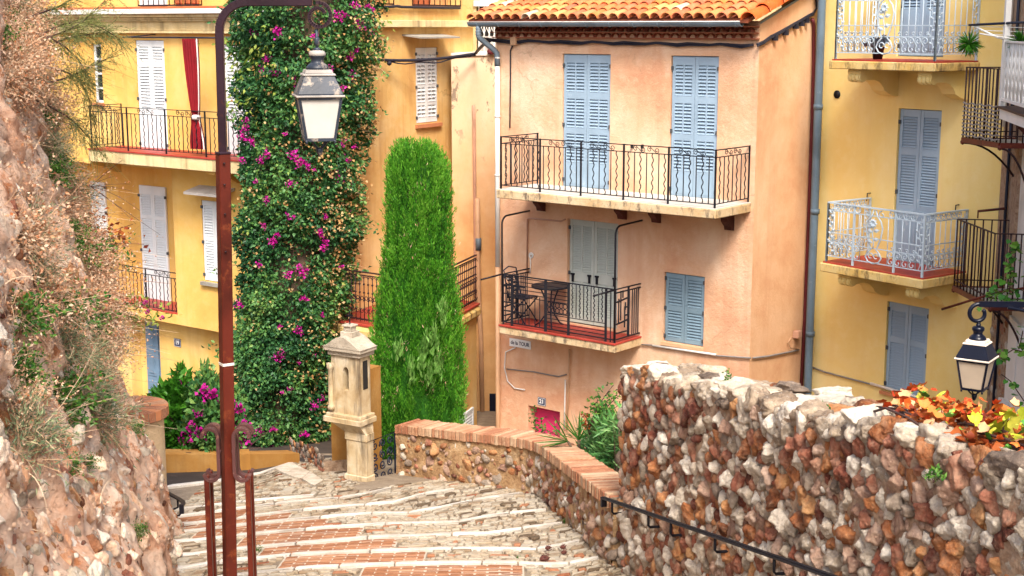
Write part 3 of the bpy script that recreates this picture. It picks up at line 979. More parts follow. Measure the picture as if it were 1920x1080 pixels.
# far end of the bank
e0 = len(m.v)
for j in range(NH + 1):
    v = m.v[NY * (NH + 1) + j]; m.v.append((-9.5, v[1] + .3, v[2]))
for j in range(NH):
    a = NY * (NH + 1) + j; m.f.append([a, e0 + j, e0 + j + 1, a + 1]); m.mi.append(0); m.sm.append(True)
def bank_mat():
    t = NT('bank_rock')
    c = t.ramp(t.noise(1.6, 6, .7, dist=.6), [(.28, (.46, .21, .12)), (.42, (.68, .38, .24)), (.55, (.78, .54, .39)), (.7, (.82, .68, .54))])
    c = t.mix(t.ramp(t.noise(4.5, 5, .7), [(.58, 0), (.64, .85)]), c, (.50, .17, .055))
    c = t.mix(t.ramp(t.noise(5.5, 6, .7, scale=(1, 1, .8)), [(.60, 0), (.66, .9)]), c, (.76, .70, .62))
    c = t.mix(t.ramp(t.noise(7, 5, .7), [(.62, 0), (.68, .85)]), c, (.12, .075, .06))
    c = t.mix(t.ramp(t.noise(3.1, 4, .6), [(.66, 0), (.72, .8)]), c, (.54, .30, .06))
    b = t.bump(t.noise(16, 8, .75), 1.0, .06)
    t.bump(t.voro(14), .6, .04, b)
    return t.done(c, .92, spec=.15)
M['bank'] = bank_mat()
bank = m.build('rock_bank', M['bank'])
tag(bank, kind='structure')
rk = random.Random(31)
BM = [M['st_cap'], M['st_rust'], M['st_bank'], M['st_red'], M['st_bank']]
rest = {i: [[], [], 0] for i in range(5)}
bs = []
for s, h, r in pack(9.0, 4.2, .012, .095, 70000, 33, .86):
    y = 5.2 + s
    bs.append((y, h, r))
bs.sort(key=lambda q: -q[2] / q[0])
cnt = 0
for y, h, r in bs:
    p = bank_P(y, h)
    if rk.random() < (.5 if h > 2.8 else .08): continue
    if noise.noise(p * .9 + Vector((3, 1, 7))) > .22: continue
    mi = rk.choices(range(5), [.24, .17, .32, .06, .21])[0]
    Mx = Matrix.Translation(p + Vector((-r * .42, 0, 0))) @ Matrix.Rotation(rk.uniform(-.4, .4) - .25, 4, 'Y') @ Matrix.Diagonal((r * .62, r * rk.uniform(.9, 1.5), r * rk.uniform(.7, 1.3), 1)) @ Matrix.Rotation(rk.uniform(0, 6), 4, 'X') @ Matrix.Rotation(rk.uniform(0, 6), 4, 'Z')
    if cnt < 270 and in_view(p): inst('stone', rk.choice(rock_hi), bank, Mx, BM[mi]); cnt += 1
    else:
        V, F = rk.choice(ROCKS_LO); bake_rock(rest[mi], Mx, V, F)
flush_rocks(rest, 'small_stones', bank, BM)

# ------------------------------------------------------------------ rounded wall end with a brick cap
pil = thing('brick_capped_pillar', 'rounded sandy wall end with a brick cap beside the rock bank', 'pillar', (-3.95, 15.1, zs(15.1)))
pc = Vector((-4.23, 15.05, 0)); pr = .41
pzb, pzt = zs(15) - .1, at(275, 797, 14.7).z
plan = [(-6.5, pc.y + pr), (-6.5, pc.y - pr)] + [(pc.x + math.cos(R(a)) * pr, pc.y + math.sin(R(a)) * pr) for a in range(-90, 91, 10)]
m = MB(); m.prism(plan, pzb, pzt)
for i, f in enumerate(m.f): m.sm[i] = False
m.build('pillar_body', M['pillar'], pil)
cr = pr + .055; ch = .115
plan2 = [(-6.5, pc.y + cr - .012), (-6.5, pc.y - cr + .012)] + [(pc.x + math.cos(R(a)) * (cr - .012), pc.y + math.sin(R(a)) * (cr - .012)) for a in range(-90, 91, 10)]
m = MB(); m.prism(plan2, pzt - .002, pzt + ch - .01); m.build('cap_bed', M['mortar'], pil)
for i in range(17):
    a0, a1 = R(-100 + i * 11.5 + .7), R(-100 + (i + 1) * 11.5 - .7)
    c = []
    for z in (pzt + .001, pzt + ch):
        for r_, a in ((.20, a0), (cr, a0), (cr, a1), (.20, a1)):
            c.append((pc.x + math.cos(a) * r_, pc.y + math.sin(a) * r_, z))
    MB().hexa(c).build('cap_brick', M['brick_old'] if i % 3 else M['sill'], pil, bevel=.006)
for i in range(12):
    for sgn in (-1, 1):
        x1 = pc.x - .1 - i * .08
        y0, y1 = sorted((pc.y + sgn * .20, pc.y + sgn * cr))
        MB().cbox(x1 - .072, x1, y0, y1, pzt + .001, pzt + ch).build('cap_brick', M['brick_old'], pil, bevel=.006)
for i in range(14):
    x1 = pc.x + .19 - i * .225
    for q in (-1, 0, 1):
        w = .12
        MB().cbox(x1 - .215, x1, pc.y + q * .125 - .058, pc.y + q * .125 + .058, pzt + .001, pzt + ch - .004).build('cap_brick', M['brick_top'], pil, bevel=.005)

# small curved handrail on the pillar
hr = thing('short_handrail', 'short black curved handrail fixed to the brick-capped pillar', 'handrail', at(325, 950, 14.4))
a = at(312, 923, 14.62); b = at(341, 947, 13.95)
pts = bez(a, Vector((b.x + .01, a.y - .1, (a.z + .02))), b, 8)
pts = [pts[0]] + [Vector((a.x + (b.x - a.x) * math.sin(t * math.pi / 2), a.y + (b.y - a.y) * t, a.z + (b.z - a.z) * t ** 1.6)) for t in [i / 8 for i in range(1, 9)]]
m = MB()
for p, q in zip(pts, pts[1:]): m.bar(p, q, .045, .016)
m.cbox(b.x - .022, b.x + .022, b.y - .03, b.y + .0, b.z - .085, b.z + .01)
m.build('rail', M['iron'], hr)
m = MB(); m.tube([b + Vector((-.01, 0, -.08)), b + Vector((-.03, 0, -.11)), at(313, 968, 14.4)], .011); m.build('bracket', M['iron'], hr)
m = MB(); q = pts[3]; m.tube([q, q + Vector((0, 0, -.10)), q + Vector((-.06, .02, -.13)), q + Vector((-.14, .05, -.13))], .011); m.build('bracket', M['iron'], hr)

# long handrail along the tall wall
lr = thing('long_handrail', 'long black handrail on bent brackets along the rubble wall', 'handrail', at(1300, 990, 10.9))
def rail_o(px, py, o=.13):
    s, z = FW.uv(px, py, o); return s, z
s0, z0 = rail_o(1131, 934); s1, z1 = rail_o(1560, 1082)
sl = (z1 - z0) / (s1 - s0)
e = s1 + 1.2
A = FW.P(s0, z0, .13); B = FW.P(e, z0 + sl * (e - s0), .13)
m = MB(); m.bar(A, B, .05, .014)
off = (FW.n * .0 + Vector((0, 0, .012)))
m.bar(A + off, B + off, .026, .012); m.build('rail', M['iron'], lr, bevel=.003)
m = MB(); m.box(FW, s0 - .005, s0 + .03, z0 - .075, z0 + .012, .105, .155); m.build('end_stop', M['iron'], lr)
for px, py in ((1148, 940), (1216, 964), (1258, 978), (1341, 1008), (1452, 1046), (1600, 1098)):
    s, z = rail_o(px, py); z = z0 + sl * (s - s0)
    m = MB(); m.tube([FW.P(s, z, .13), FW.P(s, z - .10, .13), FW.P(s, z - .118, .115), FW.P(s, z - .12, .0), FW.P(s + .0, z - .12, -.05)], .011, 8)
    m.build('bracket', M['iron'], lr)
# ------------------------------------------------------------------ building helpers
def wall_holes(name, F, a0, a1, z0, z1, holes, mat, parent, o=0.0, thick=.3, back=None):
    """front face with rectangular openings (a0,a1,z0,z1,depth) and their reveals"""
    A = sorted({a0, a1} | {min(max(h[i], a0), a1) for h in holes for i in (0, 1)})
    Z = sorted({z0, z1} | {min(max(h[i], z0), z1) for h in holes for i in (2, 3)})
    m = MB(); idx = {}
    def v(a, z):
        if (a, z) not in idx:
            idx[(a, z)] = len(m.v); m.v.append(tuple(F.P(a, z, o)))
        return idx[(a, z)]
    for i in range(len(A) - 1):
        for j in range(len(Z) - 1):
            am, zm = (A[i] + A[i + 1]) / 2, (Z[j] + Z[j + 1]) / 2
            if any(h[0] < am < h[1] and h[2] < zm < h[3] for h in holes): continue
            m.f.append([v(A[i], Z[j]), v(A[i + 1], Z[j]), v(A[i + 1], Z[j + 1]), v(A[i], Z[j + 1])]); m.mi.append(0); m.sm.append(False)
    for h in holes:
        d = h[4]
        q = [(h[0], h[2]), (h[1], h[2]), (h[1], h[3]), (h[0], h[3])]
        b = len(m.v)
        m.v += [tuple(F.P(a, z, o)) for a, z in q] + [tuple(F.P(a, z, o - d)) for a, z in q]
        for k in range(4):
            m.f.append([b + k, b + (k + 1) % 4, b + 4 + (k + 1) % 4, b + 4 + k]); m.mi.append(0); m.sm.append(False)
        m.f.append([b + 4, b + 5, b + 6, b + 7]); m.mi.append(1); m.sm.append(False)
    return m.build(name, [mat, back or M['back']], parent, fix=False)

_slat = MB(); _slat.cbox(-.5, .5, -.5, .5, -.5, .5); SLAT = {}
def slat_mesh(mat):
    if mat.name not in SLAT:
        SLAT[mat.name] = _slat.mesh([mat], 'slat')
    return SLAT[mat.name]
def shutters(house, F, a0, a1, z0, z1, mat, o=-.02, zones=((.05, .95),), cols=2, leaves=2, pitch=.052, thick=.04, stile=.055, panel=None, top=None, hinge=True, label=None):
    """pair of louvred shutter leaves; zones are fractions from the top; each leaf is a part with its slats"""
    H = z1 - z0; W = (a1 - a0) / leaves
    for k in range(leaves):
        b0 = a0 + k * W + .004; b1 = a0 + (k + 1) * W - .004
        w = b1 - b0; st = min(stile, w * .14)
        m = MB(); m.cur = 0
        zz = [z1] + [z1 - H * f for zn in zones for f in zn] + [z0]
        zz[0] = z1; zz[-1] = z0
        zone_z = [(z1 - H * b, z1 - H * a) for a, b in zones]
        # stiles
        m.box(F, b0, b0 + st, z0, z1, o - thick, o); m.box(F, b1 - st, b1, z0, z1, o - thick, o)
        cx = [b0 + st + (w - 2 * st) * i / cols for i in range(cols + 1)]
        # rails between zones
        edges = [z1] + [e for za, zb in zone_z for e in (zb, za)] + [z0]
        for i in range(0, len(edges), 2):
            hi, lo = edges[i], edges[i + 1]
            if hi - lo > .004: m.box(F, b0 + st, b1 - st, lo, hi, o - thick, o - .003)
        for c in cx[1:-1]:
            for za, zb in zone_z: m.box(F, c - .014, c + .014, za, zb, o - thick + .002, o - .005)
        if panel:
            pa, pb = z1 - H * panel[1], z1 - H * panel[0]
            m.box(F, b0 + st * 1.2, b1 - st * 1.2, pa + .03, pb - .03, o - .01, o + .007)
            m.box(F, b0 + st * 1.9, b1 - st * 1.9, pa + .07, pb - .07, o - .01, o + .013)
        m.cur = 1
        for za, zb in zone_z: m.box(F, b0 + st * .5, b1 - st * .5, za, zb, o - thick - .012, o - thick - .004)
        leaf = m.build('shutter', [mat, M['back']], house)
        if label: leaf['label'] = label
        if hinge:
            h = MB()
            e = b0 if k == 0 else b1
            sg = -1 if k == 0 else 1
            for fz in (.08, .52, .93):
                z = z1 - H * fz; p, q = sorted((e - sg * .02, e + sg * .035)); h = MB()
                h.box(F, p, q, z - .03, z + .03, o + .001, o + .022)
                h.build('hinge', M['back'], leaf)
        sm = slat_mesh(mat)
        for za, zb in zone_z:
            n = max(2, int(round((zb - za) / pitch)))
            for c in range(cols):
                x0, x1 = cx[c] + (.014 if c else 0), cx[c + 1] - (.014 if c < cols - 1 else 0)
                for i in range(n):
                    z = za + (zb - za) * (i + .5) / n
                    pz = (zb - za) / n
                    Mx = F.M((x0 + x1) / 2, z, o - thick * .5) @ Matrix.Rotation(R(38), 4, 'X') @ Matrix.Diagonal((x1 - x0, .008, pz * 1.02, 1))
                    inst('slat', sm, leaf, Mx)

def wavy_mesh(h, amp=.014, waves=5, r=.009, wav=True):
    m = MB(); n = 30 if wav else 1
    m.tube([(amp * math.sin(2 * math.pi * waves * i / n) if wav else 0, 0, h * i / n) for i in range(n + 1)], r, 5)
    return m
def s_scroll_mesh(w, h, r):
    m = MB()
    a = spiral((-w * .33, 0, h * .56), h * .40, h * .10, 90, 520, 20, (1, 0, 0), (0, 0, 1))
    b = spiral((w * .33, 0, h * .44), h * .40, h * .10, 270, 700, 20, (1, 0, 0), (0, 0, 1))
    m.tube(a[::-1] + [Vector((0, 0, h * .5))] + b, r, 5)
    return m
def ring_mesh(rad, r, n=14):
    m = MB(); m.tube(arc((0, 0, 0), rad, 0, 360, n, (1, 0, 0), (0, 0, 1))[:-1], r, 5, closed=True); return m
def seg_frame(A, B, z):
    u = Vector((B[0] - A[0], B[1] - A[1], 0)).normalized(); n = Vector((u.y, -u.x, 0))
    return u, n
def place(name, me, parent, p, u, n, sx=1, sz=1, mat=None):
    return inst(name, me, parent, Matrix(((u.x * sx, n.x, 0, p[0]), (u.y * sx, n.y, 0, p[1]), (0, 0, sz, p[2]), (0, 0, 0, 1))), mat)

def wavy_rail(parent, A, B, zb, zt, mat, step=.115, post_every=.85, band=.11, scroll=True):
    """iron run with straight and wavy bars in turn and S-scrolls under the handrail"""
    u, n = seg_frame(A, B, zb); L = math.hypot(B[0] - A[0], B[1] - A[1]); P = lambda a, z: Vector((A[0] + u.x * a, A[1] + u.y * a, z))
    m = MB()
    m.bar(P(0, zt), P(L, zt), .03, .014); m.build('handrail', mat, parent)
    for z in (zt - band, zb): MB().bar(P(0, z), P(L, z), .022, .013).build('rail', mat, parent)
    N = max(2, round(L / step)); h = zt - band - zb
    straight = wavy_mesh(h, wav=False).mesh([mat], 'baluster'); wav = wavy_mesh(h).mesh([mat], 'baluster')
    np_ = max(1, round(L / post_every)); posts = [L * i / np_ for i in range(np_ + 1)]
    for i in range(1, N):
        a = L * i / N
        if min(abs(a - q) for q in posts) < .035: continue
        place('baluster', wav if i % 2 else straight, parent, P(a, zb), u, n)
    pm = MB(); pm.cbox(-.012, .012, -.012, .012, -.06, zt - zb + .01); pmm = pm.mesh([mat], 'post')
    for q in posts: place('post', pmm, parent, P(q, zb), u, n)
    if scroll:
        sc = s_scroll_mesh(.2, band, .006).mesh([mat], 'scroll')
        for i in range(np_):
            c = (posts[i] + posts[i + 1]) / 2
            for d in ((-.13, .13) if L > .8 else (0,)): place('scroll', sc, parent, P(c + d, zt - band), u, n)

# ------------------------------------------------------------------ the pink house, number 21
FP = Facade(3.76, 21.95, .775, -.632)
FS = Facade(3.76, 21.95, .632, .775)
PL = -5.21
pink = thing('pink_house', 'salmon pink house with blue shutters and two iron balconies', 'house', FP.P(PL / 2, 1.15, 0))
ZE = 9.83
doorL, doorR = FP.uv(990, 790)[0], FP.uv(1050, 790)[0]; doorT = FP.uv(1020, 766)[1]
shL = FP.rect(1055, 1142.5, 102, 353); shR = FP.rect(1257, 1343.5, 105.5, 372)
dl = FP.rect(1064, 1157, 411, 603); wl_ = FP.rect(1246, 1319, 511, 638)
def hole(r, d, g=.012): return (r[0] - g, r[1] + g, r[2] - g, r[3] + g, d)
wall_holes('wall', FP, PL, 0, .9, ZE + .25, [hole(shL, .07), hole(shR, .07), hole(dl, .12), hole(wl_, .07), (doorL, doorR, 1.15, doorT, .24)], M['pink'], pink)
m = MB()
e1 = FS.P(2.7, 0, 0); l1 = FP.P(PL, 0, 0) + FS.u * 3.2
def wq(p, q, zb, zp, zq): return [(p.x, p.y, zb), (q.x, q.y, zb), (q.x, q.y, zq), (p.x, p.y, zp)]
c0 = FP.P(0, 0, 0); lft = FP.P(PL, 0, 0)
m.add(wq(c0, e1, .9, ZE + .25, ZE + .25 + .8), [(0, 1, 2, 3)])
m.build('side_wall', M['pink_side'], pink, fix=False)
m = MB(); m.add(wq(l1, lft, .9, ZE + .25 + .9, ZE + .25), [(0, 1, 2, 3)]); m.build('side_wall', M['pink'], pink, fix=False)
# shutters
zs3 = ((.06, .275), (.325, .54), (.585, .80))
shutters(pink, FP, *shL, M['blue'], zones=zs3, panel=(.815, .99), o=-.028)
shutters(pink, FP, *shR, M['blue'], zones=zs3, panel=(.815, .99), o=-.028)
shutters(pink, FP, *dl, M['cream_blue'], zones=((.055, .50), (.60, .93)), o=-.06, pitch=.042, label='pale worn louvred shutter with black bolts')
shutters(pink, FP, *wl_, M['blue_dull'], zones=((.07, .47), (.55, .94)), cols=1, o=-.026, pitch=.05)
# black bolts on the lower door
m = MB()
for px in (1071, 1102, 1116, 1149):
    a, z = FP.uv(px, 521 + (px - 1071) * .12); m.box(FP, a - .02, a + .02, z - .07, z + .07, -.055, -.035); m.box(FP, a - .035, a + .035, z + .05, z + .08, -.055, -.03)
m.build('bolt', M['iron'], pink)
# sill under the small window
m = MB(); m.box(FP, wl_[0] - .03, wl_[1] + .03, wl_[2] - .075, wl_[2] - .02, -.05, .05); m.build('sill', M['pink_side'], pink)
# door
m = MB(); m.box(FP, doorL + .005, doorR - .005, 1.15, doorT - .005, -.238, -.20)
m.box(FP, doorL + .08, doorR - .08, 1.3, doorT - .09, -.21, -.192)
dr = m.build('door', M['pink_door'], pink, bevel=.004)
m = MB(); a, z = FP.uv(1036, 812); m.box(FP, a - .05, a + .05, z - .012, z + .012, -.2, -.17); m.build('handle', M['iron'], dr)
# eaves: two rows of half-round tiles, then gutter and roof
rows = [(ZE - .01, .05, 0), (ZE + .085, .12, .5)]
corn = MB()
corn.box(FP, PL, -.002, ZE + .06, ZE + .075, .002, .17); corn.box(FP, PL, -.002, ZE + .155, ZE + .17, .002, .28); corn.box(FP, PL - .02, .01, ZE - .03, ZE - .012, .002, .09)
cornice = corn.build('cornice', M['roof_under'], pink)
def half_tile(r0, r1, L, th=.013, n=8):
    m = MB(); vs = []
    for y, r in ((0, r0), (L, r1)):
        for rr_ in (r, r - th):
            for i in range(n + 1):
                a = math.pi * i / n; vs.append((math.cos(a) * rr_, y, math.sin(a) * rr_ * .95))
    k = n + 1; fs = []
    for i in range(n):
        fs += [(i, i + 1, 2 * k + i + 1, 2 * k + i), (k + i + 1, k + i, 3 * k + i, 3 * k + i + 1), (i + 1, i, k + i, k + i + 1), (2 * k + i, 2 * k + i + 1, 3 * k + i + 1, 3 * k + i)]
    m.add(vs, fs, True); return m
gt = half_tile(.078, .07, .3).mesh([M['tile_dark']], 'tile')
for z, out, ph in rows:
    a = PL + .1 + ph * .082
    while a < -.05:
        inst('tile', gt, cornice, frame(FP.P(a, z, out), FP.u, -FP.n, (0, 0, 1)), M['tile_dark']); a += .164
SL = .31
gut = MB()
GA0, GA1 = PL - .30, -.1
gz = ZE + .235; go = .36
prof = [(go + math.cos(R(a)) * .07, gz + math.sin(R(a)) * .075) for a in range(180, 361, 20)] + [(go + math.cos(R(a)) * .058, gz + math.sin(R(a)) * .062) for a in range(360, 179, -20)]
gut.extr(prof, lambda a, z, o: FP.P(a, z, o), GA0, GA1)
for i in range(12):
    a = GA0 + .2 + (GA1 - GA0 - .3) * i / 11
    p2 = [(go + math.cos(R(q)) * .078, gz + math.sin(R(q)) * .083) for q in range(180, 361, 20)] + [(go + math.cos(R(q)) * .069, gz + math.sin(R(q)) * .074) for q in range(360, 179, -20)]
    gut.extr(p2, lambda a, z, o: FP.P(a, z, o), a, a + .02)
gut.cur = 1
gut.tube([FP.P(GA0, gz + .004, go + .068), FP.P(GA1, gz + .004, go + .068)], .011, 6)
gut.build('gutter', [M['zinc'], M['pvc']], pink)
# roof
RD = -FP.n.copy(); RV = Vector((RD.x, RD.y, SL)).normalized()
RN = FP.u.cross(RV).normalized()
if RN.z < 0: RN = -RN
RO = lambda a, q: FP.P(a, ZE + .27 + SL * q, .40 - q)
roof = MB()
R0, R1 = PL - .30, .02
roof.add([RO(R0, 0.02), RO(R1, 0.02), RO(R1, 5.5), RO(R0, 5.5), RO(R0, .02) - Vector((0, 0, .06)), RO(R1, .02) - Vector((0, 0, .06)), RO(R1, 5.5) - Vector((0, 0, .06)), RO(R0, 5.5) - Vector((0, 0, .06))],
         [(0, 1, 2, 3), (7, 6, 5, 4), (0, 4, 5, 1), (1, 5, 6, 2), (2, 6, 7, 3), (3, 7, 4, 0)])
roof_o = roof.build('roof', M['roof_under'], pink)
tm = half_tile(.1, .078, .39).mesh([M['tile']], 'tile')
tr_ = random.Random(5)
far = MB()
n_col = int((R1 - R0) / .2)
for c in range(n_col):
    a = R0 + .1 + c * .2
    for k in range(17):
        q = -.03 + k * .30
        p = RO(a + tr_.uniform(-.008, .008), q) + RN * (.012 + .018)
        ang = Matrix.Rotation(tr_.uniform(-.03, .03), 4, 'Z') @ Matrix.Rotation(-.035, 4, 'X')
        Mx = frame(p, FP.u, RV, RN) @ ang
        ma = M['tile_pale'] if (tr_.random() < .03 or (c in (3, 4) and k == 4)) else M['tile']
        if k < 8: inst('tile', tm, roof_o, Mx, ma)
        else:
            far.add([Mx @ Vector(v.co) for v in tm.vertices], [list(f.vertices) for f in tm.polygons], True)
o = far.build('upper_tiles', M['tile'], roof_o); o['kind'] = 'stuff'
vm = half_tile(.135, .11, .52).mesh([M['tile_verge']], 'verge_tile')
for k in range(8):
    p = RO(R1 + .03, -.04 + k * .43) + RN * .0
    inst('verge_tile', vm, roof_o, frame(p, FP.u, RV, RN) @ Matrix.Rotation(-.04, 4, 'X'), M['tile_verge'])
m = MB(); m.add([FS.P(0, ZE + .20, .012), FS.P(2.7, ZE + .20 + .84 * 1.0, .012), FS.P(2.7, ZE + .235 + .84, .012), FS.P(0, ZE + .235, .012),
                 FS.P(0, ZE + .20, -.03), FS.P(2.7, ZE + 1.04, -.03), FS.P(2.7, ZE + 1.075, -.03), FS.P(0, ZE + .235, -.03)], [(0, 1, 2, 3), (7, 6, 5, 4), (0, 4, 5, 1), (2, 6, 7, 3)])
m.build('verge_board', M['zinc'], pink)
# downpipe from the gutter
def fp(px, py, o=0.0): a, z = FP.uv(px, py, o); return FP.P(a, z, o)
m = MB()
m.tube([FP.P(PL - .1, gz - .05, go), FP.P(PL - .1, gz - .22, go), FP.P(PL - .1, gz - .26, go - .02), FP.P(PL + .03, gz - .46, .12), FP.P(PL + .08, gz - .53, .075), FP.P(PL + .085, gz - .75, .07)], .05, 10)
for zz in (.1, .15, .2): m.tube([FP.P(PL - .1, gz - zz, go), FP.P(PL - .1, gz - zz - .012, go)], .058, 10)
m.build('downpipe_elbow', M['zinc'], pink)
m = MB(); m.tube([FP.P(PL + .085, gz - .72, .07), FP.P(PL + .085, fp(946, 500).z, .07)], .045, 10)
for py in (110, 220, 330): m.tube([FP.P(PL + .085, fp(946, py).z, .07), FP.P(PL + .085, fp(946, py).z + .03, .07)], .053, 10)
m.build('downpipe', M['pvc'], pink)
m = MB(); m.tube([FP.P(PL + .085, fp(946, 500).z, .07), FP.P(PL + .085, 1.2, .07)], .042, 10); m.build('downpipe', M['pipe_tan'], pink)

# upper balcony
def solve_o(F, pxw, pyw, pxo, pyo):
    a, z = F.uv(pxw, pyw)
    lo, hi = .1, 3.
    for _ in range(40):
        md = (lo + hi) / 2
        if pix(F.P(a, z, md))[0] > pxo: lo = md
        else: hi = md
    return lo, a
o1, aR = solve_o(FP, 1408, 392, 1341, 400)
aL, zl = FP.uv(930, 366, o1); zT = (FP.uv(1337, 388, o1)[1] + FP.uv(940, 358, o1)[1]) / 2
zB = (FP.uv(1340, 409, o1)[1] + FP.uv(930, 373, o1)[1]) / 2
aL = max(aL, PL - .15)
bal = MB(); bal.box(FP, aL, aR, zB, zT - .012, -.1, o1)
bal1 = bal.build('balcony', M['slab'], pink, bevel=.012)
m = MB(); m.box(FP, aL + .01, aR - .01, zT - .011, zT, -.0, o1 - .01); m.build('balcony_floor', M['concrete'], bal1)
zr = (FP.uv(940, 257, o1 - .05)[1] + FP.uv(1337, 281, o1 - .05)[1]) / 2; zq = zT + .06
ri = o1 - .06
pA, pB = FP.P(aL + .06, 0, ri), FP.P(aR - .05, 0, ri)
wavy_rail(bal1, pA, pB, zq, zr, M['iron'], .113, .82)
wavy_rail(bal1, FP.P(aR - .05, 0, ri), FP.P(aR - .05, 0, 0), zq, zr, M['iron'], .12, 2, scroll=True)
wavy_rail(bal1, FP.P(aL + .06, 0, 0), FP.P(aL + .06, 0, ri), zq, zr, M['iron'], .12, 2, scroll=True)
for px, py in ((1018, 386), (1170, 400), (1234, 404), (1371, 412)):
    a, z = FP.uv(px, py)
    m = MB(); d = .30
    m.extr([(-.02, zB - .01), (d, zB - .01), (d, zB - .07), (d * .75, zB - .10), (d * .7, zB - .16), (.12, zB - .24), (.10, zB - .30), (-.02, zB - .32)], lambda a_, z_, o_: FP.P(a_, z_, o_), a - .06, a + .06)
    m.build('bracket', M['brown_wood'], bal1)

# lower balcony
o2, a2R = solve_o(FP, 1203, 628, 1153, 645)
a2L = max(FP.uv(936, 620, o2)[0], PL - .2)
z2T = (FP.uv(1150, 641, o2)[1] + FP.uv(935, 611, o2)[1]) / 2; z2B = (FP.uv(1153, 658, o2)[1] + FP.uv(935, 629, o2)[1]) / 2
m = MB(); m.box(FP, a2L, a2R, z2B, z2T - .03, -.1, o2); bal2 = m.build('balcony', M['slab'], pink, bevel=.01)
k = 0
nA, nO = 9, 4
for i in range(nA):
    for j in range(nO):
        q0, q1 = a2L - .01 + (a2R - a2L + .02) * i / nA, a2L - .01 + (a2R - a2L + .02) * (i + 1) / nA
        w0, w1 = (o2 + .02) * j / nO, (o2 + .02) * (j + 1) / nO
        m = MB(); m.box(FP, q0 + .004, q1 - .004, z2T - .029, z2T, w0 + .004, w1 - .004); m.build('floor_tile', M['red_tile'], bal2, bevel=.003)
ro = o2 - .05
def b2(px, py, o=None): return FP.uv(px, py, ro if o is None else o)
z2r = (b2(942, 517)[1] + b2(1152, 539)[1]) / 2; z2q = z2T + .05
aa, ab = a2L + .05, a2R - .04
P2 = lambda a, z, o=ro: FP.P(a, z, o)
Hh = z2r - z2q
MB().bar(P2(aa, z2r), P2(ab, z2r), .035, .018).build('handrail', M['iron'], bal2); MB().bar(P2(aa, z2q), P2(ab, z2q), .03, .016).build('rail', M['iron'], bal2)
def bar2(a, z0, a1, z1, w=.016, nm='baluster', o0=ro, o1=None):
    MB().bar(FP.P(a, z0, o0), FP.P(a1, z1, o0 if o1 is None else o1), w).build(nm, M['iron'], bal2)
fx = lambda px: b2(px, 560 + (px - 942) * .11)[0]
for px, w in ((942, .03), (960, .045), (1023, .05), (1066, .045), (1136, .04), (1145, .018), (1153, .035)):
    a = min(max(fx(px), aa), ab); bar2(a, z2q - .05, a, z2r, w, 'post')
for px in (980, 992, 1003, 1012): bar2(fx(px), z2q, fx(px), z2q + Hh * .62)
for f in (.96, .88, .80, .72, .64, .57): bar2(aa + .1, z2q + Hh * f, fx(1066), z2q + Hh * f, .012)
for f in (.30, .22, .14, .07): bar2(fx(1023), z2q + Hh * f, fx(1136), z2q + Hh * f, .012)
for px in (948, 966, 972, 985): bar2(fx(px), z2q, fx(px), z2r, .014)
for f in (.78, .60, .42, .24): bar2(aa, z2q + Hh * f, fx(985), z2q + Hh * f, .02)
wv = wavy_mesh(Hh * .66, .012, 7, .009).mesh([M['iron']], 'baluster'); st = wavy_mesh(Hh * .66, wav=False).mesh([M['iron']], 'baluster')
for px, w in ((1073, 1), (1080, 0), (1087, 1), (1094, 0), (1101, 1), (1108, 0), (1114, 1), (1122, 0), (1129, 1)):
    place('baluster', wv if w else st, bal2, P2(fx(px), z2q + Hh * .32), FP.u, FP.n)
# panel of rings
rm = ring_mesh(.042, .008, 10).mesh([M['iron']], 'ring')
ra0, ra1 = fx(1027), fx(1063)
for i in range(5):
    for j in range(2):
        place('ring', rm, bal2, P2(ra0 + .04 + (ra1 - ra0 - .08) * i / 4, z2q + Hh * (.40 + .11 * j)), FP.u, FP.n)
bar2(ra0, z2q + Hh * .34, ra1, z2q + Hh * .34, .018); bar2(ra0, z2q + Hh * .57, ra1, z2q + Hh * .57, .018)
# side runs with stepped bars
for side, a in ((1, ab), (-1, aa)):
    MB().bar(P2(a, z2r, ro), P2(a, z2r, 0), .03, .016).build('handrail', M['iron'], bal2)
    for z in (z2r - .06, z2q): MB().bar(P2(a, z, ro), P2(a, z, 0), .02).build('rail', M['iron'], bal2)
    for f in (.08, .16, .24, .32, .44): bar2(a, z2q, a, z2r - .06, .016, o0=ro * f)
    bar2(a, z2q, a, z2r, .035, 'post', o0=ro * .48)
    for (f0, f1, h0, h1) in ((.95, .55, .12, .12), (.95, .5, .30, .34), (.5, .62, .44, .44), (.62, .62, .2, .62), (.78, .78, .36, .95), (.95, .5, .74, .78), (.5, .6, .6, .6), (.6, .6, .55, .7), (.86, .86, .3, .8), (.7, .7, .8, .95)):
        bar2(a, z2q + Hh * h0, a + 1e-3, z2q + Hh * h1, .022, o0=ro * f0, o1=ro * f1)
# awning arms
for px0, pxw, pyw, pyt in ((942, 991, 392, 405), (1155, 1206, 407, 424)):
    a0 = fx(px0); a0 = min(max(a0, aa), ab + .01); top = FP.uv(px0, pyt, ro)[1]
    pts = [P2(a0, z2q, ro + .03), P2(a0, top - .14, ro + .03)]
    for t in range(1, 7):
        w = R(15 * t); pts.append(P2(a0, top - .14 + .14 * math.sin(w), ro + .03 - .14 * (1 - math.cos(w))))
    aw, zw = FP.uv(pxw, pyw); pts.append(P2(a0, top + .02, .0))
    m = MB(); m.tube(pts, .017, 8); m.build('awning_arm', M['iron'], bal2)
    m = MB(); m.tube([P2(a0, z2r + .0, ro + .04), P2(a0 - .15, z2r - .06, ro + .42)], .016, 6); m.build('awning_strut', M['iron'], bal2)

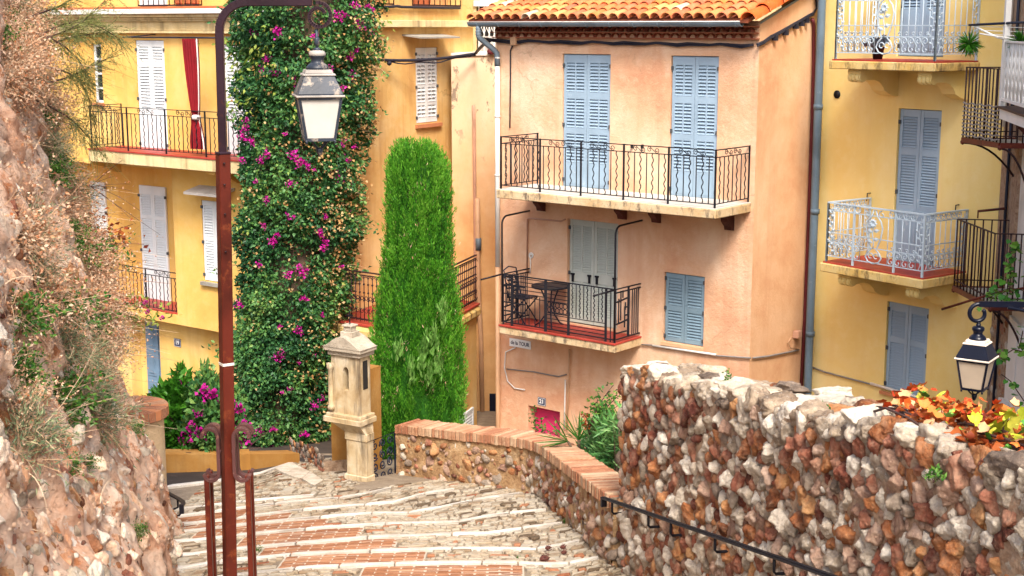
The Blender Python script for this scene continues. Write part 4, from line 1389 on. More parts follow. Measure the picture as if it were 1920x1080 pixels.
# cables and pipes on the pink house
def poly_on(F, pts, o, r, mat, name, parent, n=6, jig=0):
    P_ = []
    for px, py in pts: a, z = F.uv(px, py, o); P_.append(F.P(a, z, o))
    m = MB(); m.tube(P_, r, n); return m.build(name, mat, parent)
cpts = [(905, 72)] + [(930 + i * 20, 75 + (i % 3) * 1.2 + i * .35) for i in range(1, 24)] + [(1412, 84)]
poly_on(FP, cpts, .035, .024, M['cable'], 'cable', pink)
poly_on(FP, [(x, y + 2.5 + 1.5 * math.sin(x)) for x, y in cpts], .05, .013, M['cable'], 'cable', pink)
spts = [(1420, 83), (1432, 78), (1446, 68), (1462, 60), (1478, 51), (1490, 44), (1503, 37), (1516, 29), (1526, 24), (1532, 14), (1530, -4)]
poly_on(FS, spts, .03, .02, M['cable'], 'cable', pink)
poly_on(FS, [(x, y + 3 + math.sin(x * .4)) for x, y in spts[:-2]], .045, .012, M['cable'], 'cable', pink)
m = MB()
for px, py in ((1449, 70), (1469, 60), (1488, 48), (1499, 43), (1508, 37)):
    a, z = FS.uv(px, py); m.box(FS, a - .03, a + .03, z - .05, z + .03, .0, .08)
m.build('cable_clamp', M['cable'], pink)
a, z = FP.uv(968, 77); m = MB(); m.box(FP, a - .06, a + .06, z - .065, z + .065, .0, .1); m.tube([FP.P(a, z, .09), FP.P(a, z, .105)], .015, 8)
m.build('junction_box', M['pipe_tan'], pink, bevel=.008)
poly_on(FP, [(961, 86), (957, 95), (957, 140), (956, 240)], .02, .012, M['cable'], 'cable', pink)
poly_on(FP, [(1203, 646), (1222, 647), (1250, 652), (1320, 660), (1345, 667), (1408, 671)], .03, .014, M['grey_cable'], 'cable', pink)
poly_on(FP, [(1224, 648), (1342, 665)], .04, .02, M['pvc'], 'conduit', pink)
poly_on(FS, [(1412, 671), (1440, 668), (1480, 660), (1498, 656)], .03, .016, M['grey_cable'], 'cable', pink)
a, z = FS.uv(1490, 626); m = MB(); m.box(FS, a - .07, a + .07, z - .06, z + .06, 0, .1); m.build('junction_box', M['pipe_pink'], pink, bevel=.008)
poly_on(FS, [(1483, 632), (1478, 642), (1482, 652), (1496, 655)], .04, .01, M['pipe_tan'], 'cable', pink)
poly_on(FP, [(988, 640 - 128), (989, 411), (993, 409), (1052, 415), (1060, 411)], .025, .015, M['pipe_pink'], 'conduit', pink)
poly_on(FP, [(994, 512), (995, 492), (994, 484)], .02, .011, M['pvc'], 'cable', pink)
m = MB(); a, z = FP.uv(997, 479); m.tube(spiral(FP.P(a, z, .02), .055, .015, 0, 900, 30, FP.u, (0, 0, 1)), .008, 5); m.build('cable_coil', M['pvc'], pink)
poly_on(FP, [(1068, 655), (1066, 715), (1063, 805)], .03, .018, M['pipe_tan'], 'conduit', pink)
poly_on(FP, [(1060, 712), (1058, 805)], .03, .014, M['pvc'], 'conduit', pink)
poly_on(FP, [(950, 692), (970, 694), (1000, 697), (1030, 703), (1048, 706), (1062, 702)], .025, .012, M['grey_cable'], 'cable', pink)
poly_on(FP, [(966, 652), (948, 660), (946, 690), (952, 715), (965, 728), (984, 731)], .025, .012, M['pvc'], 'cable', pink)
poly_on(FS, [(1523, 36), (1526, 44), (1526, 120), (1522, 250), (1517, 400), (1509, 600), (1501, 752)], .04, .03, M['pipe_red'], 'drain_pipe', pink, 8)
m = MB(); a, z = FP.uv(1300, 404)
for px, py in ((1187, 273), (1206, 273)):
    a, z = FP.uv(px, py); m.box(FP, a - .01, a + .01, z - .04, z + .02, 0, .06)
m.build('wall_hook', M['iron'], pink)

# ------------------------------------------------------------------ signs
def text_obj(txt, F, a, z, o, size, mat, parent, align='CENTER', sx=1.0):
    cu = bpy.data.curves.new('lettering', 'FONT'); cu.body = txt; cu.size = size; cu.extrude = .0015; cu.offset = .004 if size > .1 else .0015
    cu.align_x = align; cu.align_y = 'CENTER'
    to = bpy.data.objects.new('tmp', cu); COL.objects.link(to)
    bpy.context.view_layer.update()
    me = bpy.data.meshes.new_from_object(to.evaluated_get(bpy.context.evaluated_depsgraph_get()))
    bpy.data.objects.remove(to)
    me.materials.clear(); me.materials.append(mat)
    Mx = frame(F.P(a, z, o), F.u * sx, (0, 0, 1), F.n)
    return _link('lettering', me, parent, Mx)
def plate(name, label, F, r, txt, size, o, mback, mtext, border=None, cat='sign', sx=1.0):
    a0, a1, z0, z1 = r
    t = thing(name, label, cat, F.P((a0 + a1) / 2, z0, o))
    m = MB(); m.box(F, a0, a1, z0, z1, o - .012, o); m.build('plate', mback, t, bevel=.003)
    if border:
        m = MB(); b = .007; g = .008
        m.box(F, a0 + g, a1 - g, z1 - g - b, z1 - g, o, o + .002); m.box(F, a0 + g, a1 - g, z0 + g, z0 + g + b, o, o + .002)
        m.box(F, a0 + g, a0 + g + b, z0 + g + b, z1 - g - b, o, o + .002); m.box(F, a1 - g - b, a1 - g, z0 + g + b, z1 - g - b, o, o + .002)
        m.build('border', border, t)
    text_obj(txt, F, (a0 + a1) / 2, (z0 + z1) / 2, o + .002, size, mtext, t, sx=sx)
    return t
r = FP.rect(1008, 1023, 744, 759, .014)
plate('house_number', 'blue enamel number plate reading 21 above the pink door', FP, r, '21', .105, .014, M['enamel'], M['enamel_white'], M['enamel_white'], 'number plate')
r = FP.rect(955, 995, 633.5, 648.5, .016)
sg = plate('street_sign', 'white street sign reading de la TOUR under the small balcony', FP, r, 'de la TOUR', .094, .016, M['enamel_white'], M['ink'], None, 'street sign', .92)

# ------------------------------------------------------------------ bistro table and folding chair on the lower balcony
tc = FP.P(*[FP.uv(1030, 600, o2 * .55)[0], z2T, o2 * .52]); tc.z = z2T
tb = thing('bistro_table', 'small round bistro table with curved iron legs on the low balcony', 'table', tc)
m = MB(); m.lathe([(.0, .70), (.31, .70), (.315, .715), (.31, .73), (0, .73)], tc, 20); m.build('table_top', M['pipe_tan'], tb)
m = MB(); m.lathe([(.318, .70), (.326, .70), (.326, .735), (.318, .735)], tc, 20); m.build('table_rim', M['iron'], tb)
for k in range(3):
    w = R(35 + 120 * k); d = Vector((math.cos(w), math.sin(w), 0))
    m = MB(); m.tube([tc + d * .2 + Vector((0, 0, .70)), tc + d * .1 + Vector((0, 0, .5)), tc + d * .06 + Vector((0, 0, .36)), tc + d * .10 + Vector((0, 0, .2)), tc + d * .2 + Vector((0, 0, .06)), tc + d * .28 + Vector((0, 0, .012))], .013, 6)
    m.build('leg', M['iron_navy'], tb)
cc = FP.P(FP.uv(975, 600, o2 * .55)[0], z2T, o2 * .5)
ch_ = thing('folding_chair', 'black folding iron chair with a scrolled back on the low balcony', 'chair', cc)
u, n = FP.u, FP.n
def cp(a, o, z): return cc + u * a + n * o + Vector((0, 0, z))
for sgn in (-1, 1):
    m = MB(); m.tube([cp(-.20, .19 * sgn, .012), cp(.20, .19 * sgn, .44)], .012, 6); m.build('leg', M['iron_navy'], ch_)
    m = MB(); m.tube([cp(.22, .17 * sgn, .012), cp(-.16, .17 * sgn, .46), cp(-.26, .17 * sgn, .92)], .012, 6); m.build('leg', M['iron_navy'], ch_)
m = MB(); c8 = [cp(-.17, -.2, .44), cp(-.17, .2, .44), cp(.22, .2, .45), cp(.22, -.2, .45)]
m.hexa(c8 + [p + Vector((0, 0, .02)) for p in c8]); m.build('seat', M['iron_navy'], ch_)
m = MB(); m.tube([cp(-.26, -.17, .92), cp(-.29, 0, .96), cp(-.26, .17, .92)], .011, 6); m.tube([cp(-.19, -.17, .6), cp(-.19, .17, .6)], .01, 6)
for f in (-.08, .08): m.tube(spiral(cp(-.23, f, .76), .075, .02, 0, 540, 20, n, Vector((-.2, 0, 1)).normalized()), .008, 5)
m.build('backrest', M['iron_navy'], ch_)
m = MB()
for f in (-.08, .08): m.lathe([(0, -.0), (.04, .0), (.04, .006), (0, .006)], cp(-.222, f, .755), 6)
m.build('back_rosette', M['enamel_white'], ch_)

# ------------------------------------------------------------------ the yellow house on the right
yd = at(1720, 300, 21.6)
FY = Facade(yd.x, yd.y, .588, -.809)
yL, yR = -2.9, FY.uv(1872, 400)[0]
yel = thing('yellow_house', 'lemon yellow house with pale blue ornate balconies', 'house', FY.P(0, 1.1, 0))
ymid = FY.rect(1679, 1757, 204, 500); ylow = FY.rect(1661, 1737, 565, 731); yup = FY.rect(1688, 1774, -150, 104)
wall_holes('wall', FY, yL, yR, .6, 14, [hole(ymid, .08), hole(ylow, .08), hole(yup, .08)], M['yellow'], yel)
m = MB(); p0, p1 = FY.P(yL, 0), FY.P(yR, 0); q0, q1 = p0 - FY.n * 6, p1 - FY.n * 6
m.add([(p0.x, p0.y, .6), (q0.x, q0.y, .6), (q0.x, q0.y, 14), (p0.x, p0.y, 14)], [(0, 1, 2, 3)])
m.add([(q1.x, q1.y, .6), (p1.x, p1.y, .6), (p1.x, p1.y, 14), (q1.x, q1.y, 14)], [(0, 1, 2, 3)])
m.add([(p0.x, p0.y, 14), (p1.x, p1.y, 14), (q1.x, q1.y, 14), (q0.x, q0.y, 14)], [(0, 1, 2, 3)])
m.build('side_wall', M['yellow'], yel, fix=False)
shutters(yel, FY, *ymid, M['blue'], zones=((.045, .24), (.285, .60)), cols=1, panel=(.62, .97), o=-.032, stile=.07, pitch=.042)
shutters(yel, FY, *ylow, M['blue'], zones=((.09, .385), (.45, .955)), cols=1, o=-.032, stile=.065, pitch=.042)
shutters(yel, FY, *yup, M['blue'], zones=((.04, .22), (.27, .655)), cols=1, panel=(.67, .98), o=-.032, stile=.07, pitch=.042)
m = MB(); m.box(FY, ylow[0] - .05, ylow[1] + .05, ylow[2] - .07, ylow[2] - .02, -.05, .05); m.build('sill', M['sill'], yel)
def corbel(F, a, zt, d, w, h, mat, parent):
    pr = [(-.02, zt), (d, zt), (d + .02, zt - h * .12)] + [(d - .06 + math.cos(R(q)) * .08, zt - h * .28 + math.sin(R(q)) * h * .17) for q in range(40, -150, -30)] + \
         [(d * .66, zt - h * .38), (d * .52, zt - h * .46), (d * .42, zt - h * .62), (d * .36, zt - h * .80), (d * .22, zt - h * .93), (d * .08, zt - h), (-.02, zt - h)]
    m = MB(); m.extr(pr, lambda a_, z_, o_: F.P(a_, z_, o_), a - w / 2, a + w / 2)
    for q in (-.3, 0, .3):
        pr2 = [(d - .06 + math.cos(R(t)) * .092, zt - h * .28 + math.sin(R(t)) * h * .19) for t in range(60, -160, -30)] + [(d - .08, zt - h * .28)]
        m.extr(pr2, lambda a_, z_, o_: F.P(a_, z_, o_), a + w * q - w * .1, a + w * q + w * .1)
    return m.build('corbel', mat, parent)

band_ring = ring_mesh(.052, .008, 12)
for k in range(3):
    band_ring.tube([(0, 0, 0), (.03 * math.cos(R(120 * k + 20)), 0, .03 * math.sin(R(120 * k + 20))), (.045 * math.cos(R(120 * k + 50)), 0, .045 * math.sin(R(120 * k + 50)))], .006, 4)
ring_m = band_ring.mesh([M['iron_pale']], 'ring')
vb = MB()
vb.tube(spiral((0, 0, .17), .062, .016, 200, -250, 18, (1, 0, 0), (0, 0, 1))[::-1] + [Vector((-.02, 0, .10))] + spiral((.0, 0, .045), .05, .018, 130, 420, 12, (1, 0, 0), (0, 0, 1)), .009, 5)
vb.tube(spiral((.035, 0, .275), .035, .012, 180, -200, 10, (1, 0, 0), (0, 0, 1)), .008, 5)
scr_m = vb.mesh([M['iron_pale']], 'scroll')
def leaf_piece(p, d, s, u, n, m):
    p = Vector(p); d = Vector(d); q = d.cross(n).normalized()
    m.add([p, p + d * s * .5 + q * s * .28 + n * .01, p + d * s, p + d * s * .5 - q * s * .28 + n * .01, p + d * s * .5 + n * .02], [(0, 1, 4), (1, 2, 4), (2, 3, 4), (3, 0, 4)])
def pale_run(parent, A, B, zb, zt, center=False, leafy=True):
    mat = M['iron_pale']; u, n = seg_frame(A, B, zb); L = math.hypot(B[0] - A[0], B[1] - A[1])
    P = lambda a, z, o=0: Vector((A[0] + u.x * a + n.x * o, A[1] + u.y * a + n.y * o, z))
    H = zt - zb
    m = MB(); m.bar(P(0, zt), P(L, zt), .045, .02); m.build('handrail', mat, parent)
    for f in (.865, .47, .30, .045): MB().bar(P(0, zb + H * f), P(L, zb + H * f), .014, .014).build('rail', mat, parent)
    bars = MB(); bars.tube([(0, 0, 0), (0, 0, H * .82)], .0075, 5); bm_ = bars.mesh([mat], 'baluster')
    pm = MB(); pm.cbox(-.014, .014, -.014, .014, -.08, H); pmm = pm.mesh([mat], 'post')
    ns = max(3, round(L / .125)); c = L / 2
    for i in range(ns + 1):
        a = L * i / ns
        if center and abs(a - c) < .17: continue
        post = i in (0, ns) or (center and (abs(i - ns * .3) < .5 or abs(i - ns * .7) < .5))
        place('post' if post else 'baluster', pmm if post else bm_, parent, P(a, zb + (.0 if post else H * .045)), u, n)
        if i < ns:
            a2 = a + L / ns / 2
            if center and abs(a2 - c) < .2: continue
            if leafy and (a2 < .14 or a2 > L - .14): continue
            place('ring', ring_m, parent, P(a2, zb + H * .932 - .0), u, n, sz=min(1, H * .067 / .052))
            place('scroll', scr_m, parent, P(a2, zb + H * .06), u, n, sz=H * 1.02)
    if leafy:
        m = MB(); rl = random.Random(2)
        for a0 in (.07, L - .07):
            pts = [P(a0 + .02 * math.sin(i * 1.1), zb + H * (.06 + .88 * i / 14)) for i in range(15)]
            m.tube(pts, .006, 4)
            for i in range(1, 14): leaf_piece(pts[i], (u * (1 if i % 2 else -1) + Vector((0, 0, .6))).normalized(), .075, u, n, m)
        m.build('iron_leaves', mat, parent, fix=False)
    if center:
        m = MB()
        for sg in (-1, 1):
            m.tube([P(c + sg * .02, zb + H * .97), P(c + sg * .05, zb + H * .86), P(c + sg * .12, zb + H * .78), P(c + sg * .155, zb + H * .66), P(c + sg * .13, zb + H * .5), P(c + sg * .08, zb + H * .36), P(c + sg * .05, zb + H * .28), P(c + sg * .11, zb + H * .22), P(c + sg * .15, zb + H * .14), P(c + sg * .10, zb + H * .06), P(c, zb + H * .03)], .012, 6)
            m.tube(spiral(P(c + sg * .13, zb + H * .90), .06, .02, 90, 90 + sg * 360, 14, u, (0, 0, 1)), .009, 5)
            m.tube(spiral(P(c + sg * .05, zb + H * .16), .05, .03, 0, 300, 12, u, (0, 0, 1)), .009, 5)
        m.build('lyre', mat, parent)
        m = MB(); st_ = [P(c + .015 * math.sin(i), zb + H * (.3 + .45 * i / 8), .02) for i in range(9)]
        m.tube(st_, .009, 5)
        for i, (sg, z) in enumerate(((-1, .40), (1, .45), (-1, .58), (1, .60), (-1, .66))): leaf_piece(P(c, zb + H * z, .02), (u * sg + Vector((0, 0, .25))).normalized(), .12, u, n, m)
        for k in range(9):
            w = R(40 * k); leaf_piece(P(c, zb + H * .74, .03), u * math.cos(w) + Vector((0, 0, math.sin(w))), .085, u, n, m)
        m.build('iron_flower', mat, parent, fix=False)
def yellow_balcony(pxL, pyL, pxR, pyR, pxW, pyW, pyb, rail_top, cor):
    o, aR = solve_o(FY, pxW, pyW, pxR, pyR)
    aL = FY.uv(pxL, pyL, o)[0]
    zt = (FY.uv(pxL, pyL, o)[1] + FY.uv(pxR, pyR, o)[1]) / 2
    zb = FY.uv(pxR, pyb, o)[1]
    m = MB(); m.box(FY, aL, aR, zb, zt - .02, -.1, o); b = m.build('balcony', M['slab_yellow'], yel, bevel=.012)
    m = MB(); m.box(FY, aL + .03, aR - .03, zt - .019, zt + .004, -.0, o - .04); m.build('balcony_floor', M['red_tile'], b)
    zr = rail_top(o) if callable(rail_top) else zt + rail_top
    i = .06
    A, B = FY.P(aL + i + .02, 0, o - i), FY.P(aR - i, 0, o - i)
    pale_run(b, A, B, zt + .06, zr, True)
    pale_run(b, B, FY.P(aR - i, 0, .02), zt + .06, zr)
    pale_run(b, FY.P(aL + i + .02, 0, .02), A, zt + .06, zr)
    for f in cor: corbel(FY, aL + (aR - aL) * f, zb, o * .86, .24, .42, M['yellow'], b)
    return b, o, aL, aR, zt
yb2 = yellow_balcony(1537, 489, 1730, 524, 1815, 508, 543, lambda o: (FY.uv(1553, 381, o)[1] + FY.uv(1732, 403, o)[1]) / 2, (.2, .86))
yb1 = yellow_balcony(1554, 110, 1754, 117, 1838, 114, 135, yb2[0] and 1.0, (.2, .86))
a, z = FY.uv(1570, 177); m = MB(); m.tube([FY.P(a, z, -.01), FY.P(a, z, .015)], .065, 16); m.build('vent_cap', M['iron'], yel)
for px, py in ((1632, 362), (1798, 384), (1698, 0)):
    a, z = FY.uv(px, py); m = MB(); m.tube([FY.P(a, z, 0), FY.P(a, z, .07), FY.P(a, z - .12, .08)], .01, 6); m.build('wall_hook', M['iron'], yel)
poly_on(FY, [(1522, 688), (1545, 697), (1575, 705), (1632, 720)], .03, .014, M['grey_cable'], 'cable', yel)
poly_on(FY, [(1632, 719), (1738, 750)], .035, .024, M['pvc'], 'conduit', yel)
poly_on(FY, [(1738, 751), (1770, 757), (1800, 766), (1832, 776)], .03, .016, M['grey_cable'], 'cable', yel)
# big grey pipe in the corner
pm = MB(); pts = [FY.P(FY.uv(1541, 0, .14)[0], 12.5, .14)] + [FY.P(FY.uv(px, py, .14)[0], FY.uv(px, py, .14)[1], .14) for px, py in ((1541, 0), (1534, 200), (1527, 400), (1519, 600), (1513, 770))]
pts.append(FY.P(FY.uv(1509, 860, .14)[0], FY.uv(1509, 860, .14)[1], .14))
pm.tube(pts, .066, 12)
for px, py in ((1534, 205), (1528, 401), (1519, 630)):
    a, z = FY.uv(px, py, .14); pm.tube([FY.P(a, z, .14), FY.P(a, z + .08, .14)], .075, 12)
pm.build('drain_pipe', M['zinc_pipe'], yel)
# half hidden number plate
r = FY.rect(1684, 1700, 782, 796, .014)
plate('house_number', 'dark number plate on the yellow wall half hidden by autumn leaves', FY, r, '24', .105, .014, M['enamel'], M['enamel_white'], None, 'number plate')
# pots on the yellow balconies
def pot_plant(loc, label, n, h, mat_leaf):
    t = thing('potted_plant', label, 'potted plant', loc)
    m = MB(); m.lathe([(0, 0), (.07, 0), (.095, .16), (.105, .16), (.105, .185), (.09, .185), (.085, .15), (0, .15)], loc, 12); m.build('pot', M['iron_brown'], t)
    m = MB(); rl = random.Random(int(loc.x * 100))
    for i in range(n):
        w = rl.uniform(0, 6.28); e = rl.uniform(.3, 1.3)
        d = Vector((math.cos(w) * math.cos(e), math.sin(w) * math.cos(e), math.sin(e)))
        leaf_piece(loc + Vector((0, 0, .16)) + d * rl.uniform(0, h * .5), d, h * rl.uniform(.5, 1), d.orthogonal().normalized(), d.orthogonal().normalized(), m)
    m.build('foliage', mat_leaf, t, fix=False)
# ------------------------------------------------------------------ house number 19 (ochre, left) 
ac = at(640, 540, 26.3)
F1 = Facade(ac.x, ac.y, .803, -.596)         # a <= 0 runs back to the left
F2 = Facade(ac.x, ac.y, .508, .861)          # a >= 0 runs back to the right
och = thing('ochre_house', 'ochre house with white shutters and a long iron balcony', 'house', Vector((ac.x - 2, ac.y + 2, 1.4)))
A_L = -9.5
usd = F1.rect(259, 310.5, 76, 283); us2 = F1.rect(423, 470, 84, 292)
win = F1.rect(174, 191, 83, 192)
nrec = F1.uv(327, 450)[0]
z_under = F1.uv(327, 318)[1]
z_rec_b = F1.uv(327, 590)[1]
z_over = F1.uv(327, 607)[1]
lwin = F1.rect(381, 425, 376, 524)
REC = .85
wall_holes('wall', F1, A_L, 0, z_over, 15, [hole(usd, .07), hole(us2, .07), hole(win, .12), hole(lwin, .06), (A_L + .01, nrec, z_rec_b, z_under - .02, REC)], M['tan'], och, back=M['tan'])
# ground floor, set back
GB = .35
dL, dR = F1.uv(279, 690, -GB - .25)[0], F1.uv(317, 690, -GB - .25)[0]; dT = F1.uv(300, 600, -GB - .25)[1]
wall_holes('wall', F1, A_L, -.0, .9, z_over + .02, [(dL - .28, dR + .03, .9, dT, .28)], M['tan'], och, o=-GB, back=M['tan'])
m = MB(); m.box(F1, A_L, 0, z_over - .004, z_over + .03, -GB, -.001); m.build('soffit', M['tan'], och)
d0, d1 = dL, dR
m = MB(); m.box(F1, d0, d1, 1.0, dT, -GB - .27, -GB - .2)
for (fa, fb, za, zb) in ((.08, .5, .42, .96), (.68, .95, .42, .96), (.08, .5, .08, .37), (.68, .95, .08, .37)):
    p, q = d0 + (d1 - d0) * fa, d0 + (d1 - d0) * fb; zz0, zz1 = 1.5 + (dT - 1.5) * za, 1.5 + (dT - 1.5) * zb
    m.box(F1, p, q, zz0, zz1, -GB - .2, -GB - .185); m.box(F1, p + .05, q - .05, zz0 + .06, zz1 - .06, -GB - .19, -GB - .172)
m.box(F1, d0 + (d1 - d0) * .53, d0 + (d1 - d0) * .65, 1.0, dT, -GB - .2, -GB - .165)
dd = m.build('door', M['door_blue'], och, bevel=.005)
a, z = F1.uv(305, 719, -GB - .2); m = MB(); m.lathe([(0, -.04), (.035, -.03), (.045, 0), (.035, .03), (0, .04)], F1.P(a, z, -GB - .12), 12); m.build('knob', M['enamel_white'], dd)
a, z = F1.uv(306, 693, -GB - .2); m = MB(); m.box(F1, a - .035, a + .035, z - .05, z + .05, -GB - .2, -GB - .16); m.build('lock_plate', M['iron'], dd)
a, z = F1.uv(308, 734, -GB - .2); m = MB(); m.box(F1, a - .16, a + .16, z - .05, z + .05, -GB - .2, -GB - .16); m.build('letter_slot', M['iron'], dd)
r = F1.rect(326, 338.5, 634, 649, -GB + .014)
plate('house_number', 'blue enamel number plate reading 19 beside the blue door', F1, r, '19', .125, -GB + .014, M['enamel'], M['enamel_white'], M['enamel_white'], 'number plate')
shutters(och, F1, *usd, M['white'], zones=((.055, .185), (.235, .62)), cols=1, panel=(.64, .98), o=-.012, stile=.06, pitch=.062)
shutters(och, F1, *us2, M['white'], zones=((.055, .185), (.235, .62)), cols=1, panel=(.64, .98), o=-.012, stile=.06, pitch=.062)
shutters(och, F1, *lwin, M['white'], zones=((.06, .44), (.50, .93)), cols=1, leaves=2, o=-.008, stile=.06, pitch=.055)
m = MB(); m.box(F1, lwin[0] - .06, lwin[1] + .06, lwin[2] - .10, lwin[2] - .03, -.04, .08); m.build('sill', M['grey_wood'], och)
a0, z0 = F1.uv(360, 362, .2); a1, z1 = F1.uv(427, 370, .2)
m = MB(); m.hexa([F1.P(a0, z0 + .10, 0), F1.P(a0, z0, .42), F1.P(a1, z0, .42), F1.P(a1, z0 + .10, 0), F1.P(a0, z0 + .15, 0), F1.P(a0, z0 + .05, .42), F1.P(a1, z0 + .05, .42), F1.P(a1, z0 + .15, 0)])
m.build('canopy', M['concrete'], och)
# recessed loggia
lsd = F1.rect(268, 316.5, 347, 577, -REC + .01); lsm = F1.rect(173, 201, 340, 445, -REC + .01)
shutters(och, F1, *lsd, M['white'], zones=((.07, .235), (.265, .66)), cols=1, panel=(.68, .98), o=-REC + .045, stile=.055, pitch=.055)
shutters(och, F1, *lsm, M['white'], zones=((.06, .46), (.52, .95)), cols=1, o=-REC + .045, stile=.05, pitch=.06)
lb = _link('balcony', None, och, Matrix.Translation(F1.P(nrec - 1.5, z_rec_b, 0)))
m = MB(); m.box(F1, A_L + .02, nrec - .005, z_rec_b, z_rec_b + .03, -REC + .01, -.03); m.build('balcony_floor', M['red_tile'], lb)
zt_, zb_ = F1.uv(328, 512, -.08)[1], F1.uv(328, 583, -.08)[1]
wavy_rail(lb, F1.P(nrec - 3.2, 0, -.08), F1.P(nrec - .01, 0, -.08), zb_, zt_, M['iron'], .125, 1.0, .12)
# glazed window beside the curtain
m = MB(); w0, w1, wz0, wz1 = win
m.box(F1, w0, w0 + .05, wz0, wz1, -.11, -.06); m.box(F1, w1 - .05, w1, wz0, wz1, -.11, -.06)
m.box(F1, w0 + .05, w1 - .05, wz1 - .05, wz1, -.11, -.06); m.box(F1, w0 + .05, w1 - .05, wz0, wz0 + .05, -.11, -.06)
for k in range(1, 4): z = wz0 + (wz1 - wz0) * k / 4; m.box(F1, w0 + .05, w1 - .05, z - .02, z + .02, -.105, -.065)
wo = m.build('window', M['white'], och)
for k in range(4):
    q0, q1 = wz0 + (wz1 - wz0) * k / 4 + .025, wz0 + (wz1 - wz0) * (k + 1) / 4 - .025
    m = MB(); m.box(F1, w0 + .052, w1 - .052, q0, q1, -.092, -.082); m.build('pane', M['glass'], wo)
m = MB(); m.box(F1, w0 - .02, w1 + .05, wz0 - .07, wz0 - .01, -.05, .06); m.build('sill', M['sill'], och)
# long balcony
ob = .85
bz1 = (F1.uv(172, 281, ob)[1] + F1.uv(442, 297, ob)[1]) / 2; bz0 = (F1.uv(172, 304, ob)[1] + F1.uv(440, 325, ob)[1]) / 2
bL, bR = F1.uv(166, 290, ob)[0], -.35
m = MB(); m.box(F1, bL, bR, bz0, bz1 - .03, .002, ob); bo = m.build('balcony', M['band'], och, bevel=.01)
m = MB(); m.box(F1, bL + .0, bR, bz1 - .029, bz1, .002, ob + .02); m.build('balcony_floor', M['red_tile'], bo)
bzr = (F1.uv(172, 193, ob)[1] + F1.uv(442, 219, ob)[1]) / 2
wavy_rail(bo, F1.P(bL + .05, 0, ob - .06), F1.P(bR - .05, 0, ob - .06), bz1 + .06, bzr, M['iron'], .128, 1.15, .12)
wavy_rail(bo, F1.P(bL + .05, 0, .0), F1.P(bL + .05, 0, ob - .06), bz1 + .06, bzr, M['iron'], .128, 1.15, .12)
for px in (222, 452):
    a, z = F1.uv(px, 315); m = MB()
    m.extr([(.0, bz0), (ob * .9, bz0), (ob * .9, bz0 - .06), (.35, bz0 - .18), (.2, bz0 - .27), (0, bz0 - .3)], lambda a_, z_, o_: F1.P(a_, z_, o_), a - .1, a + .1)
    m.build('corbel', M['tan'], bo)
# cornice bands, gutter, upper storey
cz = lambda py: F1.uv(300, py, .1)[1]
m = MB()
m.box(F1, A_L, -.02, cz(62), cz(58), .002, .16)
for (ya, yb, oo) in ((57.5, 40.5, .10), (40, 37, .16), (36.5, 32.5, .20), (32, 27, .26)): m.box(F1, A_L, .0 + oo * .3, cz(ya), cz(yb), .002, oo)
m.build('cornice', M['band'], och)
m = MB(); m.box(F1, A_L, .1, cz(26.5), cz(17), .002, .34); m.build('gutter', M['pvc'], och, bevel=.01)
m = MB(); m.box(F1, A_L, .1, cz(16.6), cz(12.5), .002, .30); m.build('balcony_floor', M['terracotta'], och)
m = MB(); rod0 = F1.uv(230, 68, ob - .1); rod1 = F1.uv(440, 73, ob - .1)
zrod = (rod0[1] + rod1[1]) / 2
# upper railing with french window and terracotta screen behind
up = _link('upper_balcony', None, och, Matrix.Translation(F1.P(-6, cz(12), .2)))
ua0, ua1 = F1.uv(259, 5, .28)[0], F1.uv(378, 5, .28)[0]
MB().bar(F1.P(ua0, cz(10.5), .28), F1.P(ua1, cz(10.5), .28), .03).build('rail', M['iron_brown'], up); MB().bar(F1.P(ua0, cz(10.5) + .95, .28), F1.P(ua1, cz(10.5) + .95, .28), .03).build('handrail', M['iron_brown'], up)
sb = MB(); sb.tube([(0, 0, 0), (0, 0, .95)], .010, 5); sbm = sb.mesh([M['iron_brown']], 'baluster')
for i in range(13): place('baluster', sbm, up, F1.P(ua0 + (ua1 - ua0) * i / 12, cz(10.5), .28), F1.u, F1.n)
r_ = F1.rect(262, 311, -90, 11, .02); m = MB(); m.box(F1, r_[0], r_[1], r_[2], r_[3], .004, .05); m.build('window', M['white'], up)
m = MB(); m.box(F1, (r_[0] + r_[1]) / 2 - .35, (r_[0] + r_[1]) / 2 - .04, r_[2] + .25, r_[3], .05, .056); m.box(F1, (r_[0] + r_[1]) / 2 + .04, (r_[0] + r_[1]) / 2 + .35, r_[2] + .25, r_[3], .05, .056); m.build('pane', M['glass'], up)
for px in (333, 349, 364):
    r_ = F1.rect(px - 6, px + 7, -40, 9, .1); MB().box(F1, r_[0], r_[1], r_[2], r_[3], .06, .12).build('screen_panel', M['terracotta'], up, bevel=.03)
# right-hand face
m = MB()
band_z0 = F2.uv(790, 51, .12)[1]; band_z1 = F2.uv(790, 38, .12)[1]; par1 = F2.uv(790, 15)[1]
aE = F2.uv(887, 100)[0]
sw = F2.rect(780.5, 820, 90, 231)
op1 = F2.rect(700, 736, -80, 13); op2 = F2.rect(772, 862, -80, 15)
wall_holes('wall', F2, 0, aE, .8, 15, [hole(sw, .07), (op1[0], op1[1], op1[2], op1[3], .3), (op2[0], op2[1], op2[2], op2[3], .3)], M['tan_worn'], och, back=M['salmon'])
m = MB(); m.box(F2, -.02, aE + .05, band_z0, band_z1, .002, .16); m.build('band', M['band'], och, bevel=.008)
shutters(och, F2, *sw, M['white'], zones=((.09, .49), (.53, .73), (.77, .93)), cols=2, o=-.01, stile=.075, pitch=.075)
m = MB(); m.box(F2, sw[0] - .06, sw[1] + .08, sw[2] - .10, sw[2] - .03, -.04, .07); m.build('sill', M['sill'], och)
ca0, ca1 = F2.uv(770, 70, .2)[0], F2.uv(843, 70, .2)[0]; czz = F2.uv(800, 72, .3)[1]
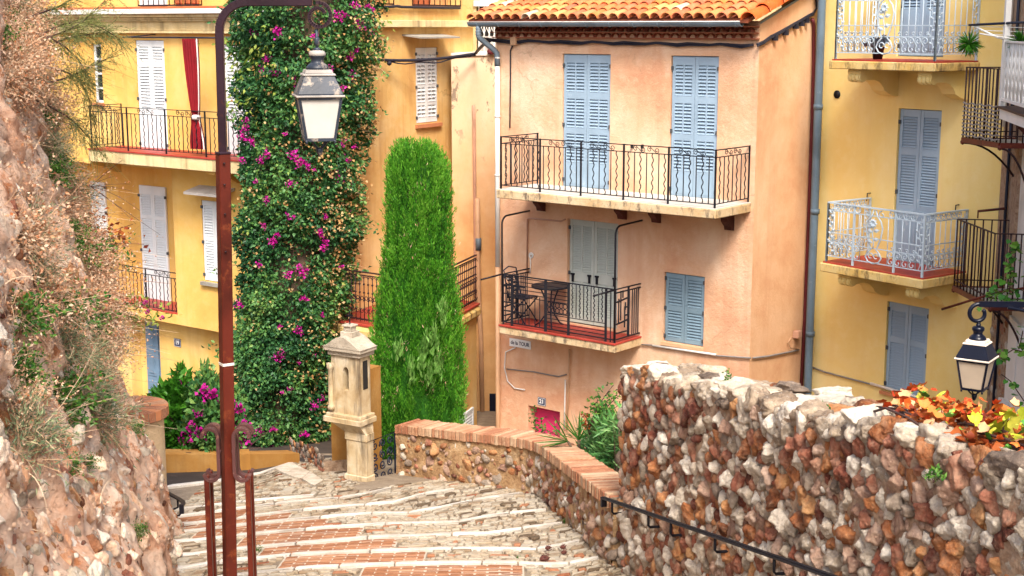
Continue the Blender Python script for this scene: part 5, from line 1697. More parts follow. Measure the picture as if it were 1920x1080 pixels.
m = MB(); m.hexa([F2.P(ca0, czz + .05, 0), F2.P(ca0, czz, .45), F2.P(ca1, czz, .45), F2.P(ca1, czz + .05, 0), F2.P(ca0, czz + .08, 0), F2.P(ca0, czz + .03, .45), F2.P(ca1, czz + .03, .45), F2.P(ca1, czz + .08, 0)])
m.build('canopy', M['grey_wood'], och)
for op in (op1, op2):
    n_ = 4 if op is op1 else 9
    for nm_, z in (('rail', .06), ('handrail', .95)): MB().bar(F2.P(op[0], op[2] + z, .02), F2.P(op[1], op[2] + z, .02), .03).build(nm_, M['iron_brown'], och)
    for i in range(n_ + 1): place('baluster', sbm, och, F2.P(op[0] + (op[1] - op[0]) * i / n_, op[2] + .05, .02), F2.u, F2.n)
poly_on(F2, [(705, 13.5), (735, 12.5), (745, 11.5), (752, 13), (800, 14), (830, 14.5), (862, 15)], .06, .03, M['cable'], 'cable', och)
r_ = F2.rect(771, 789, -4, 12, -.1); 
tp = thing('planter_box', 'terracotta planter box with a sprig behind the top railing', 'planter', F2.P(r_[0], op2[2], -.15))
m = MB(); m.hexa([F2.P(r_[0] + .06, op2[2] + .002, -.25), F2.P(r_[0] + .06, op2[2] + .002, -.03), F2.P(r_[1] + .2, op2[2] + .002, -.03), F2.P(r_[1] + .2, op2[2] + .002, -.25),
                  F2.P(r_[0] + .02, op2[2] + .2, -.28), F2.P(r_[0] + .02, op2[2] + .2, -.01), F2.P(r_[1] + .24, op2[2] + .2, -.01), F2.P(r_[1] + .24, op2[2] + .2, -.28)]); m.build('box', M['terracotta'], tp)
# back volume so the house is solid from the side
m = MB(); k1 = F1.P(A_L, 0, 0); k2 = F2.P(aE, 0, 0)
m.add([(k1.x, k1.y, .8), (k1.x + 3, k1.y + 8, .8), (k1.x + 3, k1.y + 8, 15), (k1.x, k1.y, 15)], [(0, 1, 2, 3)])
m.add([(k2.x, k2.y, .8), (k2.x - 3, k2.y + 6, .8), (k2.x - 3, k2.y + 6, 15), (k2.x, k2.y, 15)], [(0, 1, 2, 3)])
m.add([(k1.x, k1.y, 15), (ac.x, ac.y, 15), (k2.x, k2.y, 15), (k2.x - 3, k2.y + 6, 15), (k1.x + 3, k1.y + 8, 15)], [(0, 1, 2, 3, 4)])
m.build('side_wall', M['tan'], och, fix=False)

# red curtain on its rod
cu0, cu1 = F1.uv(350, 180, ob - .1)[0], F1.uv(374, 180, ob - .1)[0]; czt = zrod - .02; czb = F1.uv(366, 279, ob - .1)[1]
cur = thing('red_curtain', 'red curtain with a white edge gathered and knotted on the long balcony', 'curtain', F1.P((cu0 + cu1) / 2, czb, ob - .1))
def curtain_mesh(k0, k1):
    vs = []; fs = []; NC, NR = 26, 30
    for i in range(NR + 1):
        t = i / NR; z = czt + (czb - czt) * t
        tie = math.exp(-((t - .70) / .07) ** 2); w = 1 - .55 * t * (t < .7) * (t / .7) - .62 * tie * (0 if t < .7 else 1) - (.1 if t >= .7 else 0)
        if t < .7: w = 1 - .62 * (t / .7) ** 2
        else: w = .38 + .55 * min(1, (t - .7) / .22)
        c = (cu0 + cu1) / 2 + .10 * t
        for j in range(NC + 1):
            f = k0 + (k1 - k0) * j / NC
            a = c + (f - .5) * (cu1 - cu0) * 1.0 * w
            o = ob - .1 + .05 * math.sin(f * 34) * (.5 + .5 * w) - .05 * (f - .5)
            vs.append(F1.P(a, z, o))
    for i in range(NR):
        for j in range(NC): q = i * (NC + 1) + j; fs.append((q, q + 1, q + NC + 2, q + NC + 1))
    return MB().add(vs, fs, True)
curtain_mesh(.04, .93).build('red_cloth', M['red_curtain'], cur, fix=False)
curtain_mesh(.0, .04).build('white_edge', M['white_cloth'], cur, fix=False); curtain_mesh(.93, 1.0).build('white_edge', M['white_cloth'], cur, fix=False)
m = MB(); zk = czt + (czb - czt) * .71; m.lathe([(.05, -.05), (.085, -.03), (.09, 0), (.085, .03), (.05, .05)], F1.P((cu0 + cu1) / 2 + .07, zk, ob - .1), 12); m.build('knot', M['white_cloth'], cur)
m = MB(); m.tube([F1.P(rod0[0], zrod, ob - .1), F1.P(rod1[0], zrod, ob - .1)], .016, 8)
for a in (rod0[0] + .1, rod1[0] - .4): m.tube([F1.P(a, zrod, ob - .1), F1.P(a, zrod + .05, .02)], .012, 6)
m.build('curtain_rod', M['iron_navy'], och)

# terrace with ornate dark railing on the ground-floor volume
zf = 4.66; zr3 = 5.62
T0 = at(606, 560, 25.75); T0 = Vector((T0.x, T0.y, 0)); tu = Vector((.803, -.596, 0)); Tc = Vector((-1.58, 24.55, 0))
T0 = Tc - tu * 2.1
T1 = at(893, 520, 27.35); T1 = Vector((T1.x, T1.y, 0))
ter = _link('terrace', None, och, Matrix.Translation(Vector((Tc.x, Tc.y, zf))))
plan = [T0 + Vector((.9, 2.0, 0)), T0, Tc, T1, T1 + Vector((-1.0, .9, 0))]
m = MB(); m.prism([tuple(p) for p in plan], .9, zf - .28); m.build('lower_wall', M['tan_worn'], ter)
def offs(pl, d):
    c = sum((Vector(p) for p in pl), Vector()) / len(pl)
    return [p + (p - c).normalized() * d for p in pl]
m = MB(); m.prism([tuple(p) for p in offs(plan, .13)], zf - .28, zf - .03); m.build('terrace_slab', M['slab_yellow'], ter, bevel=.08)
m = MB(); m.prism([tuple(p) for p in offs(plan, .08)], zf - .032, zf); m.build('terrace_floor', M['red_tile'], ter)
ob_m = MB(); Hr = zr3 - zf - .1
ob_m.tube([(0, 0, 0), (0, 0, Hr)], .0085, 5)
for z in (.26, .45, .62, .80): ob_m.lathe([(.008, -.022), (.024, 0), (.008, .022)], (0, 0, Hr * z), 6)
ob_m.tube(arc((.052, 0, Hr * .9), .05, 0, 180, 8, (1, 0, 0), (0, 0, 1)), .007, 4)
ob_m.tube(arc((.052, 0, Hr * .08), .05, 180, 360, 8, (1, 0, 0), (0, 0, 1)), .007, 4)
ob_m.tube(arc((.052, 0, Hr * .5), .035, 0, 360, 10, (1, 0, 0), (0, 0, 1))[:-1], .007, 4, closed=True)
ob_m.tube(spiral((.052, 0, Hr * .22), .05, .015, 90, 450, 10, (1, 0, 0), (0, 0, 1)), .006, 4)
obm = ob_m.mesh([M['iron_brown']], 'baluster')
for A, B in ((T0, Tc), (Tc, T1), (T0 + Vector((.9, 2.0, 0)), T1 + Vector((-1.0, .9, 0)))):
    u, n = seg_frame(A, B, 0); L = (B - A).length
    MB().bar(A + Vector((0, 0, zr3)), B + Vector((0, 0, zr3)), .04, .02).build('handrail', M['iron_brown'], ter)
    for z in (zf + .09, zr3 - .06): MB().bar(A + Vector((0, 0, z)), B + Vector((0, 0, z)), .02).build('rail', M['iron_brown'], ter)
    k = int(L / .105)
    if L > 4.2 and A is not T0 and A is not Tc: k = int(L / .21)
    for i in range(k + 1): place('baluster', obm, ter, A + u * (L * i / max(1, k)) * .985 + Vector((0, 0, zf + .05)), u, n)
# white louvred vent low on the terrace wall
TF = Facade(Tc.x, Tc.y, (T1 - Tc).x, (T1 - Tc).y)
r_ = TF.rect(861, 886, 782, 828, .01)
m = MB(); a0, a1, z0, z1 = r_
m.box(TF, a0, a0 + .05, z0, z1, .002, .04); m.box(TF, a1 - .05, a1, z0, z1, .002, .04); m.box(TF, a0 + .05, a1 - .05, z1 - .04, z1, .002, .04); m.box(TF, a0 + .05, a1 - .05, z0, z0 + .04, .002, .04)
vo = m.build('vent', M['white'], och)
for i in range(7):
    z = z0 + .07 + (z1 - z0 - .12) * i / 6
    MB().hexa([TF.P(a0 + .05, z, .0), TF.P(a0 + .05, z - .03, .035), TF.P(a1 - .05, z - .03, .035), TF.P(a1 - .05, z, .0), TF.P(a0 + .05, z + .012, .0), TF.P(a0 + .05, z - .018, .035), TF.P(a1 - .05, z - .018, .035), TF.P(a1 - .05, z + .012, .0)]).build('slat', M['white'], vo)

# ------------------------------------------------------------------ narrow peeling house between the two, and a cream house behind
nd = at(884, 300, 29.0)
FN = Facade(nd.x, nd.y, 1, -.08)
nar = thing('narrow_house', 'narrow wall with peeling cream plaster wedged between ochre and pink houses', 'house', FN.P(.4, .9, 0))
nz = FN.uv(905, 104)[1]; nmid = FN.uv(905, 300)[1]
m = MB(); m.box(FN, -.4, 1.6, nmid, nz, -2.5, 0); m.build('upper_wall', M['peeling'], nar)
m = MB(); m.box(FN, -.4, 1.6, .8, nmid, -2.5, .0); m.build('lower_wall', M['peeling'], nar)
m = MB(); m.box(FN, -.4, 1.6, nz, nz + .05, -2.5, .04); m.build('coping', M['concrete'], nar)
poly_on(FN, [(888, 197), (889, 230), (891, 480), (893, 600)], .06, .035, M['pipe_pink'], 'downpipe', nar, 8)
poly_on(FN, [(895, 372), (896, 470), (898, 560), (902, 640), (905, 820)], .07, .05, M['pipe_tan'], 'downpipe', nar, 8)
poly_on(FN, [(902, 590), (906, 700), (909, 825)], .03, .012, M['grey_cable'], 'cable', nar)
a, z = FN.uv(897, 460, .07); m = MB(); m.tube([FN.P(a, z - .1, .07), FN.P(a, z + .15, .07)], .062, 10); m.build('pipe_joint', M['zinc'], nar)
r_ = FN.rect(918, 926, 738, 830, .01); m = MB(); m.box(FN, r_[0], r_[1] + .2, r_[2], r_[3], .002, .03); m.build('door', M['iron_navy'], nar)
cd = at(885, 60, 31.5)
FC = Facade(cd.x, cd.y, 1, -.12)
crm = thing('cream_house', 'cream house behind the tiled roof with a white folding window grille', 'house', FC.P(2, 1, 0))
gw = FC.rect(893, 930, 10, 103)
wall_holes('wall', FC, -1, 9, 1, 16, [(gw[0], gw[1], gw[2], gw[3], .25)], M['band'], crm, back=M['dark'])
m = MB(); m.box(FC, gw[0] - .05, gw[1] + .06, gw[3] - .02, gw[3] + .10, -.02, .06); m.build('lintel', M['white'], crm)
m = MB()
for f in (.12, .38, .64, .9): a = gw[0] + (gw[1] - gw[0]) * f; m.box(FC, a - .014, a + .014, gw[2], gw[3] - .03, -.08, -.055)
gr = m.build('window_grille', M['iron_white'], crm)
m = MB(); gm_ = gw[2] + (gw[3] - gw[2]) * .68
for i in range(-1, 5):
    for sg in (-1, 1):
        x0 = gw[0] + (gw[1] - gw[0]) * (.12 + .26 * i); x1 = x0 + (gw[1] - gw[0]) * .26 * 1.0
        for k in range(2):
            za, zb = gw[2] + (gm_ - gw[2]) * (.25 + .375 * k), gw[2] + (gm_ - gw[2]) * (.25 + .375 * (k + 1))
            if x0 < gw[0] or x1 > gw[1]: continue
            m.bar(FC.P(x0, za if sg > 0 else zb, -.04 - .012 * (sg > 0)), FC.P(x1, zb if sg > 0 else za, -.04 - .012 * (sg > 0)), .022, .008)
m.build('lattice', M['iron_white'], gr)
m = MB(); m.box(FC, gw[0] + .02, gw[1] - .02, gw[2], gw[2] + .4, -.2, -.15); m.build('curtain', M['white_cloth'], crm)

# cable slung between the houses
oc = thing('overhead_cable', 'black cable bundle slung from the ochre house to the pink gutter', 'cable', at(800, 107, 26))
A = F2.P(*F2.uv(700, 112), .05); B = FN.P(*FN.uv(893, 100), .15); Cc = FP.P(PL - .05, FP.uv(925, 76)[1], .1)
def sag(p, q, s, n=14): return [p + (q - p) * (i / n) - Vector((0, 0, s * math.sin(math.pi * i / n))) for i in range(n + 1)]
m = MB(); m.tube(sag(A, B, .06) + sag(B, Cc, -.03, 8)[1:], .03, 7); m.build('cable', M['cable'], oc)
m = MB(); m.tube([p + Vector((0, 0, .02 * math.sin(i * 1.3) - .02)) for i, p in enumerate(sag(A, B, .10))], .014, 6); m.build('cable', M['cable'], oc)
m = MB(); m.lathe([(0, -.05), (.04, -.03), (.05, 0), (.04, .03), (0, .05)], A + (B - A) * .13 - Vector((0, 0, .08)), 10); m.build('splice', M['cable'], oc)
m = MB(); ins = FN.P(*FN.uv(922, 97), .1)
m.lathe([(0, -.06), (.07, -.05), (.09, 0), (.07, .05), (0, .06)], ins, 10); m.build('insulator', M['pipe_red'], oc)

# ------------------------------------------------------------------ building on the right edge: stone strip, white wall, iron balconies
rb0 = FY.P(yR, 0, 0)
FR = Facade(rb0.x, rb0.y, -.17, -.985)       # u towards the camera, n to the left
if FR.n.x > 0: FR.n = -FR.n
rt = thing('white_house', 'white house at the right edge with dark iron balconies', 'house', FR.P(2, .8, 0))
sE = 1.35
m = MB(); m.box(FR, -.02, sE, .6, 14, -1.5, 0); m.build('stone_pier', M['st_pier'] if 'st_pier' in M else M['wall_mortar'], rt)
m = MB(); m.box(FR, sE, 11.5, .6, 14, -3, -.04); m.build('wall', M['white_plaster'], rt)
rest = {i: [[], [], 0] for i in range(5)}
rs = random.Random(8)
for s, h, r in pack(sE, 3.6, .05, .13, 900, 19, 1.05):
    mi = rs.choices(range(5), [.15, .2, .2, .25, .2])[0]
    V, F = rs.choice(ROCKS_LO)
    bake_rock(rest[mi], FR.M(s, 3.0 + h, -.01) @ Matrix.Diagonal((r, r * .35, r * .8, 1)) @ Matrix.Rotation(rs.uniform(0, 6), 4, 'X'), V, F)
flush_rocks(rest, 'pier_stones', rt, ST_MATS)
m = MB(); m.tube([FR.P(.75, .8, .03), FR.P(.75, 12.5, .03)], .022, 6); m.build('pipe', M['iron_navy'], rt)
m = MB(); m.tube([FR.P(.2, 8.6, .03), FR.P(.22, 12.5, .03)], .03, 6); m.build('pipe', M['white_plaster'], rt)
def shut_r(s0, s1, z0, z1):
    m = MB(); n = 2
    for k in range(n):
        a, b = s0 + (s1 - s0) * k / n + .006, s0 + (s1 - s0) * (k + 1) / n - .006
        m2 = MB(); m2.box(FR, a, b, z0, z1, -.038, .01)
        m2.box(FR, a + .05, b - .05, z0 + .08, z1 - .08, .011, .02); m2.build('shutter', M['iron_white'], rt, bevel=.004)
zz = at(1895, 590, 19).z; zz2 = at(1895, 745, 19).z
shut_r(1.45, 3.0, zz2, zz)
m = MB(); m.box(FR, 1.4, 3.05, zz2 - .08, zz2 - .01, -.04, .08); m.build('sill', M['white_plaster'], rt)
# iron balcony
sbar = MB(); sbar.tube([(0, 0, 0), (0, 0, 1)], .0105, 5); sbarm = sbar.mesh([M['iron_brown']], 'baluster')
def iron_balcony(Pf, Pn, zb, zt, nf, back_to, mesh_panel=False, strut=True):
    """Pf far corner, Pn near corner of the street-side rail"""
    b = _link('balcony', None, rt, Matrix.Translation(Vector((Pf.x, Pf.y, zb))))
    Wf = FR.P((Pf - FR.o).dot(FR.u), 0, 0); Wn = FR.P((Pn - FR.o).dot(FR.u), 0, 0)
    for A, B, k in ((Pf, Pn, nf), (Wf, Pf, back_to), (Pn, Wn, back_to)):
        u, n = seg_frame(A, B, 0); L = (B - A).length
        MB().bar(Vector((A.x, A.y, zt)), Vector((B.x, B.y, zt)), .026, .014).build('handrail', M['iron_brown'], b); MB().bar(Vector((A.x, A.y, zb + .09)), Vector((B.x, B.y, zb + .09)), .026, .014).build('rail', M['iron_brown'], b)
        for i in range(k + 1): place('baluster', sbarm, b, Vector((A.x, A.y, zb)) + u * (L * i / k), u, n, sz=zt - zb)
    m = MB(); q = [Pf, Pn, Wn, Wf]
    pl_ = [(p.x, p.y) for p in q]; m.prism(pl_, zb - .05, zb - .01); m.build('balcony_floor', M['grey_wood'], b)
    m = MB()
    for A, B in ((Pf, Pn), (Wf, Pf), (Pn, Wn)): m.bar(Vector((A.x, A.y, zb - .03)), Vector((B.x, B.y, zb - .03)), .05, .07)
    for A in (Pf, Pn): m.lathe([(0, -.1), (.03, -.08), (.035, -.05), (.02, -.03), (0, -.03)], (A.x, A.y, zb), 8)
    m.build('floor_frame', M['rust'], b)
    if strut:
        for A, W in ((Pf, Wf), (Pn, Wn)):
            pts = []
            for i in range(9):
                t = i / 8; pts.append(Vector((A.x + (W.x - A.x) * t, A.y + (W.y - A.y) * t, zb - .07 - .45 * t ** 2.2)))
            m = MB(); m.tube(pts, .016, 6); m.build('bracket', M['iron_brown'], b)
    if mesh_panel:
        u, n = seg_frame(Pf, Pn, 0)
        m = MB(); L = (Pn - Pf).length
        for k in range(9):
            z = zb + .04 + (zt - zb) * .45 * k / 8
            pts = [Vector((Pf.x, Pf.y, z + .012 * math.sin(i * 1.7 + k))) + u * (L * i / 16) + n * .02 for i in range(17)]
            m.tube(pts, .012, 4)
        m.build('reed_screen', M['grey_cable'], b)
    return b
def w2(px, py, d): p = at(px, py, d); return Vector((p.x, p.y, 0)), p.z
Pf, zt_ = w2(1796, 411, 19.6); Pn, _ = w2(1866, 436, 18.2); zb_ = at(1796, 536, 19.6).z
iron_balcony(Pf, Pn, zb_, zt_, 11, 6)
Pf, zt_ = w2(1813, 126, 19.5); Pn, _ = w2(1884, 130, 18.55); zb_ = at(1811, 258, 19.5).z
iron_balcony(Pf, Pn, zb_, zt_, 11, 5, True)
# white balcony nearer
Pw, zwt = w2(1886, 78, 16.5); zwb = at(1886, 196, 16.5).z
wb = _link('balcony', None, rt, Matrix.Translation(Vector((Pw.x, Pw.y, zwb))))
swf = (Pw - FR.o).dot(FR.u); ow = (Pw - FR.o).dot(FR.n)
m = MB(); m.box(FR, swf, swf + 2.4, zwb - .16, zwb - .04, -.05, ow + .02); m.build('balcony_slab', M['iron_white'], wb)
m = MB(); m.box(FR, swf - .02, swf + 2.4, zwb - .04, zwb - .015, -.05, ow + .05); m.build('balcony_edge', M['iron_brown'], wb)
A, B = FR.P(swf, 0, ow), FR.P(swf + 2.4, 0, ow); W_ = FR.P(swf, 0, 0)
ww = wavy_mesh(zwt - zwb - .06, .012, 5, .012).mesh([M['iron_white']], 'baluster'); ws = wavy_mesh(zwt - zwb - .06, wav=False, r=.012).mesh([M['iron_white']], 'baluster')
for P_, Q_, k in ((A, B, 20), (W_, A, 9)):
    u, n = seg_frame(P_, Q_, 0); L = (Q_ - P_).length
    MB().bar(P_ + Vector((0, 0, zwt)), Q_ + Vector((0, 0, zwt)), .035, .02).build('handrail', M['iron_white'], wb); MB().bar(P_ + Vector((0, 0, zwb + .06)), Q_ + Vector((0, 0, zwb + .06)), .03).build('rail', M['iron_white'], wb)
    for i in range(k + 1): place('baluster', ww if i % 2 else ws, wb, P_ + u * (L * i / k) + Vector((0, 0, zwb + .06)), u, n)
m = MB(); m.bar(FR.P(swf + .05, zwb - .16, ow * .8), FR.P(swf + .25, zwb - .75, .0), .07, .07); m.build('strut', M['brown_wood'], wb)
m = MB(); m.cbox(A.x - .03, A.x + .03, A.y - .03, A.y + .03, zwb - .02, zwt + 1.8); m.build('post', M['iron_white'], wb)
# drying rack arms
rk_ = thing('drying_rack', 'wall drying rack with a dark rod and white lines at the white balcony', 'drying rack', A + Vector((0, 0, zwt)))
R0_ = at(1817, 47, 16.9); R1_ = at(1935, 41, 16.2)
m = MB(); m.tube([R0_, R1_], .016, 6); m.build('rod', M['iron_navy'], rk_)
m = MB()
m.tube([R0_ + Vector((.03, 0, 0)), at(1870, 70, 16.5), at(1900, 77, 16.5)], .012, 6); m.tube([at(1837, 63, 16.6), at(1905, 74, 16.4)], .009, 6)
for i in range(3): m.tube([R0_ + (at(1870, 70, 16.5) - R0_) * (i / 3 + .1), at(1930, 52 + i * 8, 16.3)], .005, 4)
m.build('line', M['iron_white'], rk_)
for px, py, l in ((1790, 394, 0), (1855, 92, 1)):
    if l == 0:
        p = at(1834, 396, 19.9); q = at(1884, 391, 19.6); m = MB(); m.tube([p, q], .02, 6); m.tube([p, p + Vector((0, 0, -.1))], .01, 5); m.build('wall_rod', M['rust'], rt)
p = at(1766, 580, 18.5); q = at(1866, 549, 18.0); m = MB(); m.tube([p, q, q + Vector((.6, 0, .1))], .018, 6); m.build('wall_rod', M['rust'], rt)

# ------------------------------------------------------------------ lamps
def lantern(parent, c, s, yaw, mats, hang_h, feet='rib'):
    """lantern with square tapering glass; c: centre of the eave at height 0; s: half eave width"""
    mf, ml, mg = mats
    lan = _link('lantern', None, parent, Matrix.Translation(c))
    ca, sa = math.cos(yaw), math.sin(yaw)
    ex, ey = Vector((ca, sa, 0)), Vector((-sa, ca, 0))
    def ring4(h, z): return [c + ex * (h * i) + ey * (h * j) + Vector((0, 0, z)) for i, j in ((-1, -1), (1, -1), (1, 1), (-1, 1))]
    def frus(m, h0, z0, h1, z1): m.hexa(ring4(h0, z0) + ring4(h1, z1))
    m = MB(); frus(m, s, 0, s * 1.0, .022 * s / .2); frus(m, s * .99, .022 * s / .2, s * .66, .18 * s / .2); lr_ = m.build('lantern_roof', mf, lan, bevel=.004)
    k = s / .2
    m = MB(); frus(m, s * 1.06, -.004, s * 1.06, .012); frus(m, s * .73, .18 * k, s * .68, .2 * k); frus(m, s * .62, .2 * k, s * .56, .232 * k); m.build('roof_rim', ml, lan, bevel=.004)
    if feet == 'rib':
        m = MB(); m.lathe([(s * .34, .347 * k), (s * .372, .352 * k), (s * .372, .374 * k), (s * .3, .392 * k), (s * .1, .399 * k)], c, 18); m.build('finial_cap', ml, lan)
    m = MB(); m.lathe([(s * .52, .232 * k), (s * .50, .25 * k), (s * .40, .275 * k), (s * .29, .29 * k), (s * .27, .31 * k), (s * .32, .335 * k), (s * .36, .345 * k), (s * .37, .37 * k), (s * .3, .388 * k), (s * .1, .395 * k)], c, 18); m.build('finial', mf, lan)
    m = MB(); m.tube([c + Vector((0, 0, .39 * k)), c + Vector((0, 0, hang_h))], .014 * k, 8)
    m.lathe([(.014 * k, -.03), (.024 * k, -.02), (.024 * k, .02), (.014 * k, .03)], c + Vector((0, 0, .39 * k + (hang_h - .39 * k) * .45)), 10); m.lathe([(.012 * k, -.02), (.03 * k, -.01), (.03 * k, .01), (.012 * k, .02)], c + Vector((0, 0, .40 * k)), 10)
    m.build('hanging_rod', mf, lan)
    t0, t1, b1 = -.01, -.375 * k, s * .62; tw = s * .90
    # glass
    R_t, R_b = ring4(tw * .97, t0 - .01), ring4(b1 * .97, t1 + .012)
    for i in range(4):
        j = (i + 1) % 4; m = MB()
        n_ = (c - (R_t[i] + R_t[j]) / 2); n_.z = 0; n_ = n_.normalized() * .006
        m.hexa([R_b[i], R_b[j], R_b[j] + n_, R_b[i] + n_, R_t[i], R_t[j], R_t[j] + n_, R_t[i] + n_]); m.build('pane', mg, lan)
    T, Bq = ring4(tw, t0), ring4(b1, t1)
    m = MB()
    for i in range(4):
        j = (i + 1) % 4
        m.bar(Bq[i], T[i], .022 * k, .022 * k); m.bar(Bq[i], Bq[j], .02 * k, .024 * k); m.bar(T[i], T[j], .02 * k, .03 * k)
    m.build('lantern_frame', mf, lan)
    m = MB()
    bot = c + Vector((0, 0, t1 - .10 * k))
    for p in Bq:
        d = p - c; m.tube([p, c + Vector((d.x * .55, d.y * .55, t1 - .015 * k)), c + Vector((d.x * .3, d.y * .3, t1 - .06 * k)), bot], .010 * k, 6)
        m.tube([p + Vector((0, 0, 0)), p + Vector((0, 0, -.035 * k))], .012 * k, 6)
    m.lathe([(0, -.045), (.02 * k, -.035), (.03 * k, -.01), (.034 * k, .012), (.012 * k, .02), (0, .02)], bot, 12)
    m.build('lantern_foot', mf, lan)
    return lan
LD = 10.6
lp0 = at(426, 1000, LD); LX = at(424, 700, LD).x; LB = zs(LD)
lamp = thing('street_lamp', 'tall red brown street lamp with a frosted lantern beside the rock bank', 'street lamp', (LX, LD, LB))
zc = at(417, 288, LD).z
tilt = at(417, 288, LD).x - LX
def pole_sq(name, z0, z1, w, x0, x1, mat, yaw=R(33), bev=.006):
    m = MB(); c, s = math.cos(yaw), math.sin(yaw); h = w / 2
    lo = [Vector((x0 + (c * i - s * j) * h, LD + (s * i + c * j) * h, z0)) for i, j in ((-1, -1), (1, -1), (1, 1), (-1, 1))]
    hi = [Vector((x1 + (c * i - s * j) * h, LD + (s * i + c * j) * h, z1)) for i, j in ((-1, -1), (1, -1), (1, 1), (-1, 1))]
    m.hexa(lo + hi); return m.build(name, mat, lamp, bevel=bev)
xt = at(418, 288, LD).x; xb = at(430, 1000, LD).x
slope = (xt - xb) / (zc - at(430, 1000, LD).z)
xf = lambda z: xt + slope * (z - zc)
pole_sq('pole', LB, zc, .088, xf(LB), xt, M['rust'])
pole_sq('pole_collar', zc - .006, zc + .014, .096, xt, xt, M['rust_dark'])
zs_ = at(425, 682, LD).z; pole_sq('label_band', zs_ - .01, zs_ + .012, .0915, xf(zs_), xf(zs_), M['concrete'], bev=.001)
# bolts on the lower pole
m = MB()
for py in (305, 345, 400, 470): 
    z = at(420, py, LD).z; m.tube([(xf(z) + .022, LD - .05, z), (xf(z) + .016, LD - .062, z)], .007, 8)
m.build('bolt', M['iron_brown'], lamp)
# upper tube with the swan neck
x1_ = at(413, 100, LD).x; zt1 = at(413, 60, LD).z; zarm = at(500, 4, LD).z
xa = at(585, 4, LD).x
rad = zarm - zt1
up_ = [Vector((xt, LD, zc)), Vector(((xt + x1_) / 2, LD, (zc + zt1) / 2)), Vector((x1_, LD, zt1))]
for t in range(1, 9):
    w = R(11.25 * t); up_.append(Vector((x1_ + (1 - math.cos(w)) * rad, LD, zt1 + math.sin(w) * rad)))
up_.append(Vector((xa, LD - .02, zarm)))
m = MB()
for p, q in zip(up_, up_[1:]):
    m.bar(p, q + (q - p).normalized() * .006, .058, .058, (0, 1, 0))
m.build('arm', M['rust_dark'], lamp, bevel=.005)
# end scroll
cs = at(598, 30, LD)
rs_ = zarm - cs.z
m = MB(); pts = spiral(cs + Vector((0, -.01, 0)), rs_ * 1.0, rs_ * .50, 100, -330, 30, (1, 0, 0), (0, 0, 1))
for p, q in zip(pts, pts[1:]): m.bar(p, q + (q - p).normalized() * .004, .024, .045, (0, 1, 0))
m.build('end_scroll', M['rust_dark'], lamp)
ec = at(597, 180, LD)
lantern(lamp, Vector((ec.x, LD - .01, ec.z)), .168, R(14), (M['lantern'], M['lantern_light'], M['frost']), cs.z - rs_ * .95 - ec.z)
# four side bars with C scrolls
z_hi = at(400, 800, LD).z; z_lo = at(400, 893, LD).z
for sx in (-1, 1):
    for sy in (-1, 1):
        bx = sx * .158; by = sy * .060
        X0 = xf((z_hi + z_lo) / 2); up_dz = .0
        P_ = lambda x, z: Vector((X0 + x, LD + by, z))
        m = MB(); m.bar(P_(bx + .0, LB - .02), P_(bx, z_lo + .03), .040, .040, (0, 1, 0)); m.build('side_bar', M['rust'], lamp, bevel=.004)
        xin = sx * .060; r1 = .062; r2 = .056
        top = [P_(xin + sx * r1 + r1 * math.cos(R(a)), z_hi - r1 + r1 * math.sin(R(a))) for a in ((range(-10, 181, 19)) if sx > 0 else range(190, -1, -19))]
        bot = [P_(xin + sx * r2 * 1.05 + r2 * 1.05 * math.cos(R(a)), z_lo + r2 * 1.0 + r2 * 1.25 * math.sin(R(a))) for a in ((range(180, 345, 18)) if sx > 0 else range(0, -165, -18))]
        pts = top + bot
        m = MB()
        for p, q in zip(pts, pts[1:]): m.bar(p, q + (q - p).normalized() * .004, .026, .05, (0, 1, 0))
        m.bar(P_(sx * .04, (z_hi + z_lo) / 2 + .02), P_(xin, (z_hi + z_lo) / 2 + .02), .02)
        m.build('scroll', M['scroll'], lamp, bevel=.002)
m = MB(); m.cbox(xf(LB) - .2, xf(LB) + .2, LD - .14, LD + .14, LB - .25, LB + .03); m.build('base_plate', M['rust_dark'], lamp)

# right-hand lamp on its bracket
RD2 = 12.0
rc = at(1831, 671, RD2)
lamp2 = thing('wall_lamp', 'navy lantern with tan glass hanging from a hooked wall bracket', 'wall lamp', Vector((rc.x, RD2, rc.z)))
hk = at(1833, 590, RD2); zz = at(1845, 572, RD2).z
arm0 = at(1836, 570, RD2)
wallx = FR.P(0, 0, 0)
sw_ = ((RD2 - FR.o.y) / FR.u.y); endp = FR.P(sw_, arm0.z - .02, -.04)
m = MB(); m.bar(Vector((arm0.x, RD2, arm0.z)), Vector((endp.x, RD2, endp.z)), .05, .022, (0, 1, 0))
m.tube([Vector((endp.x, RD2, endp.z - .55)), Vector((endp.x - .25, RD2, endp.z - .4)), Vector((endp.x - .45, RD2, endp.z - .18)), Vector((arm0.x + .25, RD2, arm0.z - .03))], .018, 6)
m.build('bracket', M['navy'], lamp2)
m = MB(); c_ = Vector((hk.x + .004, RD2, (arm0.z + at(1833, 606, RD2).z) / 2)); rr_ = (arm0.z - at(1833, 606, RD2).z) / 2
pts = [Vector((arm0.x, RD2, arm0.z))] + spiral(c_, rr_, rr_ * .62, 90, 400, 22, (1, 0, 0), (0, 0, 1))
m.tube(pts, .018, 8); m.build('hook', M['navy'], lamp2)
ln2 = lantern(lamp2, Vector((rc.x, RD2, rc.z)), .143, R(-34), (M['navy'], M['flake'], M['frost_tan']), at(1833, 606, RD2).z - rc.z, 'plain')

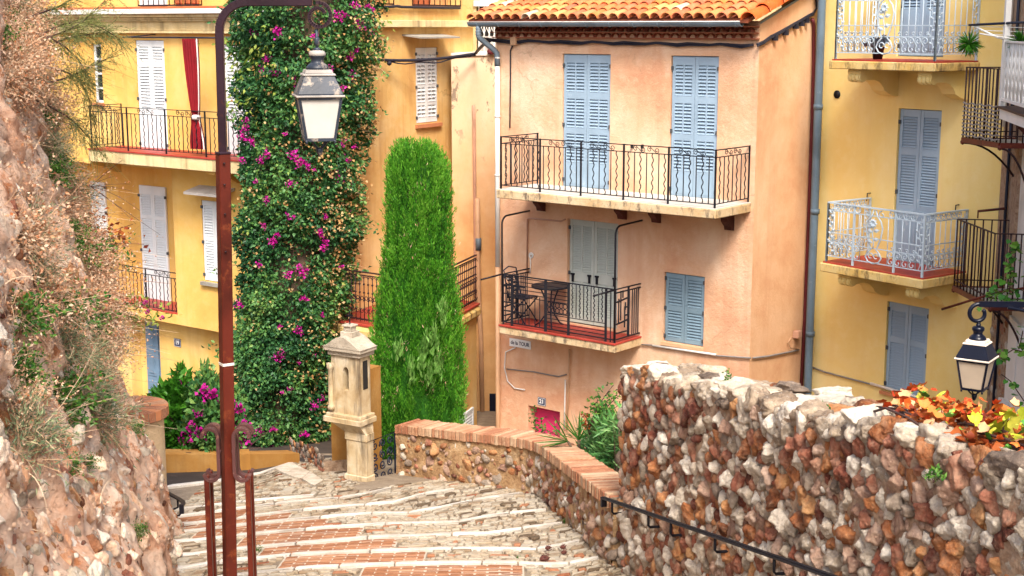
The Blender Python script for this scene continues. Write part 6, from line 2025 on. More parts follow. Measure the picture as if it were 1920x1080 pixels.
# ------------------------------------------------------------------ carved oratory, its pier and the ochre walls
SD = 17.6
FO = Facade(at(622, 720, SD).x, SD, .86, -.51)
oz = lambda py: at(655, py, SD).z
ora = thing('stone_oratory', 'small carved stone oratory on a pedestal with an arched niche and cross', 'oratory', FO.P(.25, oz(908), 0))
bw = FO.uv(674, 720)[0]; bd = .23
m = MB(); m.box(FO, 0.002, bw, oz(772), oz(664), -bd, 0)
na0, na1 = FO.uv(643, 700)[0], FO.uv(653.5, 700)[0]
body = MB(); z0, z1 = oz(772), oz(662); nb0, nb1 = oz(728), oz(692)
wall = [(0, na0, z0, z1), (na1, bw, z0, z1), (na0, na1, z0, nb0), (na0, na1, nb1 + .06, z1)]
for a0, a1, q0, q1 in wall: body.box(FO, a0 + .0005, a1 - .0005, q0, q1, -bd, 0)
for i in range(6):   # arch head
    t0, t1 = math.pi * i / 6, math.pi * (i + 1) / 6; c = (na0 + na1) / 2; h = (na1 - na0) / 2
    x0, x1 = c - h * math.cos(t0), c - h * math.cos(t1); y0, y1 = nb1 + .055 * math.sin(t0), nb1 + .055 * math.sin(t1)
    body.hexa([FO.P(x0, y0, -bd), FO.P(x0, y0, -.001), FO.P(x1, y1, -.001), FO.P(x1, y1, -bd), FO.P(x0, nb1 + .061, -bd), FO.P(x0, nb1 + .061, -.001), FO.P(x1, nb1 + .061, -.001), FO.P(x1, nb1 + .061, -bd)])
body.box(FO, na0, na1, nb0, nb1 + .06, -bd, -.14)
body.build('shrine_body', M['oratory'], ora, fix=True)
m = MB(); q = .05; m.hexa([FO.P(bw + .002, oz(725), -.17), FO.P(bw + .004, oz(725), -.07), FO.P(bw + .006, oz(725), -.07), FO.P(bw + .006, oz(725), -.17), FO.P(bw + .002, oz(672), -.17), FO.P(bw + .004, oz(672), -.07), FO.P(bw + .006, oz(672), -.07), FO.P(bw + .006, oz(672), -.17)])
m.build('side_niche', M['dark'], ora)  # flat dark plate, no recess: the shade of a niche painted on the side
m = MB(); a = FO.uv(629, 720)[0]
m.lathe([(.045, 0), (.045, .05), (.034, .06), (.032, oz(690) - oz(765)), (.045, oz(688) - oz(765)), (.05, oz(678) - oz(765)), (0, oz(678) - oz(765))], FO.P(.0, oz(767), .02), 14); m.build('colonnette', M['oratory'], ora)
# roof: two steps of moulding and a swept cap
m = MB(); e = .055
m.box(FO, -e * .6, bw + e * .6, oz(664), oz(655), -bd - e, e * .6); m.box(FO, -e * 1.3, bw + e * 1.3, oz(655), oz(648), -bd - e, e * 1.3)
m.build('eave_moulding', M['oratory_roof'], ora, bevel=.006)
vs = []; fs = []; NA = 16
for o in (-bd - e, e * 1.4):
    for i in range(NA + 1):
        t = i / NA; a = -e * 1.5 + (bw + 3 * e) * t; h = (oz(627) - oz(648)) * (math.sin(math.pi * t) ** 1.6)
        vs.append(FO.P(a, oz(648) + .003 + h, o)); vs.append(FO.P(a, oz(648) + .001, o))
k = 2 * (NA + 1)
for i in range(NA):
    a = 2 * i
    fs += [(a, a + 2, k + a + 2, k + a), (a + 1, k + a + 1, k + a + 3, a + 3), (a, a + 1, a + 3, a + 2), (k + a, k + a + 2, k + a + 3, k + a + 1)]
m = MB(); m.add(vs, fs); m.build('swept_roof', M['oratory_roof'], ora)
c = (bw) / 2; m = MB(); zt = oz(630)
m.box(FO, c - .09, c + .09, zt, zt + .07, -bd / 2 - .09, -bd / 2 + .09); m.box(FO, c - .06, c + .06, zt + .07, zt + .13, -bd / 2 - .06, -bd / 2 + .06); m.box(FO, c - .075, c + .075, zt + .13, zt + .155, -bd / 2 - .075, -bd / 2 + .075)
m.build('finial_block', M['oratory_roof'], ora, bevel=.006)
m = MB(); pz = zt + .155; m.bar(FO.P(c, pz, -bd / 2), FO.P(c, pz + .17, -bd / 2), .014); m.bar(FO.P(c - .05, pz + .115, -bd / 2), FO.P(c + .05, pz + .115, -bd / 2), .014); m.build('cross', M['iron'], ora)
m = MB(); m.box(FO, -.09, bw + .07, oz(788), oz(778), -bd - .03, .09); m.box(FO, -.06, bw + .05, oz(778) , oz(772), -bd - .02, .06); m.build('shelf', M['oratory'], ora, bevel=.006)
p0, p1 = FO.uv(647, 850)[0], FO.uv(684, 850)[0]; pdp = .19
m = MB(); m.hexa([FO.P(p0 - .01, oz(806), -pdp), FO.P(p0 - .01, oz(806), -.02), FO.P(p1 + .0, oz(806), -.02), FO.P(p1 + .0, oz(806), -pdp), FO.P(.02, oz(788), -bd), FO.P(.02, oz(788), .06), FO.P(bw + .03, oz(788), .06), FO.P(bw + .03, oz(788), -bd)])
m.build('corbel_head', M['oratory'], ora)
m = MB(); m.box(FO, p0, p1, oz(884), oz(806) - .002, -pdp, -.03); m.build('pedestal', M['oratory'], ora, bevel=.006)
m = MB(); m.box(FO, p0 - .015, p1 + .012, oz(820), oz(806) - .001, -pdp, -.018); m.build('pedestal_cap', M['oratory'], ora, bevel=.004)
m = MB(); m.box(FO, p0 - .02, p1 + .02, oz(905), oz(884), -pdp, -.0); m.build('pedestal_foot', M['oratory'], ora, bevel=.008)
m = MB(); m.box(FO, p0 - .05, p1 + .03, oz(916), oz(905), -pdp, .05); m.build('plinth', M['oratory'], ora, bevel=.01)
# steps and rough kerb at its foot
ks = thing('stone_step', 'worn stone step at the foot of the oratory', 'step', FO.P(0, oz(925), .1))
stp = [on_street(*p) for p in ((596, 920), (640, 925), (690, 922), (690, 900))]
m = MB(); zf_ = oz(912)
m.box(FO, -.20, p1 - .02, oz(935), zf_ - .003, -.25, .14); m.build('step', M['cobble'], ks, bevel=.015)
m = MB(); m.box(FO, p1 + .04, p1 + .62, oz(935), oz(898), -.25, .05); m.build('threshold', M['st_cap'], ks, bevel=.02)
rw = thing('kerb_wall', 'low rough stone kerb running into the shade beside the ochre wall', 'kerb', at(575, 885, 18.8))
a_, b_ = at(607, 905, 18.1), at(545, 872, 20.5)
a_, b_ = b_, a_
FK = Facade(a_.x, a_.y, (b_ - a_).x, (b_ - a_).y)
Lk = (Vector((b_.x, b_.y, 0)) - Vector((a_.x, a_.y, 0))).length
m = MB(); zt1_ = at(607, 866, 18.1).z; zt0 = at(545, 867, 20.5).z
m.hexa([FK.P(0, zs(20.5) - .2, -.0), FK.P(Lk, zs(18) - .2, 0), FK.P(Lk, zs(18) - .2, -.7), FK.P(0, zs(20.5) - .2, -.7)] + [FK.P(0, zt0, 0), FK.P(Lk, zt1_, 0), FK.P(Lk, zt1_, -.7), FK.P(0, zt0, -.7)])
m.build('kerb_core', M['wall_mortar'], rw)
rest = {i: [[], [], 0] for i in range(5)}
for s, h, r in pack(Lk, .36, .03, .085, 700, 77, .9):
    V, F = rs.choice(ROCKS_LO); mi = rs.choices(range(5), [.0, .2, .35, .35, .1])[0]
    sg = 1 if FK.n.y < 0 else -1
    t = s / Lk; zz_ = (zs(20.5) + (zs(18.1) - zs(20.5)) * t)
    bake_rock(rest[mi], FK.M(s, zz_ + h * .8, 0) @ Matrix.Diagonal((r * 1.2, r * .3, r * .8, 1)) @ Matrix.Rotation(rs.uniform(0, 6), 4, 'Y'), V, F)
flush_rocks(rest, 'kerb_stones', rw, ST_MATS)
# ochre pier behind the oratory and the low ochre wall
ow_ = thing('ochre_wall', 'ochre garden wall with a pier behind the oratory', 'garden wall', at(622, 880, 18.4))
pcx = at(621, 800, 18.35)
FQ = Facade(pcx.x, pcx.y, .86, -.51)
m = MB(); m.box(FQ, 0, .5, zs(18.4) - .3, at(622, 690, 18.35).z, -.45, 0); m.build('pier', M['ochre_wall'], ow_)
ql = [on_street(562, 868), on_street(470, 882), on_street(330, 887), on_street(250, 889)]
hs = [at(562, 850, ql[0].y).z - zs(ql[0].y), at(470, 852, ql[1].y).z - zs(ql[1].y), at(330, 852, ql[2].y).z - zs(ql[2].y), at(250, 852, ql[3].y).z - zs(ql[3].y)]
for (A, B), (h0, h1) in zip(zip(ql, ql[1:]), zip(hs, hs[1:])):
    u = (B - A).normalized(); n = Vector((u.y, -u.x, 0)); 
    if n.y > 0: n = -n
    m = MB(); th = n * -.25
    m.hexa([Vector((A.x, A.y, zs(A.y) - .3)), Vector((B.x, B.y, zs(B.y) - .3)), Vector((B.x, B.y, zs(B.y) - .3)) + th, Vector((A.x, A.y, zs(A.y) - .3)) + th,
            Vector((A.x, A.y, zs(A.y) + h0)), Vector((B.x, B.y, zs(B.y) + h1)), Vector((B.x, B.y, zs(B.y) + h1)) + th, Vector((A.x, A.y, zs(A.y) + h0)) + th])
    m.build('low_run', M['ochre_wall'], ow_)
# scrolled iron gate panel
ig = thing('scroll_gate', 'small dark scrolled iron panel between the oratory and the low wall', 'gate', at(715, 898, 17.9))
ga, gb = at(694, 895, 17.65), at(742, 900, 18.1)
FG = Facade(ga.x, ga.y, (gb - ga).x, (gb - ga).y); GL = FG.uv(741, 880)[0]; gz0 = at(715, 905, 17.9).z + .03; gz1 = at(715, 818, 17.9).z
m = MB(); m.tube([FG.P(0, gz0, 0), FG.P(GL, gz0, 0), FG.P(GL, gz1, 0), FG.P(0, gz1, 0)], .014, 6, closed=True); m.build('gate_frame', M['iron_navy'], ig)
for i in range(3):
    for j in range(4):
        cx, czz_ = GL * (.2 + .3 * i), gz0 + (gz1 - gz0) * (.14 + .24 * j)
        m = MB(); m.tube(spiral(FG.P(cx, czz_, 0), .062, .015, 90 + 120 * (i + j), 90 + 120 * (i + j) + (500 if (i + j) % 2 else -500), 20, FG.u, (0, 0, 1)), .009, 6); m.build('scroll', M['iron_navy'], ig)
# ------------------------------------------------------------------ plants
G = np.random.default_rng(12)
M['bou_leaf'] = leaf_mat('bougainvillea_leaf', [(.014, .06, .022), (.030, .115, .04), (.060, .175, .05), (.10, .235, .055), (.19, .31, .07)], .45, .22)
M['bou_lime'] = leaf_mat('young_bougainvillea_leaf', [(.13, .22, .03), (.24, .32, .05), (.34, .40, .08)], .5, .3)
M['bou_dry'] = leaf_mat('faded_bract', [(.40, .20, .065), (.52, .32, .13), (.60, .44, .23)], .8, .3)
M['bou_pink'] = leaf_mat('magenta_bract', [(.42, .004, .20), (.58, .008, .32), (.64, .03, .38)], .6, .3)
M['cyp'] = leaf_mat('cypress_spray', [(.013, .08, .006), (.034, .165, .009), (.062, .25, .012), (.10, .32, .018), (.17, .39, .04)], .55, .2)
M['cyp_light'] = leaf_mat('pale_cypress_spray', [(.12, .30, .05), (.20, .38, .09)], .6, .25)
M['green'] = leaf_mat('bright_green_leaf', [(.02, .09, .008), (.04, .17, .012), (.08, .26, .02)], .45, .25)
M['olean'] = leaf_mat('oleander_leaf', [(.04, .14, .035), (.09, .26, .065), (.18, .38, .11), (.36, .50, .24)], .4, .2)
M['bark'] = paint('bark', (.12, .08, .055), .2, .9)
M['dry_twig'] = leaf_mat('dry_twig', [(.24, .12, .065), (.48, .30, .17), (.66, .49, .32), (.20, .13, .09)], .8, 0)
M['dry_leaf'] = leaf_mat('dry_pale_leaf', [(.50, .22, .10), (.62, .38, .23), (.74, .57, .41), (.42, .14, .05)], .85, .2)
M['grey_leaf'] = leaf_mat('grey_green_leaf', [(.08, .13, .07), (.18, .24, .12), (.34, .37, .20)], .7, .15)
M['olive_leaf'] = leaf_mat('olive_wisp', [(.10, .13, .045), (.20, .23, .07), (.34, .33, .12)], .7, .3)
M['weed_leaf'] = leaf_mat('green_weed_leaf', [(.02, .09, .015), (.05, .17, .02), (.14, .26, .04)], .5, .25)
M['red_leaf'] = leaf_mat('rusty_red_leaf', [(.28, .045, .01), (.48, .13, .025), (.20, .03, .015)], .6, .3)
M['silver_leaf'] = leaf_mat('silver_leaf', [(.34, .40, .32), (.5, .55, .46)], .7, .15)
M['dark_twig'] = paint('dark_twig', (.07, .035, .03), .2, .85)

def unit(a): return a / np.maximum(np.linalg.norm(a, axis=1, keepdims=True), 1e-9)
def leaves(C, D, length, width, fold=.25, rg=None):
    """folded leaves from base C along D; five vertices, two quads each"""
    rg = rg or G; n = len(C); C = np.asarray(C, float); D = unit(np.asarray(D, float))
    U = unit(np.cross(D, rg.normal(size=(n, 3)))); W = np.cross(U, D)
    L = np.broadcast_to(np.asarray(length, float), (n,))[:, None]; Wd = np.broadcast_to(np.asarray(width, float), (n,))[:, None]
    mid = C + D * L * .45
    V = np.stack([C, mid + U * Wd * .5 + W * Wd * fold, C + D * L - W * Wd * fold * .4, mid - U * Wd * .5 + W * Wd * fold], 1)
    V = V.reshape(-1, 3); b = np.arange(n)[:, None] * 4
    F = np.concatenate([b + np.array([[0, 1, 2]]), b + np.array([[0, 2, 3]])], 1).reshape(-1, 3)
    return V, F
def leaf_obj(name, C, D, length, width, mat, parent, rnd=None, fold=.25, stuff=True):
    V, F = leaves(C, D, length, width, fold)
    r = G.random(len(C)) if rnd is None else np.clip(rnd, 0, 1)
    me = np_mesh(V, F, np.repeat(r, 2)); me.materials.append(mat)
    o = _link(name, me, parent, None)
    return o
def ribbons(S, D, L, w, droop=.3, seg=4, curl=.2):
    n = len(S); D = unit(D); side = unit(np.cross(D, G.normal(size=(n, 3)))); cv = G.normal(size=(n, 3)) * curl
    L = np.broadcast_to(L, (n,)); vs = []
    for k in range(seg + 1):
        t = k / seg
        p = S + D * (L * t)[:, None] + cv * (L * t * t)[:, None] - np.array([0, 0, 1]) * (droop * L * t * t)[:, None]
        ww = w * (1 - .7 * t)
        vs += [p + side * ww / 2, p - side * ww / 2]
    V = np.stack(vs, 1).reshape(-1, 3); b = np.arange(n)[:, None] * (2 * (seg + 1))
    F = np.concatenate([b + np.array([[2 * k, 2 * k + 1, 2 * k + 3, 2 * k + 2]]) for k in range(seg)], 1).reshape(-1, 4)
    tips = lambda t: S + D * (L * t)[:, None] + cv * (L * t * t)[:, None] - np.array([0, 0, 1]) * (droop * L * t * t)[:, None]
    return V, F, tips
def ribbon_mesh(S, D, L, w, mat, **k):
    V, F, tips = ribbons(S, D, L, w, **k); seg = k.get('seg', 4)
    me = np_mesh(V, F, np.repeat(G.random(len(S)), seg)); me.materials.append(mat); return me, tips
def nz3(P, s, off=0):
    return np.array([noise.noise(Vector((p[0] * s + off, p[1] * s, p[2] * s))) for p in P])

# --- bougainvillea column on the corner of the ochre house
def col_edges(z):
    """silhouette of the climber, read off the photograph at its own distance"""
    return None
BD = 25.3
prof_px = [(-40, 440, 715), (0, 432, 712), (60, 436, 705), (130, 448, 688), (250, 443, 684), (330, 446, 668), (430, 450, 664), (520, 440, 655), (600, 440, 648), (680, 424, 630), (760, 410, 618), (820, 430, 606), (862, 480, 575)]
pz = [at(560, y, BD).z for y, a, b in prof_px]; pl_ = [at(a, y, BD).x for y, a, b in prof_px]; pr_ = [at(b, y, BD).x for y, a, b in prof_px]
order = np.argsort(pz); pz = np.array(pz)[order]; pl_ = np.array(pl_)[order]; pr_ = np.array(pr_)[order]
def bou_points(n, depth=(.62, 1.03), front=True):
    z = G.uniform(pz[0], pz[-1], n); th = G.uniform(-.15, math.pi + .15, n)
    l = np.interp(z, pz, pl_); r = np.interp(z, pz, pr_); c = (l + r) / 2; h = (r - l) / 2
    q = G.uniform(depth[0] ** 2, depth[1] ** 2, n) ** .5
    base = np.stack([c + h * np.cos(th), BD + .6 - h * .95 * np.sin(th), z], 1)
    lump = nz3(base, 1.3) * .26 + nz3(base, 3.4, 9) * .17
    q = q * (1 + lump * .9)
    P = np.stack([c + h * q * np.cos(th), BD + .6 - h * .95 * q * np.sin(th), z], 1)
    N = np.stack([np.cos(th), -np.sin(th), np.zeros(n)], 1)
    return P, N, lump, q
bou = thing('bougainvillea', 'tall column of flowering bougainvillea covering the corner of the ochre house', 'climbing plant', Vector((-3.6, BD, 2.3)))
P, N, lump, q = bou_points(98000)
keep = G.random(len(P)) < np.clip(.58 + lump * 2.8, .10, 1)
P, N, lump = P[keep], N[keep], lump[keep]
D = N * .55 + G.normal(size=P.shape) * .55 - np.array([0, 0, .35])
tone = np.clip(.42 + nz3(P, 1.1, 20) * .5 + G.normal(size=len(P)) * .22, 0, 1)
leaf_obj('foliage', P, D, G.uniform(.05, .10, len(P)), G.uniform(.04, .068, len(P)), M['bou_leaf'], bou, tone)
m = MB()
core = []
NZc = 26
vs = []; fs = []
for i in range(NZc + 1):
    z = pz[0] + (pz[-1] - pz[0]) * i / NZc; l, r = np.interp(z, pz, pl_), np.interp(z, pz, pr_); c, h = (l + r) / 2, (r - l) / 2
    for k in range(16):
        w = math.pi * k / 15; rr_ = .60 + .12 * noise.noise(Vector((c + math.cos(w), z, math.sin(w))) * 1.6)
        vs.append((c + h * rr_ * math.cos(w), BD + .6 - h * rr_ * .95 * math.sin(w), z))
for i in range(NZc):
    for k in range(15): a = i * 16 + k; fs.append((a, a + 1, a + 17, a + 16))
m.add(vs, fs, True); m.build('inner_stems', M['bark'], bou)
# faded cream bracts in clusters
def clusters(n, spread, per, depth, zlo=None, bias=None):
    P, N, lump, q = bou_points(n, depth)
    if bias is not None:
        k = G.random(len(P)) < bias(P); P, N = P[k], N[k]
    C = np.repeat(P, per, 0) + G.normal(size=(len(P) * per, 3)) * spread; return C, np.repeat(N, per, 0), P, N
rightish = lambda P: np.clip(.25 + .9 * (P[:, 0] + 3.9) / 1.6, .1, 1) * np.clip(1.1 - np.abs(P[:, 2] - 6.0) * .12, .3, 1)
C, N_, _, _ = clusters(2300, .055, 4, (.95, 1.06), bias=rightish)
leaf_obj('faded_bracts', C, N_ * .6 + G.normal(size=C.shape) * .7 - np.array([0, 0, .3]), .062, .052, M['bou_dry'], bou)
C, N_, _, _ = clusters(95, .14, 14, (.97, 1.08), bias=lambda P: np.where(P[:, 2] > 8.6, 1.0, .14))
leaf_obj('young_leaves', C, N_ * .5 + G.normal(size=C.shape) * .4 - np.array([0, 0, .7]), .10, .05, M['bou_lime'], bou)
# magenta flower clusters, each a piece of its own
blossom_me = []
for k in range(6):
    n = 16 + 5 * k
    C = G.normal(size=(n, 3)) * np.array([.055, .035, .045]) * (1 + .12 * k); Dd = G.normal(size=(n, 3)) + np.array([0, -.6, 0])
    V, F = leaves(C, Dd, G.uniform(.07, .10, n), G.uniform(.07, .09, n), .3)
    me = np_mesh(V, F, np.repeat(G.random(n), 2)); me.materials.append(M['bou_pink']); blossom_me.append(me)
bl_px = [(500, 110), (515, 135), (490, 130), (455, 255), (460, 240), (590, 65), (665, 10), (690, 12), (640, 30), (620, 128), (668, 92), (550, 150), (585, 160), (655, 105), (672, 45), (700, 18), (575, 310), (560, 305), (590, 318), (548, 290),
         (490, 300), (500, 290), (455, 300), (640, 335), (655, 345), (630, 330), (535, 250), (545, 345), (610, 452), (598, 438), (607, 465), (510, 455), (520, 440), (515, 450), (562, 500), (568, 510), (540, 515), (565, 625), (560, 618), (525, 612), (530, 660),
         (495, 425), (545, 405), (600, 432), (660, 395), (640, 500), (485, 495), (570, 560), (450, 570), (560, 680), (590, 665), (520, 670), (605, 590), (487, 808), (575, 812), (508, 838), (520, 840), (570, 815), (530, 735), (545, 730), (605, 745), (625, 752), (590, 760), (512, 805),
         (640, 270), (650, 300), (665, 275), (605, 255), (480, 340), (500, 375), (610, 405), (462, 225), (470, 265), (695, 60), (688, 100), (660, 140), (640, 165), (475, 60), (520, 60)]
for px, py in bl_px:
    z = at(px, py, BD - .3).z; x = at(px, py, BD - .3).x
    l, r = np.interp(z, pz, pl_), np.interp(z, pz, pr_); c, h = (l + r) / 2, max(.1, (r - l) / 2)
    cs_ = max(-.98, min(.98, (x - c) / h)); y = BD + .6 - h * .97 * math.sqrt(1 - cs_ * cs_)
    p = at(px, py, y - .05); s = rk.uniform(.32, .66)
    inst('blossom', rk.choice(blossom_me), bou, Matrix.Translation(p) @ Matrix.Rotation(rk.uniform(0, 6), 4, 'Y') @ Matrix.Diagonal((s, s, s, 1)))
# hanging sprays that break the outline
S = []; Dd = []
for px, py, dx in ((688, 112, 1), (700, 60, 1), (680, 150, 1), (668, 240, 1), (660, 360, 1), (655, 500, 1), (448, 90, -1), (446, 20, -1), (450, 220, -1), (448, 500, -1), (640, 560, 1), (430, 640, -1), (610, 700, 1), (600, 800, 1), (685, 200, 1), (672, 420, 1), (452, 380, -1)):
    for k in range(3):
        S.append(at(px + G.uniform(-8, 2) * dx, py + G.uniform(-12, 12), BD + .3)); Dd.append((dx, -.2, G.uniform(-.1, .5)))
S = np.array([s[:] for s in S]); Dd = np.array(Dd, float)
me, tips = ribbon_mesh(S, Dd, G.uniform(.2, .45, len(S)), .012, M['dry_twig'], droop=.5)
_link('sprays', me, bou, None)
C = np.concatenate([tips(t) for t in (.3, .42, .55, .65, .75, .85, .95, 1.0)]) + G.normal(size=(len(S) * 8, 3)) * .025
leaf_obj('spray_leaves', C, np.tile(Dd, (8, 1)) * .4 + G.normal(size=C.shape) * .6, .09, .055, M['bou_leaf'], bou, G.uniform(.3, 1, len(C)))

# --- cypress
CD = 19.6
cyp_px = [(286, 760, 794), (291, 748, 808), (303, 740, 820), (324, 733, 831), (355, 730, 837), (420, 729, 839), (500, 723, 842), (600, 710, 852), (680, 702, 860), (760, 698, 864), (810, 699, 862), (845, 704, 797), (860, 708, 738)]
cz_ = np.array([at(780, y, CD).z for y, a, b in cyp_px])[::-1]; cl_ = np.array([at(a, y, CD).x for y, a, b in cyp_px])[::-1]; cr_ = np.array([at(b, y, CD).x for y, a, b in cyp_px])[::-1]
cyp = thing('cypress', 'clipped vivid green cypress column behind the low wall', 'cypress tree', Vector((at(778, 860, CD).x, CD, 3.7)))
def cyp_points(n, q0, q1):
    z = G.uniform(cz_[0], cz_[-1], n); th = G.uniform(0, 2 * math.pi, n)
    l, r = np.interp(z, cz_, cl_), np.interp(z, cz_, cr_); c, h = (l + r) / 2, (r - l) / 2
    plume = np.array([noise.noise(Vector((math.cos(a) * 2.6, math.sin(a) * 2.6, zz * .55 + 3))) for a, zz in zip(th, z)])
    pl2 = np.array([noise.noise(Vector((math.cos(a) * 7, math.sin(a) * 7, zz * 1.3 + 13))) for a, zz in zip(th, z)])
    q = G.uniform(q0, q1, n) * (1 + .17 * plume + .20 * np.clip(pl2, -1, .3))
    P = np.stack([c + h * q * np.cos(th), CD + h * .9 * q * np.sin(th), z], 1)
    return P, np.stack([np.cos(th), np.sin(th), np.zeros(n)], 1), plume * .6 + pl2
P, N, pl2 = cyp_points(8200, .80, 1.0)
cl = np.array([noise.noise(Vector((math.atan2(p[1] - CD, p[0] - np.interp(p[2], cz_, (cl_ + cr_) / 2)) * 3.4, p[2] * .8, 4.0))) + .6 * noise.noise(Vector((p[0] * 9, p[1] * 9, p[2] * 2.2))) for p in P])
kp = (cl > -.22) | (G.random(len(P)) < .22)
P, N, pl2 = P[kp], N[kp], pl2[kp] * .5 + cl[kp] * .7
NB = 24
D0 = unit(N * .22 + G.normal(size=P.shape) * .16 + np.array([0, 0, 1.0]))
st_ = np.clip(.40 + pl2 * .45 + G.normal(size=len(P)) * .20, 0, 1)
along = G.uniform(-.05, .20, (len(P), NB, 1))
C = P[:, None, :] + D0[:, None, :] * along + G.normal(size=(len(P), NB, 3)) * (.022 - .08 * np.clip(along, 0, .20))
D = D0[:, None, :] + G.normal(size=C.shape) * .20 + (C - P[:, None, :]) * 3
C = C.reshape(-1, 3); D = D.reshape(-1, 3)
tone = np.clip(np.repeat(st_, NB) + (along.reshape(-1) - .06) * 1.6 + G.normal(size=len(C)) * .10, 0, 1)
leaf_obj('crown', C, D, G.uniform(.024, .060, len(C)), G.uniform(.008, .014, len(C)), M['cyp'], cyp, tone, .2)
k = G.random(len(P)) < .05
Cb = np.repeat(P[k] - N[k] * .03, 10, 0) + G.normal(size=(k.sum() * 10, 3)) * np.array([.03, .03, .06])
leaf_obj('brown_sprays', Cb, G.normal(size=Cb.shape) * .4 + np.array([0, 0, .8]), .06, .014, M['dry_twig'], cyp)
# plume tips at the top and pale sprays low on the front
S, N_, _ = cyp_points(900, .9, 1.02)
S = S[S[:, 2] > cz_[-1] - .35]
leaf_obj('top_sprays', np.repeat(S, 6, 0) + G.normal(size=(len(S) * 6, 3)) * .03, G.normal(size=(len(S) * 6, 3)) * .12 + np.array([0, 0, 1]), .12, .016, M['cyp'], cyp, None, .2)
C = []
for px, py in ((800, 650), (815, 640), (790, 680), (770, 700), (822, 690), (805, 710), (745, 660), (830, 590)):
    p = at(px, py, CD - .62); C += [np.array(p[:]) + G.normal(size=3) * np.array([.03, .02, .10]) for _ in range(60)]
C = np.array(C); leaf_obj('pale_sprays', C, G.normal(size=C.shape) * .25 + np.array([.05, -.25, 1]), .12, .03, M['cyp_light'], cyp)
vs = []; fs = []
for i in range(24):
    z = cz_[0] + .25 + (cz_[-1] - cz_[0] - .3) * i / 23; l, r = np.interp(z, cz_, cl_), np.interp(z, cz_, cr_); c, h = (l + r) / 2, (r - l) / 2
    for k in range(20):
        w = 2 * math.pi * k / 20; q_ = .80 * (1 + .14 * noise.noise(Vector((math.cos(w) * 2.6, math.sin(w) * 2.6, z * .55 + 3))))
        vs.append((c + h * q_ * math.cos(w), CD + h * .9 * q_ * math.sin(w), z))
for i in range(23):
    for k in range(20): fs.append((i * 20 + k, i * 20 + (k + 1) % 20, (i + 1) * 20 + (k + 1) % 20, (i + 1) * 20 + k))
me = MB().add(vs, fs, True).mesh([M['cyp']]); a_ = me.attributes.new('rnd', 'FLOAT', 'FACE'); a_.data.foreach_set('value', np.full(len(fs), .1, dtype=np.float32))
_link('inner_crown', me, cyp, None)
m = MB(); cx_ = at(778, 860, CD).x; m.tube([(cx_, CD, 3.2), (cx_ + .02, CD, 4.2), (cx_, CD, 5.5)], .13, 8, r1=.08)
for k in range(6): w = k * 1.1; m.tube([(cx_, CD, 4.0 + .1 * k), (cx_ + .25 * math.cos(w), CD + .25 * math.sin(w), 4.35 + .1 * k)], .03, 5)
m.build('trunk', M['bark'], cyp)

# --- shrubs under the ochre house
def bush(name, label, cat, c, rad, n, L, W, mat, tone=.5, group=None, flowers=0, stems=True):
    t = thing(name, label, cat, Vector((c[0], c[1], c[2] - rad[2])), group)
    d = unit(G.normal(size=(n, 3))); lum = nz3(d * 1.0, 2.2, c[0]) * .35
    q = G.uniform(.35, 1, n) ** .45 * (1 + lum)
    P = np.array(c) + d * q[:, None] * np.array(rad)
    leaf_obj('foliage', P, d * .6 + G.normal(size=P.shape) * .5 + np.array([0, 0, .15]), G.uniform(L * .7, L * 1.3, n), G.uniform(W * .7, W * 1.3, n), mat, t, np.clip(tone + lum * .8 + G.normal(size=n) * .2, 0, 1))
    S = np.tile(np.array([[c[0], c[1], c[2] - rad[2]]]), (26, 1)) + G.normal(size=(26, 3)) * .06
    me, _ = ribbon_mesh(S, d[:26] * np.array(rad) + np.array([0, 0, rad[2]]), rad[2] * 1.5, .03, M['bark'], droop=.1); me.materials.clear(); me.materials.append(M['dark_twig'])
    _link('stems', me, t, None)
    for k in range(flowers):
        dd = d[G.integers(0, n)]; 
        if dd[1] > 0: dd = dd * np.array([1, -1, 1])
        p = Vector(np.array(c) + dd * np.array(rad) * 1.02); s = rk.uniform(.5, .9)
        inst('blossom', rk.choice(blossom_me), t, Matrix.Translation(p) @ Matrix.Diagonal((s, s, s, 1)))
    return t
SBD = ql[2].y + .75
p = at(338, 800, SBD); bush('shrub', 'bright green rounded shrub in front of the blue door', 'shrub', p[:], (.40, .42, .66), 3600, .15, .065, M['green'], .5)
p = at(392, 795, SBD); bush('flowering_shrub', 'low bougainvillea bush with a few magenta flowers between shrub and column', 'shrub', p[:], (.46, .5, .66), 4800, .10, .07, M['bou_leaf'], .62, flowers=14)

# --- oleander, palm and wild sprays behind the low wall
ol = thing('oleander', 'oleander with long green leaves growing behind the low brick-topped wall', 'shrub', at(1115, 880, 14.6))
lf = MB()
def strap_mesh(L, W, mat, n=4, bend=.18):
    vs = []; fs = []
    for i in range(n + 1):
        t = i / n; w = W * math.sin(math.pi * (.08 + .9 * t)) ** .8 / 2 + .001
        z = -bend * L * t * t
        vs += [(-w, L * t, z + w * .25), (0, L * t, z), (w, L * t, z + w * .25)]
    for i in range(n):
        a = 3 * i; fs += [(a, a + 1, a + 4, a + 3), (a + 1, a + 2, a + 5, a + 4)]
    me = MB().add(vs, fs, True).mesh([mat])
    a_ = me.attributes.new('rnd', 'FLOAT', 'FACE'); a_.data.foreach_set('value', np.full(len(fs), rk.random(), dtype=np.float32)); return me
olm = [strap_mesh(.165, .026, M['olean'], bend=b) for b in (.05, .15, .3, .1, .2, .35, .0, .12)]
